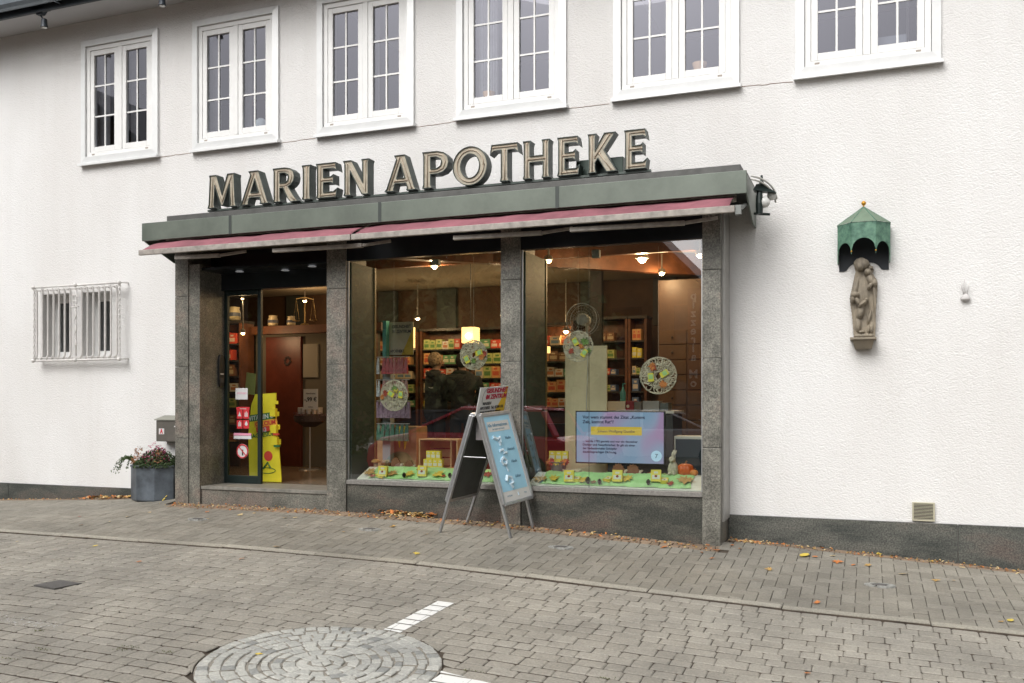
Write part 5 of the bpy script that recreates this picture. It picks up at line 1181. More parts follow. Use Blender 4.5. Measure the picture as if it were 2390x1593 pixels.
# rabbit and pumpkins
RAB = mat('cream speckled rabbit', (.50,.45,.35), .7, var=.3, vscale=40); p = ao(1571,1100,-.15); z = .866
s = MB(); s.lathe([(.03,0),(.052,.02),(.055,.06),(.045,.10),(.028,.13),(.026,.14)], (p.x,-.15,z), 16, 1, .9); s.ball((p.x-.006,-.165,z+.155), .034, 14, 9, (1,1.2,.95)); s.ball((p.x-.008,-.198,z+.145), .015, 8, 6)
s.ball((p.x+.03,-.13,z+.035), .035, 12, 8); s.ball((p.x-.03,-.185,z+.015), .018, 10, 6, (1,1.6,.8)); s.ball((p.x+.018,-.185,z+.015), .018, 10, 6, (1,1.6,.8))
s.tube([(p.x+.0,-.15,z+.18),(p.x+.018,-.145,z+.215),(p.x+.034,-.145,z+.245)], [.009,.014,.005], 8); s.tube([(p.x-.01,-.155,z+.18),(p.x+.0,-.15,z+.215),(p.x+.010,-.15,z+.25)], [.009,.014,.005], 8)
o = s.build('rabbit_figurine', RAB, smooth=True); tag(o, 'cream rabbit figurine sitting left of the pumpkin', 'figurine'); s = MB(); s.ball((p.x+.008,-.196,z+.165), .004, 6, 4); s.ball((p.x-.022,-.192,z+.165), .004, 6, 4); s.build('eye', BLACK, o)
PUM = mat('orange pumpkin', (.62,.12,.025), .4, var=.15, vscale=12); PUS = mat('small light pumpkin', (.70,.24,.05), .4, var=.1)
def pumpkin(x, Y, z, r_, m, lab):
    t = thing('pumpkin', lab, 'pumpkin', (x,Y,z), 'pumpkins'); pr = [(r_*(.25+.75*math.sin(math.pi*(k+.5)/11)**.6)*1.0, r_*.76*(1-math.cos(math.pi*k/10))) for k in range(11)]
    s = MB(); s.lathe([(max(.01,r_*math.sin(math.pi*k/10)**.6), r_*.75*(1-math.cos(math.pi*k/10))) for k in range(11)], (x,Y,z), 48, 1, .9, wob=lambda u: 1-.09*abs(math.cos(u*5))**6); s.build('fruit', m, t, smooth=True)
    s = MB(); s.tube([(x,Y,z+r_*1.42),(x+.004,Y,z+r_*1.65),(x+.015,Y,z+r_*1.8)], [r_*.16,r_*.09,r_*.11], 8); s.build('stalk', LEAFC['brown'], t)
p = ao(1600,1098,-.12); pumpkin(p.x,-.12,.853,.085,PUM,'large orange pumpkin beside the rabbit'); p = ao(1620,1102,-.17); pumpkin(p.x,-.17,.866,.04,PUS,'tiny light orange pumpkin right of the large one')
# printer-like cabinet at the right edge
p = ao(1573,1017,.25); q = ao(1640,1100,.25); t = thing('glass_case', 'white case with a dark glass front behind the pumpkins', 'case', ((p.x-1.48)/2,.3,.7))
s = MB(); s.box(p.x,-1.40,.25,.5,.7,p.z); s.build('case_body', BOARD, t, bevel=.006); s = MB(); s.box(p.x+.02,-1.42,.235,.249,ao(0,1062,.25).z,p.z-.03); s.build('glass_front', mat('dark glass front', (.03,.045,.055), .15), t); 
# screen
tv0, tv1 = ao(1343,958,-.07), ao(1552,1083,-.07); t = thing('display_screen', 'black flat screen showing a lilac quiz page in the right window', 'screen', ((tv0.x+tv1.x)/2,-.05,.853)); zt_, zb = tv0.z, .955
s = MB(); s.box(tv0.x,tv1.x,-.07,-.03,zb,zt_); s.box(-2.5,-2.3,-.06,-.03,.853,zb); s.build('bezel', BLACK, t, bevel=.004)
SCR = bpy.data.materials.new('lilac screen picture'); SCR.use_nodes = True; n_, l_, b_ = nodes(SCR); b_.inputs['Base Color'].default_value = (.02,.02,.02,1); b_.inputs['Roughness'].default_value = .3
tc = n_.new('ShaderNodeTexCoord'); mpn = n_.new('ShaderNodeMapping'); mpn.inputs['Rotation'].default_value = (0,.6,0); gn = n_.new('ShaderNodeTexNoise'); gn.inputs['Scale'].default_value = 2.2; gn.inputs['Detail'].default_value = 1
l_.new(tc.outputs['Object'], mpn.inputs[0]); l_.new(mpn.outputs[0], gn.inputs['Vector']); rp = n_.new('ShaderNodeValToRGB'); e = rp.color_ramp.elements; e[0].position = .36; e[0].color = (.30,.50,.72,1); e[1].position = .62; e[1].color = (.55,.36,.62,1); k_ = e.new(.5); k_.color = (.42,.52,.75,1)
l_.new(gn.outputs['Fac'], rp.inputs[0]); l_.new(rp.outputs[0], b_.inputs['Emission Color']); b_.inputs['Emission Strength'].default_value = .6
s = MB(); s.quad((tv0.x+.013,-.0705,zb+.013),(tv1.x-.013,-.0705,zb+.013),(tv1.x-.013,-.0705,zt_-.013),(tv0.x+.013,-.0705,zt_-.013)); s.build('picture', SCR, t)
INK = mat('dark blue screen lettering', (.01,.012,.06), .6); GOLDB = mat('gold answer bar', (.3,.2,.02), .5, emit=(.52,.38,.03), estr=.7); CIRB = mat('pale blue circle', (.2,.3,.4), .5, emit=(.40,.58,.72), estr=.75)
def tvp(ox, oy): p = ao(ox, oy, -.072); return (p.x, -.0722, p.z)
text(t, 'screen_text', 'Von wem stammt das Zitat „Kommt', .044, INK, tvp(1360,976), align='LEFT', bold=.0012); text(t, 'screen_text', 'Zeit, kommt Rat“?', .044, INK, tvp(1360,987), align='LEFT', bold=.0012)
g0, g1 = tvp(1379,995), tvp(1498,1016); s = MB(); s.box(g0[0],g1[0],-.0718,-.0707,g1[2],g0[2]); s.build('answer_bar', GOLDB, t); text(t, 'screen_text', 'Johann Wolfgang Goethe', .038, INK, tvp(1438,1009), bold=.0002)
for k, l__ in enumerate(('... wurde 1782 geadelt und war ein deutscher','Dichter und Naturforscher. Er gilt als einer','der bedeutendsten Schöpfer','deutschsprachiger Dichtung.')): text(t, 'screen_text', l__, .0315, INK, tvp(1360,1031+8.3*k), align='LEFT', bold=.0009)
c_ = tvp(1532,1064); s = MB(); s.prism([(c_[0]+.055*math.cos(u*.262),c_[2]+.055*math.sin(u*.262)) for u in range(24)], -.0718, -.0707); s.build('number_circle', CIRB, t); text(t, 'screen_text', '7', .06, INK, (c_[0],-.0722,c_[2]-.02))
# tall beige board with cable, fan
p = ao(1319,808,.32); q = ao(1416,1060,.32); s = MB(); s.box(p.x,q.x,.32,.35,.7,p.z); o = s.build('tall_board', mat('beige backing board', (.75,.64,.42), .7, var=.06)); tag(o, 'tall plain beige board standing behind the screen', 'board')
s = MB(); x = ao(1370,900,.31).x; s.tube([(x,.315,p.z-.0),(x+.008,.31,1.9),(x-.006,.31,1.6),(x,.31,1.3)], .004, 5); tag(s.build('cable', mat('white cable', (.6,.6,.55), .5)), 'thin white cable hanging down the beige board', 'cable')
c_ = ao(1362,746,.6); t = thing('standing_fan', 'white round fan rising above the beige board', 'fan', (c_.x,.6,.6)); FN = mat('pale grey fan plastic', (.42,.44,.42), .4); s = MB()
for r_ in (.175,.150,.12,.09,.06): s.tube([(c_.x+r_*math.cos(u*.2618),.52-.02*(r_ < .17),c_.z+r_*math.sin(u*.2618)) for u in range(24)], .006 if r_ == .175 else .0012, 5, closed=True)
s.tube([(c_.x+.17*math.cos(u*.2618),.64,c_.z+.17*math.sin(u*.2618)) for u in range(24)], .003, 4, closed=True)
for k in range(24): u = k*.2618; s.tube([(c_.x+.05*math.cos(u),.50,c_.z+.05*math.sin(u)),(c_.x+.175*math.cos(u),.52,c_.z+.175*math.sin(u))], .0009, 3)
s.build('guard', FN, t)
s = MB(); s.lathe([(.065,0),(.07,.02),(.06,.16),(.02,.18)], (0,0,0), 16); s.xform(Matrix.Translation((c_.x,.54,c_.z)) @ Matrix.Rotation(R(-90),4,'X')); s.build('motor', FN, t, smooth=True)
s = MB()
for k in range(3): u = k*2.094+.4; s.quad((c_.x+.04*math.cos(u-.4),.54,c_.z+.04*math.sin(u-.4)),(c_.x+.14*math.cos(u-.45),.53,c_.z+.14*math.sin(u-.45)),(c_.x+.14*math.cos(u+.45),.56,c_.z+.14*math.sin(u+.45)),(c_.x+.04*math.cos(u+.4),.56,c_.z+.04*math.sin(u+.4)))
s.build('blade', glass('clear fan blade', (.55,.58,.56), .08), t)
s = MB(); s.tube([(c_.x+.02,.66,c_.z-.03),(c_.x+.04,.66,.62)], .017, 8); s.lathe([(.2,0),(.19,.02),(.02,.04)], (c_.x+.04,.66,.601), 18); s.build('pole', FN, t)
# sales counter with binders and hand cleanser behind the screen
ct = thing('sales_counter', 'dark sales counter behind the lilac screen', 'counter', (-2.3,1.2,.6)); s = MB(); x0, x1 = ao(1405,955,1.0).x, ao(1570,955,1.0).x; zt2 = ao(1470,958,1.0).z; s.box(x0,x1,1.0,1.55,.6,zt2-.03); s.build('counter_body', mat('dark counter front', (.05,.05,.05), .5), ct); s = MB(); s.box(x0-.02,x1+.02,.98,1.57,zt2-.029,zt2); s.build('counter_top', BOARD, ct)
def onct(nm, ox0, ox1, h_, m, lab, cat, d_=.2):
    a_, b_ = ao(ox0,900,1.05).x, ao(ox1,900,1.05).x; s = MB(); s.box(a_,b_,1.05,1.05+d_,zt2+.001,zt2+h_); return tag(s.build(nm, m, bevel=.004), lab, cat)
onct('white_box', 1418,1459,.105,BOARD,'long white box on the counter left of the red binder','box')
b1 = onct('ring_binder',1460,1479,.11,mat('dark red binder', (.22,.02,.04), .5),'dark red ring binder lying on the counter','binder'); s = MB(); w2 = b1.location; s.lathe([(.018,0),(.018,.003),(.008,.003)], (0,0,0), 12); s.xform(Matrix.Translation((w2.x-.02,1.049,zt2+.05)) @ Matrix.Rotation(R(90),4,'X')); s.build('finger_hole', BOARD, b1)
onct('ring_binder',1480,1497,.10,mat('grey binder', (.14,.14,.14), .5),'dark grey binder right of the red binder','binder'); onct('device',1500,1538,.11,mat('grey office device', (.28,.31,.33), .4),'grey office device on the counter right of the binders','device'); onct('device',1540,1560,.09,mat('dark device', (.08,.11,.12), .4),'small dark device at the right end of the counter','device')
p = ao(1453,900,1.1); t = thing('pump_bottle', 'turquoise pump bottle standing on the white counter box', 'bottle', (p.x,1.12,zt2+.107)); TQ = mat('turquoise bottle', (.08,.30,.28), .2); s = MB(); s.lathe([(.03,0),(.033,.02),(.033,.10),(.012,.14),(.01,.16)], (p.x,1.12,zt2+.107), 14); s.build('bottle', TQ, t, smooth=True); s = MB(); s.tube([(p.x,1.12,zt2+.26),(p.x,1.12,zt2+.31),(p.x+.035,1.12,zt2+.305)], .006, 6); s.build('pump', TQ, t)
# ---- hanging twig wreaths
TWIG = mat('grey beige twigs', (.58,.53,.42), .8, var=.2, vscale=20)
def wreath(dx, dy, rpx, Y, lab, deco, seed):
    rs = random.Random(seed); c_ = at(dx, dy, Y); r_ = rpx*KD*(Y-CAM.y)/F_PX*1.02
    t = thing('twig_wreath', lab, 'wreath', c_, 'twig discs hanging in the shop windows'); s = MB()
    for k in range(150):
        rr = r_*.30+ (r_*.62)*rs.random()**.8; a = rs.random()*6.28; cr = rs.uniform(.12,.3)*r_; sp_ = rs.uniform(2.2,5.5); ph = rs.random()*6.28; pts = []
        for q in range(9):
            u = ph+sp_*q/8; x = rr*math.cos(a)+cr*math.cos(u); z = rr*math.sin(a)+cr*math.sin(u); d = math.hypot(x, z)
            if d > r_: x *= r_/d; z *= r_/d
            if 0 < d < r_*.2: x *= r_*.2/d; z *= r_*.2/d
            pts.append((c_.x+x, Y+rs.uniform(-.012,.012), c_.z+z))
        s.tube(pts, rs.uniform(.003,.0052), 4)
    for q in (1,.96,.24): s.tube([(c_.x+r_*q*math.cos(u*.157),Y+rs.uniform(-.004,.004),c_.z+r_*q*math.sin(u*.157)) for u in range(40)], .0032, 4, closed=True)
    s.build('twig_disc', TWIG, t)
    s = MB(); s.tube([(c_.x,Y,c_.z+r_),(c_.x,Y,3.12)], .0012, 4); s.build('thread', TWIG, t)
    for kind, x, z, sz, an in deco:
        px_, pz_ = c_.x+x*r_, c_.z+z*r_
        if kind == 'card':
            s = MB(); s.box(-.028*sz,.028*sz,-.004,0,-.042*sz,.042*sz); s.xform(Matrix.Translation((px_,Y-.022,pz_)) @ Matrix.Rotation(an,4,'Y')); cdx = s.build('card', pk('yellow',*COLS['yellow'])[0], t)
            s = MB(); s.box(-.022*sz,.022*sz,-.006,-.0045,-.016*sz,.028*sz); s.xform(Matrix.Translation((px_,Y-.022,pz_)) @ Matrix.Rotation(an,4,'Y')); s.build('print', mat('pale green print', (.35,.6,.25), .5) if 'pale green print' not in bpy.data.materials else bpy.data.materials['pale green print'], cdx)
        else: maple((px_,Y-.018,pz_), .068*sz, (1,0,0), (0,0,1), LEAFC[kind], parent=t, nm='leaf')
wreath(905,908,39,-.30,'pale twig disc with green cards hanging low at the left of the middle window',[('red',-.6,.15,1.2,0),('orange',-.8,-.1,1,0),('green',.1,.45,1.2,0),('card',-.15,.1,.9,-1.0),('card',.55,.05,.9,.1),('yellow',.2,.35,1,0)],1)
wreath(1088,815,36,-.30,'twig disc hanging high beside the middle pillar before the glowing pendant',[('card',-.45,-.3,.95,-.45),('card',.45,.15,.95,1.3),('red',.85,.1,1,0),('orange',.65,-.15,1.2,0),('green',.05,-.4,1,0)],2)
wreath(1328,795,36,-.24,'pale twig disc with green leaf hanging in front of the beige board',[('red',-.45,-.3,1.1,0),('card',-.15,.3,.95,-.5),('green',.5,.3,1.5,0),('card',.45,-.45,.95,.6),('orange',.25,0,1,0),('green',.75,-.3,.9,0)],3)
wreath(1512,862,42,-.24,'large dense twig disc with orange flowers hanging at the right',[('orange',-.3,.5,1.3,0),('red',-.25,.42,1.1,0),('card',-.38,-.1,1,-.1),('card',.35,.1,1,1.0),('orange',.3,-.5,1.3,0),('orange',.25,-.42,1,0)],4)
# ---- rack of hanging packets
p = ao(905,1080,.9); t = thing('packet_rack', 'tall rack with a turquoise edged header card at the left of the middle window', 'display rack', (p.x,.95,.601)); TEAL = mat('turquoise edge', (.10,.38,.34), .5); GREYC = mat('grey rack column', (.30,.34,.36), .4)
s = MB(); x0, x1 = ao(893,900,.85).x, ao(911,900,.85).x; s.box(x0,x1,.85,.95,.602,2.12); s.build('column', GREYC, t); s = MB(); zh = ao(900,748,.85).z; s.box(x0,x0+.05,.85,.93,2.121,zh); s.build('header_edge', TEAL, t)
hx = ao(966,900,.95).x; s = MB(); s.box(x0+.051,hx,.93,.94,2.17,zh-.015); hc = s.build('header_card', mat('cream header card', (.50,.47,.36), .5), t)
s = MB(); s.prism([(hx-.16,2.17),(hx-.002,2.17),(hx-.002,zh-.10)], .9275, .9295); s.build('print', mat('mustard corner', (.55,.40,.04), .5), hc)
text(hc, 'header_text', 'GESUNDHEIT', .055, INK, ((x0+hx)/2+.03,.9285,zh-.09), bold=.001, sx=.8); text(hc, 'header_text', 'IM ZENTRUM', .055, INK, ((x0+hx)/2+.03,.9285,zh-.15), bold=.001, sx=.8); text(hc, 'header_text', 'APOTHEKE', .05, INK, ((x0+hx)/2-.03,.9285,2.20), bold=.001, sx=.8)
s = MB()
for z in (2.14,1.86,1.60,1.32): s.tube([(x0-.22,.80,z),(hx+.02,.80,z)], .006, 6); s.tube([(x0,.80,z),(x0,.88,z)], .006, 5)
s.build('rail', ALU, t)
s = MB(); xa = ao(880,900,1.0).x; xb = ao(972,900,1.0).x; s.box(xa,xb,1.0,1.3,.602,1.28); tag(s.build('tan_cabinet', WOODL, bevel=.005), 'low tan wooden cabinet below the hanging packets', 'cabinet')
PCM = {k: mat(k+' shiny packet', c, .28, var=.35, vscale=35) for k, c in {'silver':(.5,.55,.58),'red':(.38,.04,.05),'mauve':(.22,.14,.2),'dark green':(.04,.14,.09),'rose':(.42,.22,.2)}.items()}
def packets(col, x0_, x1_, z, n, lab, w_=.07, h_=.17):
    for k in range(n):
        x = x0_+(x1_-x0_)*(k+.5)/n; s = MB(); ti = random.uniform(-.12,.12)-.1*(x-x0)
        s.hexa([(x-w_/2+ti*.1,.76,z-h_),(x+w_/2+ti*.1,.755,z-h_),(x+w_/2+ti*.1,.79,z-h_),(x-w_/2+ti*.1,.79,z-h_),(x-w_*.25,.79,z),(x+w_*.25,.79,z),(x+w_*.25,.796,z),(x-w_*.25,.796,z)])
        tag(s.build('hanging_packet', PCM[col], bevel=.004), ordn(k)+' '+lab.replace('packet in', 'packet from the left in'), 'packet', lab.replace('packet in', 'packets in'))
packets('silver', x0-.2, x0-.01, 2.13, 5, 'silver white packet in the top row left of the rack column', .045, .2); packets('red', x0+.03, hx, 2.13, 7, 'red packet in the top row right of the rack column', .07, .2)
packets('silver', x0-.15, x0, 1.85, 4, 'silver white packet in the second row left of the rack column', .04, .2); packets('rose', x0+.03, hx, 1.85, 7, 'rose packet in the second row right of the rack column', .07, .2)
packets('mauve', x0-.2, hx+.04, 1.59, 10, 'mauve packet in the third row of the rack', .08, .2); packets('dark green', x0-.12, hx+.02, 1.31, 8, 'dark green packet in the lowest row of the rack', .07, .2)
# yellow hanging items, small hooks of lamps in the ceiling
p = ao(940,1020,.95); s = MB(); s.prism([(p.x-.07,1.18),(p.x-.06,1.28),(p.x+.07,1.28),(p.x+.08,1.16),(p.x+.03,1.0),(p.x+.02,1.2),(p.x-.02,1.2),(p.x-.04,1.02)][::-1], .93, .95); tag(s.build('yellow_banner', YEL), 'yellow paper cut-out hanging on the tan cabinet front', 'banner')
for dx, dy, lab in ((1370,580,'small white box lamp on the ceiling left in the right window'),(1003,597,'small white box on the ceiling of the middle window')):
    p = at(dx, dy, -.2); s = MB(); s.box(p.x-.04,p.x+.04,-.24,-.18,p.z-.055,3.128); tag(s.build('ceiling_box', mat('pale ceiling box', (.42,.44,.38), .5) if 'pale ceiling box' not in bpy.data.materials else bpy.data.materials['pale ceiling box'], bevel=.004), lab, 'lamp')
# ================================================================ CUSTOMERS
def skin(name, joints, edges, m, parent, sub=2, cap=None):
    me = bpy.data.meshes.new(name); org = wloc(parent) if parent else Vector(); me.from_pydata([Vector(j[:3])-org for j in joints], edges, [])
    o = bpy.data.objects.new(name, me); C.objects.link(o); o.modifiers.new('skin','SKIN'); sb = o.modifiers.new('sub','SUBSURF'); sb.levels = sub; sb.render_levels = sub
    for i, j in enumerate(joints):
        v = me.skin_vertices[0].data[i]; v.radius = (j[3], j[4] if len(j) > 4 else j[3]); v.use_root = (i == 0)
    dg = bpy.context.evaluated_depsgraph_get(); m2 = bpy.data.meshes.new_from_object(o.evaluated_get(dg)); o.modifiers.clear(); o.data = m2; m2.materials.clear(); m2.materials.append(m); m2.polygons.foreach_set('use_smooth', [True]*len(m2.polygons))
    if parent: o.parent = parent
    return o
SKIN = mat('skin', (.45,.27,.19), .55); COAT = mat('black quilted coat', (.012,.014,.018), .7, bump=.4, bscale=30); COAT2 = mat('black wool coat', (.010,.012,.014), .9); TROU = mat('dark trousers', (.02,.02,.025), .85); SHOE = mat('black shoes', (.012,.012,.012), .5)
HAIRB = mat('short ash blond hair', (.08,.05,.03), .7, col2=(.50,.38,.24), vscale=38, bump=.6, bscale=120); HAIRD = mat('dark hair', (.018,.014,.012), .7, bump=.5, bscale=120)
def person(x, y, ht, rz, coat, hair, lab, arms, shw=.2):
    z0 = .601; k = ht/1.7; t = thing('person', lab, 'person', (x, y, z0)); M_ = Matrix.Translation((x,y,z0)) @ Matrix.Rotation(rz,4,'Z')
    def J(px, py, pz, *r_): q = M_ @ Vector((px*k,py*k,pz*k)); return (q.x,q.y,q.z)+tuple(v*k for v in r_)
    el, wr = arms
    bj = [J(0,0,.95,.11,.08),J(0,.0,1.15,.10,.07),J(0,.0,1.35,.12,.08),J(0,0,1.46,.06),J(0,.01,1.53,.052),J(0,.02,1.60,.088,.10),J(0,.03,1.66,.075,.085)]
    ed = [(0,1),(1,2),(2,3),(3,4),(4,5),(5,6)]
    for sgn in (-1,1):
        b_ = len(bj); bj += [J(sgn*shw*.85,0,1.36,.042),J(sgn*el[0]*.97,el[1],el[2],.030),J(sgn*wr[0],wr[1],wr[2],.032),J(sgn*(wr[0]-.01),wr[1]+.06,wr[2]-.01,.036,.02)]; ed += [(2,b_),(b_,b_+1),(b_+1,b_+2),(b_+2,b_+3)]
        b_ = len(bj); bj += [J(sgn*.09,0,.86,.09),J(sgn*.10,.02,.48,.062),J(sgn*.10,-.01,.09,.045),J(sgn*.105,.13,.04,.04,.03)]; ed += [(0,b_),(b_,b_+1),(b_+1,b_+2),(b_+2,b_+3)]
    skin('body', bj, ed, SKIN, t)
    # fingers
    for sgn in (-1,1):
        for f_ in range(5):
            base = (sgn*(wr[0]-.03+f_*.014), wr[1]+.09-(.03 if f_ == 0 else 0), wr[2]-.01); tip = (base[0]-sgn*(.02 if f_ == 0 else 0), base[1]+(.045 if f_ == 0 else .07), base[2]-.02)
            mid = tuple((a+b)/2+(0,0,.008)[i] for i, (a, b) in enumerate(zip(base, tip)))
            skin('finger', [J(*base,.009),J(*mid,.008),J(*tip,.006)], [(0,1),(1,2)], SKIN, t, 1)
    cj = [J(0,0,.72,.21,.17),J(0,0,.95,.19,.145),J(0,0,1.15,.175,.135),J(0,-.01,1.33,.20,.13),J(0,-.01,1.45,.12,.09),J(0,.0,1.51,.082)]; ce = [(0,1),(1,2),(2,3),(3,4),(4,5)]
    for sgn in (-1,1):
        b_ = len(cj); cj += [J(sgn*shw,0,1.37,.082),J(sgn*el[0],el[1],el[2],.07),J(sgn*wr[0],wr[1],wr[2],.052)]; ce += [(3,b_),(b_,b_+1),(b_+1,b_+2)]
    skin('coat', cj, ce, coat, t)
    tj = [J(0,0,.9,.14,.11)]; te = []
    for sgn in (-1,1): b_ = len(tj); tj += [J(sgn*.10,0,.80,.10),J(sgn*.105,.02,.48,.078),J(sgn*.105,0,.10,.065)]; te += [(0,b_),(b_,b_+1),(b_+1,b_+2)]
    skin('trousers', tj, te, TROU, t)
    for sgn in (-1,1): skin('shoe', [J(sgn*.105,-.05,.05,.045),J(sgn*.105,.08,.045,.05,.04),J(sgn*.105,.16,.035,.038,.03)], [(0,1),(1,2)], SHOE, t, 1)
    s = MB(); c_ = M_ @ Vector((0,.005*k,1.635*k)); 
    pr = [(max(.005,.098*math.sin(math.pi*q/10)), -.115*math.cos(math.pi*q/10)) for q in range(1, 11)]
    s.lathe([(a*k,b*k) for a, b in pr], (0,0,0), 22, 1, 1.1, wob=lambda u: 1+.03*math.sin(u*9)); s.v = [M_ @ Vector((v.x, v.y-.012*k, v.z+1.645*k)) for v in s.v]; s.build('hair', hair, t, smooth=True)
    for sgn in (-1,1): s = MB(); q = M_ @ Vector((sgn*.088*k,.025*k,1.605*k)); s.ball(q, .022*k, 8, 6, (.5,.8,1.2)); s.build('ear', SKIN, t, smooth=True)
    s = MB(); q = M_ @ Vector((0,.125*k,1.60*k)); s.ball(q, .017*k, 8, 6, (.8,1.2,1.2)); s.build('nose', SKIN, t, smooth=True)
    s = MB()
    for sgn in (-1,1): s.ball(M_ @ Vector((sgn*.033*k,.108*k,1.63*k)), .011*k, 8, 6)
    s.build('eyes', mat('eye white', (.6,.6,.6), .3) if 'eye white' not in bpy.data.materials else bpy.data.materials['eye white'], t); s = MB(); s.ball(M_ @ Vector((0,.108*k,1.56*k)), .022*k, 8, 5, (1.2,.4,.3)); s.build('mouth', mat('lips', (.35,.12,.1), .5) if 'lips' not in bpy.data.materials else bpy.data.materials['lips'], t)
    return t
hp = at(1001,822,2.3); pa = person(hp.x, 2.3, 1.62, R(-35), COAT, HAIRB, 'person with short blond hair in a black quilted coat seen from behind', ((.25,.08,1.12),(.11,.28,1.05)), .2)
hp = at(1062,830,2.2); pb = person(hp.x, 2.2, 1.60, R(12), COAT2, HAIRD, 'dark haired person in a long black coat turned to the counter', ((.27,.08,1.12),(.12,.29,1.06)), .22)
s = MB(); q = pa.location; zq = q.z+1.62*.845
s.tube([(q.x+.085*math.cos(u),q.y-.05+.06*math.sin(u)-.02,zq+.018*math.cos(u*2)) for u in [3.14+k*.32 for k in range(11)]], [.02,.03,.036,.042,.046,.048,.046,.042,.036,.03,.02], 8); s.build('hood', COAT, pa, smooth=True)
s = MB(); q = at(990,889,2.1); s.tube([(q.x-.03,2.09,q.z),(q.x,2.08,q.z-.01),(q.x+.04,2.08,q.z-.008)], .004, 4); s.build('fixture_reflection', WPAP, pa)  # white bar painting a light fixture's reflection, not part of the coat
s = MB(); s.box(-5.9,-4.6,2.62,3.1,.6,1.62); tag(s.build('checkout_counter', WOOD, bevel=.01), 'long wooden checkout counter in front of the two customers', 'counter')
# upstairs sill things
def vase(dx, dy, Y, r_, h_, m, lab):
    p = at(dx, dy, Y); s = MB(); s.lathe([(r_*.45,0),(r_*.6,h_*.45),(r_,h_),(r_*.95,h_)], (p.x,Y,4.80), 20); tag(s.build('lamp_shade_vase', m, smooth=True), lab, 'vase', 'tan vases on the upper window sills')
TANV = mat('tan woven vase', (.50,.32,.17), .7); vase(1607,160,.12,.075,.20,TANV,'tan tapered vase in the fifth upper window'); vase(1123,222,.14,.07,.19,TANV,'tan tapered vase in the fourth upper window')
s = MB(); p = at(1204,210,.12); s.lathe([(.025,0),(.028,.09),(.01,.12),(.01,.15)], (p.x,.12,4.80), 12); tag(s.build('green_bottle', mat('pale green bottle', (.25,.5,.35), .3), smooth=True), 'pale green bottle on the sill of the fourth upper window', 'bottle')
s = MB(); p = at(555,190,.2); s.ball((p.x,.2,5.25), .05, 10, 7); s.ball((p.x+.12,.2,5.27), .05, 10, 7); tag(s.build('ornament', mat('pink paper ornament', (.45,.28,.24), .7)), 'pair of pinkish paper balls hanging in the second upper window', 'ornament')
s = MB(); p = at(600,270,.15); s.lathe([(.06,0),(.085,.1),(.08,.2),(.03,.24)], (p.x,.15,4.80), 14); tag(s.build('white_lantern', mat('whitish lantern', (.45,.5,.5), .5), smooth=True), 'whitish round lantern on the sill of the second upper window', 'lantern')
s = MB(); a_ = at(2010,90,.2); b_ = at(2060,60,.2); s.box(a_.x,b_.x+.1,.2,.23,4.78,5.05); tag(s.build('sill_box', mat('grey screen back', (.2,.22,.24), .6)), 'grey rectangular object standing in the sixth upper window', 'box')
# ================================================================ A-BOARD ON THE PAVEMENT
f0, f1 = Vector((-3.18,-1.05,gz(-3.18,-1.05)+.002)), Vector((-3.13,-.57,gz(-3.13,-.57)+.002)); l0, l1 = Vector((-3.90,-1.10,gz(-3.9,-1.1)+.002)), Vector((-3.83,-.61,gz(-3.83,-.61)+.002))
r0, r1 = Vector((-3.53,-1.08,1.445)), Vector((-3.425,-.585,1.475))
ab = thing('a_board', 'silver framed A-board with a light blue poster standing before the middle pillar', 'A-board', ((f0+l0)/2)); BACKM = mat('dark grey board back', (.085,.088,.082), .5, var=.12)
lerp = lambda a, b, t: a+(b-a)*t
nR = (f0-r0).cross(r1-r0).normalized(); nR = nR if nR.x > 0 else -nR; nL = (l0-r0).cross(r1-r0).normalized(); nL = nL if nL.x < 0 else -nL
off = nR*.03
for nm, a, b, n_ in (('leg', r0+off, f0, nR), ('leg', r1+off, f1, nR), ('leg', r0+nL*.03, l0, nL), ('leg', r1+nL*.03, l1, nL)):
    s = MB(); s.bar(a, b, .032, .022, n_); s.build(nm, ALU, ab, bevel=.003)
def panel(ra, rb, fa, fb, n_, tb, front):
    A_, B_, D_ = ra+n_*.045, rb+n_*.045, lerp(ra, fa, tb)+n_*.022; C_ = B_+(D_-A_)
    s = MB(); th = n_*.012
    s.hexa([D_, C_, B_, A_, D_+th, C_+th, B_+th, A_+th]); o = s.build('board', BACKM, ab)
    s = MB(); w = .036
    for p_, q_ in ((A_, D_), (B_, C_)): s.bar(p_+n_*.012, q_+n_*.012, w, .026, n_)
    dn = (D_-A_).normalized()*.018
    for p_, q_ in ((A_, B_), (D_, C_)): s.bar(p_+n_*.0125, q_+n_*.0125, w, .0255, n_)
    s.build('snap_frame', ALU, ab, bevel=.005)
    return A_+n_*.0135, B_+n_*.0135, C_+n_*.0135, D_+n_*.0135
A_, B_, C_, D_ = panel(r0, r1, f0, f1, nR, .735, True); panel(r0, r1, l0, l1, nL, .735, False)
def pq(u, v): return lerp(lerp(A_, B_, u), lerp(D_, C_, u), v)
def pquad(s, u0, v0, u1, v1, lift=0): s.add([pq(u0,v1)+nR*lift, pq(u1,v1)+nR*lift, pq(u1,v0)+nR*lift, pq(u0,v0)+nR*lift], [(0,1,2,3)])
PW = mat('white poster paper', (.66,.66,.64), .35); PB = mat('light blue poster field', (.36,.66,.84), .35, var=.07, vscale=4); PB2 = mat('pale poster drawing', (.55,.68,.76), .4); PI = mat('grey blue poster print', (.13,.26,.36), .5)
s = MB(); pquad(s, .03,.02,.97,.98,.0); po = s.build('poster', PW, ab)
s = MB(); pquad(s, .07,.03,.93,.87,.0012); s.build('poster_field', PB, po); s = MB(); pquad(s, .12,.085,.86,.20,.0022); s.build('headline_box', PW, po)
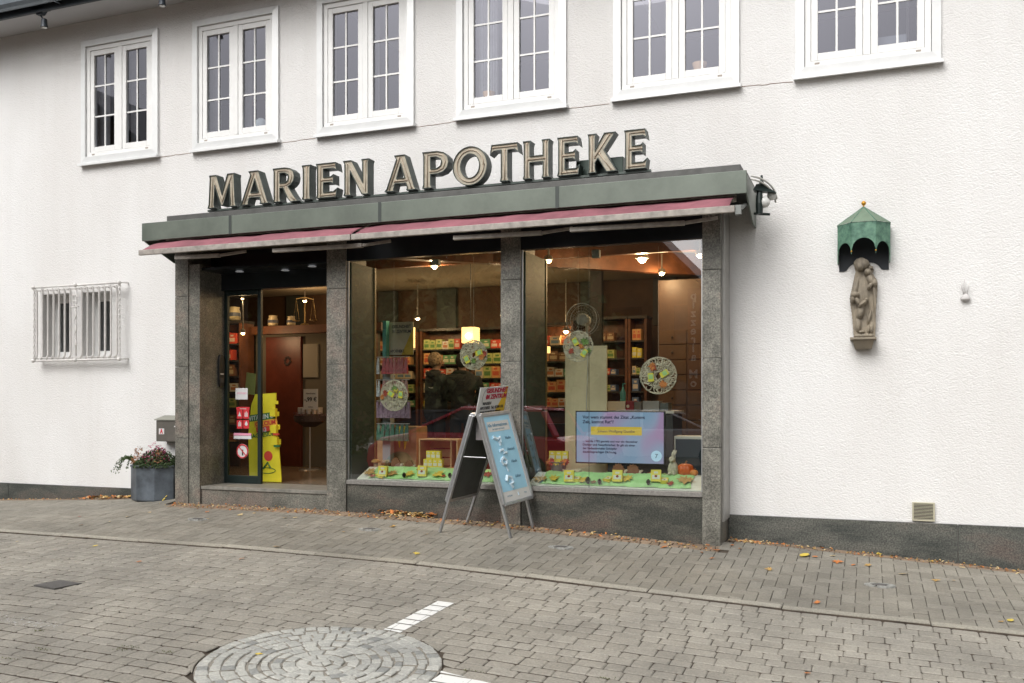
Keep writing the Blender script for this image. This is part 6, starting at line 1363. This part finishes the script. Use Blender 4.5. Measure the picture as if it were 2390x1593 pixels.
ru = (B_-A_).normalized(); uu = (A_-D_).normalized(); uu = (uu-ru*uu.dot(ru)).normalized()
def ptext(w_, u, v, size, m, bold=.001, al='CENTER'): text(po, 'poster_text', w_, size, m, pq(u, v)+nR*.0034, right=ru, up=uu, bold=bold, align=al, thick=.0004)
ptext('Alle Informationen', .46, .145, .045, PI); ptext('zum Impfen und Testen', .46, .18, .022, PI, 0)
for v, w_ in ((.30,'Maske'),(.43,'Abstand'),(.57,'Hände'),(.74,'Lüften')): ptext(w_, .70, v, .038, PI)
def blob(u, v, pts, r_): s = MB(); s.tube([pq(u+a, v+b)+nR*.003 for a, b in pts], r_, 5); s.build('drawing', PB2, po)
blob(.32,.29,[(-.12,-.03),(0,0),(.1,-.02),(.08,.04)],.018); blob(.36,.31,[(.0,0),(.02,.05)],.014); blob(.42,.42,[(-.12,0),(0,-.01),(.0,.03),(.1,.03)],.016); blob(.36,.55,[(-.1,-.02),(0,-.05),(.08,-.01),(.03,.03),(-.06,.02),(-.1,-.02)],.017); blob(.38,.6,[(0,0),(.04,.06)],.008); blob(.36,.76,[(-.1,0),(-.04,-.05),(.08,-.03),(.1,.03),(0,.04),(.06,.08)],.02)
ptext('APOTHEKE', .25, .93, .018, PI, 0); ptext('Pflege', .8, .93, .018, PI, 0); blob(.55,.92,[(0,-.015),(.01,.02)],.007)
for t_ in (.34,):
    s = MB(); s.bar(lerp(r0, l0, t_)+Vector((.01,-.01,0)), lerp(r0, f0, t_)+Vector((-.01,-.01,0)), .022, .008); s.build('spreader', ALU, ab, bevel=.002)
    s = MB(); s.bar(lerp(r1, l1, t_), lerp(r1, f1, t_), .022, .008); s.build('spreader', ALU, ab, bevel=.002)
s = MB(); s.tube([r0+nL*.03, r1+nL*.03], .017, 10); s.tube([r0+nR*.03, r1+nR*.03], .017, 10); s.build('hinge', ALU, ab)
s = MB(); h_ = lerp(r0, f0, .05)+Vector((-.03,.1,0)); s.box(h_.x-.03,h_.x+.04,h_.y,h_.y+.004,h_.z-.17,h_.z); s.build('brace_plate', ALU, ab)
# card standing in the hinge gap
up_ = Vector((.045,.02,.27)); q0 = lerp(r0, r1, .0)+Vector((0,0,.01)); q1 = lerp(r0, r1, .98)+Vector((0,0,.01))
tc_ = thing('topper_card', 'white and yellow card reading GESUNDHEIT IM ZENTRUM stuck on top of the A-board', 'sign', (q0+q1)/2); rr = (q1-q0).normalized(); nn = rr.cross(up_).normalized()
WD = (q1-q0).length; HT = up_.length; uv = up_.normalized()
cq = lambda u, v, l=0: q0+rr*WD*u+up_*v+nn*l
s = MB(); s.hexa([cq(0,0),cq(1,0),cq(1,0,-.005),cq(0,0,-.005),cq(0,1),cq(1,1),cq(1,1,-.005),cq(0,1,-.005)]); s.build('card', PW, tc_)
s = MB(); s.add([cq(.60,0,.001),cq(.97,0,.001),cq(.97,.98,.001),cq(.90,.98,.001),cq(.80,.55,.001)], [(0,1,2,3,4)]); s.build('yellow_field', mat('warm yellow print', (.78,.50,.03), .5), tc_)
CR = mat('crimson print', (.42,.015,.05), .5)
def ctext(w_, u, v, size, m, bold=.002, sx=.85, al='RIGHT'): text(tc_, 'card_text', w_, size, m, cq(u,v,.0022), right=rr, up=uv, bold=bold, sx=sx, align=al, thick=.0005)
ctext('GESUNDHEIT', .97, .79, .060, CR, .0032, 1.02); ctext('IM ZENTRUM', .97, .57, .060, CR, .0032, 1.02); ctext('MARIEN', .17, .36, .042, BLACK, .001, .95, 'LEFT'); ctext('APOTHEKE  Tel.: 02384 176', .10, .20, .040, BLACK, .0012, .84, 'LEFT')
ctext('Internet: www.apotheke-im-zentrum.de', .12, .09, .022, BLACK, .001, 1.0, 'LEFT'); ctext('email: info@apotheke-im-zentrum.de', .16, .015, .022, BLACK, .001, 1.0, 'LEFT')
s = MB(); s.prism([(0,0)]*0 or [(.028*math.cos(k*.393),.020*math.sin(k*.393)) for k in range(16)], -.0005, .0005)
s.v = [cq(.285,.64,.002)+rr*v.x+uv*v.z+nn*v.y for v in s.v]; s.build('emblem', CR, tc_)
s = MB(); s.tube([cq(.36+.24*math.cos(k*.2+1.6)*1.0, .60+.42*math.sin(k*.2+1.6), .002) for k in range(11)], .0015, 4); s.build('emblem_line', BLACK, tc_)
# ================================================================ LEAVES ON THE GROUND
def gleaf(dx, dy, sz, col, lab, grp):
    p = gp(dx, dy); shp = random.choice((MAPLE, [(0,-.5),(.2,-.3),(.28,0),(.2,.3),(0,.5),(-.2,.3),(-.28,0),(-.2,-.3)]))
    maple(p+Vector((0,0,.008)), sz, (1,0,random.uniform(-.1,.25)), (0,1,random.uniform(-.1,.2)), LEAFC[col], lab, grp, nm='fallen_leaf', shape=shp)
GL = 'fallen leaves on the paving'
LV = [(182,1188,.06,'red'),(186,1207,.05,'orange'),(102,1225,.05,'pale'),(140,1229,.05,'pale'),(199,1236,.05,'pale'),(40,1245,.04,'pale'),(219,1255,.06,'yellow'),(343,1178,.05,'pale'),(252,1199,.04,'pale'),(293,1188,.05,'pale'),(371,1254,.03,'pale'),(476,1177,.06,'orange'),(477,1193,.04,'pale'),(551,1184,.08,'pale'),(584,1180,.05,'pale'),(655,1191,.05,'tan'),(678,1190,.06,'pale'),(660,1208,.03,'pale'),(760,1198,.05,'pale'),(789,1223,.06,'tan'),(636,1257,.08,'tan'),(620,1262,.05,'pale'),(555,1285,.06,'orange'),(957,1273,.07,'yellow'),(325,1313,.0001,'tan'),(903,1210,.08,'tan'),(1130,1207,.05,'yellow'),(978,1229,.06,'tan'),(960,1190,.05,'orange'),(1236,1217,.05,'tan'),(1303,1220,.10,'yellow'),(1456,1242,.06,'tan'),(1525,1258,.08,'orange'),(1634,1284,.06,'orange'),(1645,1265,.08,'orange'),(1612,1270,.05,'orange'),(1682,1254,.05,'orange'),(1848,1277,.15,'yellow'),(1872,1280,.06,'orange'),(1767,1310,.08,'tan'),(1913,1278,.06,'pale'),(1924,1292,.10,'orange'),(1960,1299,.05,'orange'),(2018,1274,.06,'yellow'),(2075,1320,.09,'pale'),(2138,1291,.06,'yellow'),(2150,1335,.07,'tan'),(2190,1335,.04,'tan'),(2210,1305,.05,'pale'),(1877,1386,.07,'orange'),(2321,1427,.08,'yellow'),(2300,1430,.05,'tan'),(130,1235,.04,'pale'),(320,1292,.06,'orange'),(595,1505,.05,'yellow'),(1995,1300,.08,'tan'),(1855,1550,.05,'orange'),(1470,1225,.05,'tan'),(1700,1262,.05,'orange')]
LN = {'red':'dark red','orange':'orange','pale':'pale straw coloured','yellow':'yellow','tan':'tan'}
zc_n = {}
for dx, dy, sz, col in sorted(LV):
    if sz < .01: continue
    zone = 'far left of the doorway' if dx < 400 else 'below the shop door' if dx < 800 else 'around the A-board' if dx < 1320 else 'before the right pillar' if dx < 1700 else 'along the right wall'
    zc_n[zone] = zc_n.get(zone, 0)+1; gleaf(dx, dy, sz, col, f'{LN[col]} leaf, {ordn(zc_n[zone]-1)} from the left on the paving {zone}', GL)
maple(gp(378,1148)+Vector((0,-.02,.03)), .1, (1,0,.1), (0,.5,.8), LEAFC['yellow'], 'bright yellow green leaf leaning against the planter foot', GL, nm='fallen_leaf')
def pile(pts, n, spread, lab, h_=.04, szr=(.03,.075)):
    for ci, cols in enumerate((('orange','tan'),)):
        s = MB(); 
        for _ in range(n):
            q = random.choice(pts); p = Vector((q[0]+random.gauss(0,spread[0]), q[1]+random.gauss(0,spread[1]), 0)); p.z = gz(p.x, p.y)+random.uniform(.004,h_); sz = random.uniform(*szr)
            s.cur = random.randrange(4); k = 6; a = random.random()*6.28; tl = Vector((random.gauss(0,.4),random.gauss(0,.4),1)).normalized(); u = tl.cross(Vector((math.cos(a),math.sin(a),0))).normalized(); v = tl.cross(u)
            s.add([p+tl*.008]+[p+(u*math.cos(i*1.047)+v*math.sin(i*1.047)*.7)*sz*random.uniform(.35,.6) for i in range(6)], [(0,1+i,1+(i+1)%6) for i in range(6)])
        tag(s.build('leaf_litter', [LEAFC['tan'],LEAFC['orange'],LEAFC['pale'],LEAFC['brown']]), lab, 'leaf litter', kind='stuff')
pc2 = gp(255,1146); pile([(pc2.x-.35+.1*k, -.12) for k in range(7)], 90, (.08,.05), 'loose pile of tan leaves left of the planter')
pc3 = gp(935,1183); pile([(pc3.x-.2+.07*k, pc3.y) for k in range(7)], 110, (.07,.035), 'pile of orange leaves at the foot of the shopfront left of the A-board')
pile([(x*.1, -.62+.0*x) for x in range(-76,-13)], 420, (.05,.06), 'thin strip of crumbled leaves along the shopfront base', .010, (.012,.038))
pile([(x*.1, -.13) for x in range(-12,20)]+[(-1.1,-.2),(-1.0,-.18)]*4, 230, (.05,.06), 'thin strip of crumbled leaves along the right wall base', .010, (.012,.04))
pile([(x*.1, -.12) for x in range(-120,-90)], 90, (.05,.05), 'sparse crumbled leaves along the left wall base', .01, (.012,.035))
# metal drain strip beside the shopfront
s = MB(); s.box(-4.55,-3.95,-.68,-.54,gz(-4.3,-.6)-.02,gz(-4.3,-.6)+.012)
# moss in road joints
MOSS = mat('moss', (.09,.10,.03), 1, var=.4, vscale=60); s = MB()
for dx, dy in ((95,1492),(283,1492),(378,1498),(20,1515),(300,1487),(1080,1540),(1395,1560),(90,1450)):
    c_ = gp(dx, dy)
    for _ in range(22): leafquad(s, c_+Vector((random.gauss(0,.03),random.gauss(0,.012),random.uniform(.001,.008))), 0, .012)
tag(s.build('moss', MOSS), 'small tufts of moss in the road joints', 'moss', kind='stuff')

# ================================================================ ACROSS THE STREET (seen in the glass)
HW = mat('brown clad house wall', (.16,.10,.06), .8, var=.2, vscale=2); RT = mat('dark roof tiles', (.035,.035,.04), .7, var=.25, vscale=3); HWL = mat('pale house wall', (.5,.47,.42), .85)
WG = mat('dark window glass', (.03,.035,.04), .1)
def house(x0, x1, y0, y1, ze, zr, m, lab, gable='x'):
    t = thing('house', lab, 'house', ((x0+x1)/2,(y0+y1)/2,-.3), 'houses across the street'); s = MB(); xm = (x0+x1)/2; ym = (y0+y1)/2
    if gable == 'x':   # ridge along y, gable faces the street
        s.prism([(x0,-.5),(x1,-.5),(x1,ze),(xm,zr),(x0,ze)], y0, y1); s.build('wall', m, t)
        s = MB(); th = .2
        for sg, xe in ((-1,x0),(1,x1)): s.hexa([(xe+sg*.5,y0-.4,ze-.45),(xm,y0-.4,zr+.02),(xm,y1+.4,zr+.02),(xe+sg*.5,y1+.4,ze-.45),(xe+sg*.5,y0-.4,ze-.25),(xm,y0-.4,zr+.25),(xm,y1+.4,zr+.25),(xe+sg*.5,y1+.4,ze-.25)])
        s.build('roof', RT, t)
    else:
        s.box(x0,x1,y0,y1,-.5,ze); s.build('wall', m, t); s = MB()
        for sg, ye in ((-1,y0),(1,y1)): s.hexa([(x0-.4,ye+sg*.5,ze-.2),(x1+.4,ye+sg*.5,ze-.2),(x1+.4,ym,zr),(x0-.4,ym,zr),(x0-.4,ye+sg*.5,ze),(x1+.4,ye+sg*.5,ze),(x1+.4,ym,zr+.2),(x0-.4,ym,zr+.2)])
        s.build('roof', RT, t)
    nx_ = max(2, int((x1-x0)/2.2))
    for fl in range(int((ze-.5)//2.7)+1):
        for i in range(nx_):
            x = x0+(x1-x0)*(i+.5)/nx_; z = 1.0+fl*2.7; s = MB(); s.box(x-.55,x+.55,y1+.001,y1+.05,z-.05,z+1.35); w_ = s.build('window', RT, t); s = MB(); s.box(x-.48,x+.48,y1+.051,y1+.06,z+.02,z+1.28); s.build('pane', WG, w_)
    return t
# positions: mirror image of what shows in the panes
house(-14.1,-4.9,-34,-25,4.95,9.7,HW,'brown gabled house across the street','x')
house(-4.2,4.5,-36,-26,5.2,8.4,HW,'second brown house right of the gabled house','x')
house(-37.5,-24,-34,-20,9.5,14.6,HW,'tall brown house with a dark roof far to the left','x')
hx_ = -5.82; sgn_ = thing('pizzeria_sign', 'tall dark red sign with stacked white letters on the brown house', 'sign', (hx_,-24.4,2.8)); s = MB(); s.box(hx_-.2,hx_+.22,-24.6,-24.5,1.9,5.6); s.build('sign_board', mat('maroon sign board', (.09,.02,.02), .5), sgn_)
s = MB(); s.box(hx_-.05,hx_+.05,-25,-24.6,5.0,5.1); s.box(hx_-.05,hx_+.05,-25,-24.6,2.2,2.3); s.build('bracket', BLACK, sgn_)
for k, ch in enumerate('pizzeria Mo'): text(sgn_, 'sign_letter', ch, .42, WPAP, (hx_,-24.498,5.2-k*.31), right=(-1,0,0), bold=.01)
t = thing('tv_antenna', 'old television aerial on the brown house roof', 'antenna', (-5.3,-29,5.6)); s = MB(); s.tube([(-5.3,-29,5.4),(-5.3,-29,8.6)], .03, 6); s.tube([(-6.0,-29,8.3),(-4.6,-29,8.3)], .02, 5); s.tube([(-6,-29,7.8),(-4.7,-29,7.8)], .02, 5)
for k in range(6): s.tube([(-6+.26*k,-29.25,8.3),(-6+.26*k,-28.75,8.3)], .012, 4)
s.build('mast', ALU, t)
BARK = mat('bark', (.06,.045,.035), .9); LG = [mat('deep green foliage', (.075,.105,.04), .8, var=.6, vscale=1.5), mat('olive foliage', (.13,.14,.05), .8, var=.5, vscale=1.5)]
def tree(x, y, h_, r_, lab, m, n=3500, conifer=False):
    t = thing('tree', lab, 'tree', (x,y,-.2), 'trees across the street'); s = MB(); s.tube([(x,y,-.2),(x+.1,y,h_*.4),(x,y+.1,h_*.9)], [.28,.2,.05], 8)
    for k in range(7): u = k*.9; z = h_*(.3+.07*k); s.tube([(x,y,z),(x+r_*.6*math.cos(u),y+r_*.6*math.sin(u),z+h_*.12)], [.1,.02], 5)
    s.build('trunk', BARK, t); s = MB(); cl = []
    for _ in range(34):
        f = random.uniform(.18,1); u = random.random()*6.28; rad = (r_*(1.05-f) if conifer else r_*math.sin(math.pi*min(1,(f*.85+.12)))**.7)*random.uniform(.3,1); cl.append((x+rad*math.cos(u), y+rad*math.sin(u), h_*f, random.uniform(.5,1.0)*r_*.33))
    for _ in range(n): cx_, cy_, cz_, cr = random.choice(cl); leafquad(s, Vector((cx_+random.gauss(0,cr*.6),cy_+random.gauss(0,cr*.6),cz_+random.gauss(0,cr*.5))), 0, .34, .7)
    s.build('crown', m, t)
tree(-8.9,-20.5,8.6,1.5,'dark conifer in front of the brown gabled house',LG[0],4200,True); tree(-11.2,-20.5,9.5,2.3,'dense dark green tree in front of the gabled house',LG[0],6500); tree(-12.7,-22.5,11,2.6,'tallest dark conifer behind the dense trees',LG[0],6500); tree(-16,-23,11,2.8,'tall dark green tree behind the hedge',LG[0],6500); tree(-14.3,-20,9.5,2.7,'dense dark green tree behind the parked cars',LG[0],7500); tree(-17.5,-20.5,10,2.9,'tall dense green tree left of the parked cars',LG[0],7500); tree(-21.5,-20,9,3.0,'olive green tree at the far left across the street',LG[1],6000); tree(-12.8,-18.0,5.2,1.9,'small olive tree behind the dark grey car',LG[1],3000)
s = MB()
for _ in range(5200): leafquad(s, Vector((random.uniform(-26,-9.5), -17.6+random.gauss(0,.45), random.uniform(-.1,2.3))), 0, .2, .7)
tag(s.build('hedge', LG[0]), 'long dark clipped hedge across the street', 'hedge')
# parked cars
TYRE = mat('tyre rubber', (.015,.015,.015), .85); RIM = mat('alloy rim', (.4,.4,.42), .3, .8); CGL = mat('car glass', (.02,.03,.035), .06); LGT = mat('headlight glass', (.6,.6,.6), .1); TLG = mat('tail light', (.4,.02,.02), .2)
def car(x, y, rz, col, lab):
    z = gz(x, y); t = thing('parked_car', lab, 'car', (x,y,z), 'cars parked behind the camera'); t.rotation_euler[2] = rz
    def add(s, nm, m, par=t, **k): 
        o = s.build(nm, m, origin=(0,0,0), **k); o.parent = par; return o
    P = mat('car paint '+lab.split()[0], col, .25, .1); P.node_tree.nodes['Principled BSDF'].inputs['Coat Weight'].default_value = .6
    prof = [(-2.05,.35),(-2.08,.62),(-2.0,.88),(-1.75,.95),(-.6,1.0),(1.0,1.02),(1.75,.90),(2.02,.72),(2.06,.45),(2.0,.3),(1.75,.28),(-1.8,.28)]
    s = MB(); n = len(prof); W2 = .86; rows = [(-W2,.97),(-W2*.93,1),(W2*.93,1),(W2,.97)]
    vs = [(px_*(1 if abs(yy) < W2 else .985), yy, .28+(pz_-.28)*(1 if abs(yy) < W2 else .96)) for yy, _ in rows for px_, pz_ in prof]
    s.add(vs, [tuple(range(n-1,-1,-1)), tuple(range(3*n,4*n))]+[(r_*n+i, r_*n+(i+1)%n, (r_+1)*n+(i+1)%n, (r_+1)*n+i) for r_ in range(3) for i in range(n)]); body = add(s, 'body', P, smooth=False, bevel=.03)
    g_ = [(-1.75,.96),(-1.55,1.38),(-1.1,1.47),(.1,1.46),(.55,1.30),(1.15,1.0)]; s = MB(); n = len(g_)
    vs = [(a, yy*(1 if b < 1.1 else .82), b) for yy in (-.80,.80) for a, b in g_]; s.add(vs, [tuple(range(n-1,-1,-1)), tuple(range(n,2*n))]+[(i,(i+1)%n,n+(i+1)%n,n+i) for i in range(n)]); add(s, 'greenhouse', CGL)
    s = MB(); s.hexa([(-1.5,-.66,1.44),(.12,-.66,1.44),(.12,.66,1.44),(-1.5,.66,1.40),(-1.1,-.62,1.50),(.1,-.62,1.50),(.1,.62,1.50),(-1.1,.62,1.50)])
    for yy in (-1,1):
        s.bar((.1,yy*.665,1.46),(1.15,yy*.80,1.0),.06,.05); s.bar((-.55,yy*.66,1.47),(-.5,yy*.81,1.0),.08,.04); s.bar((-1.5,yy*.66,1.40),(-1.78,yy*.80,.96),.12,.06); s.bar((-1.45,yy*.665,1.42),(.15,yy*.665,1.46),.05,.05)
    add(s, 'roof', P, bevel=.01)
    for wx in (-1.3,1.3):
        for wy in (-.83,.83):
            s = MB(); s.lathe([(.18,-.09),(.31,-.1),(.325,-.05),(.325,.05),(.31,.1),(.18,.09)], (0,0,0), 22); s.xform(Matrix.Translation((wx,wy,.32)) @ Matrix.Rotation(R(90),4,'X')); wh = add(s, 'wheel', TYRE, smooth=True)
            s = MB(); s.lathe([(.02,-.095),(.18,-.085),(.19,.085),(.02,.095)], (0,0,0), 14); s.xform(Matrix.Translation((wx,wy,.32)) @ Matrix.Rotation(R(90),4,'X')); add(s, 'rim', RIM, wh)
    for yy in (-.62,.62):
        s = MB(); s.box(1.93,2.05,yy-.16,yy+.16,.62,.78); add(s, 'headlight', LGT, bevel=.02); s = MB(); s.box(-2.09,-2.0,yy-.13,yy+.13,.68,.9); add(s, 'tail_light', TLG, bevel=.01)
    return t
car(-6.95,-8.0,R(180),(.55,.03,.06),'dark red hatchback parked left of the camera'); car(-5.0,-16.0,R(0),(.42,.43,.45),'silver car parked across the street'); car(-10.6,-15.2,R(0),(.05,.055,.06),'dark grey car parked left of the silver car')
ys_ = thing('yield_sign', 'white and red triangular yield sign on a post across the street', 'sign', (-2.6,-14.5,gz(-2.6,-14.5))); zz = gz(-2.6,-14.5); s = MB(); s.tube([(-2.6,-14.5,zz),(-2.6,-14.5,2.75)], .03, 8); s.build('post', ALU, ys_)
s = MB(); s.prism([(-3.05,2.6),(-2.15,2.6),(-2.6,1.83)], -14.46, -14.45); s.build('sign_plate', REDP, ys_); s = MB(); s.prism([(-2.88,2.50),(-2.32,2.50),(-2.6,2.03)], -14.449, -14.445); s.build('sign_face', WPAP, ys_)
s = MB(); s.box(-3.1,-2.1,-14.46,-14.44,2.7,2.86); sp_ = s.build('street_name_plate', WPAP, ys_)
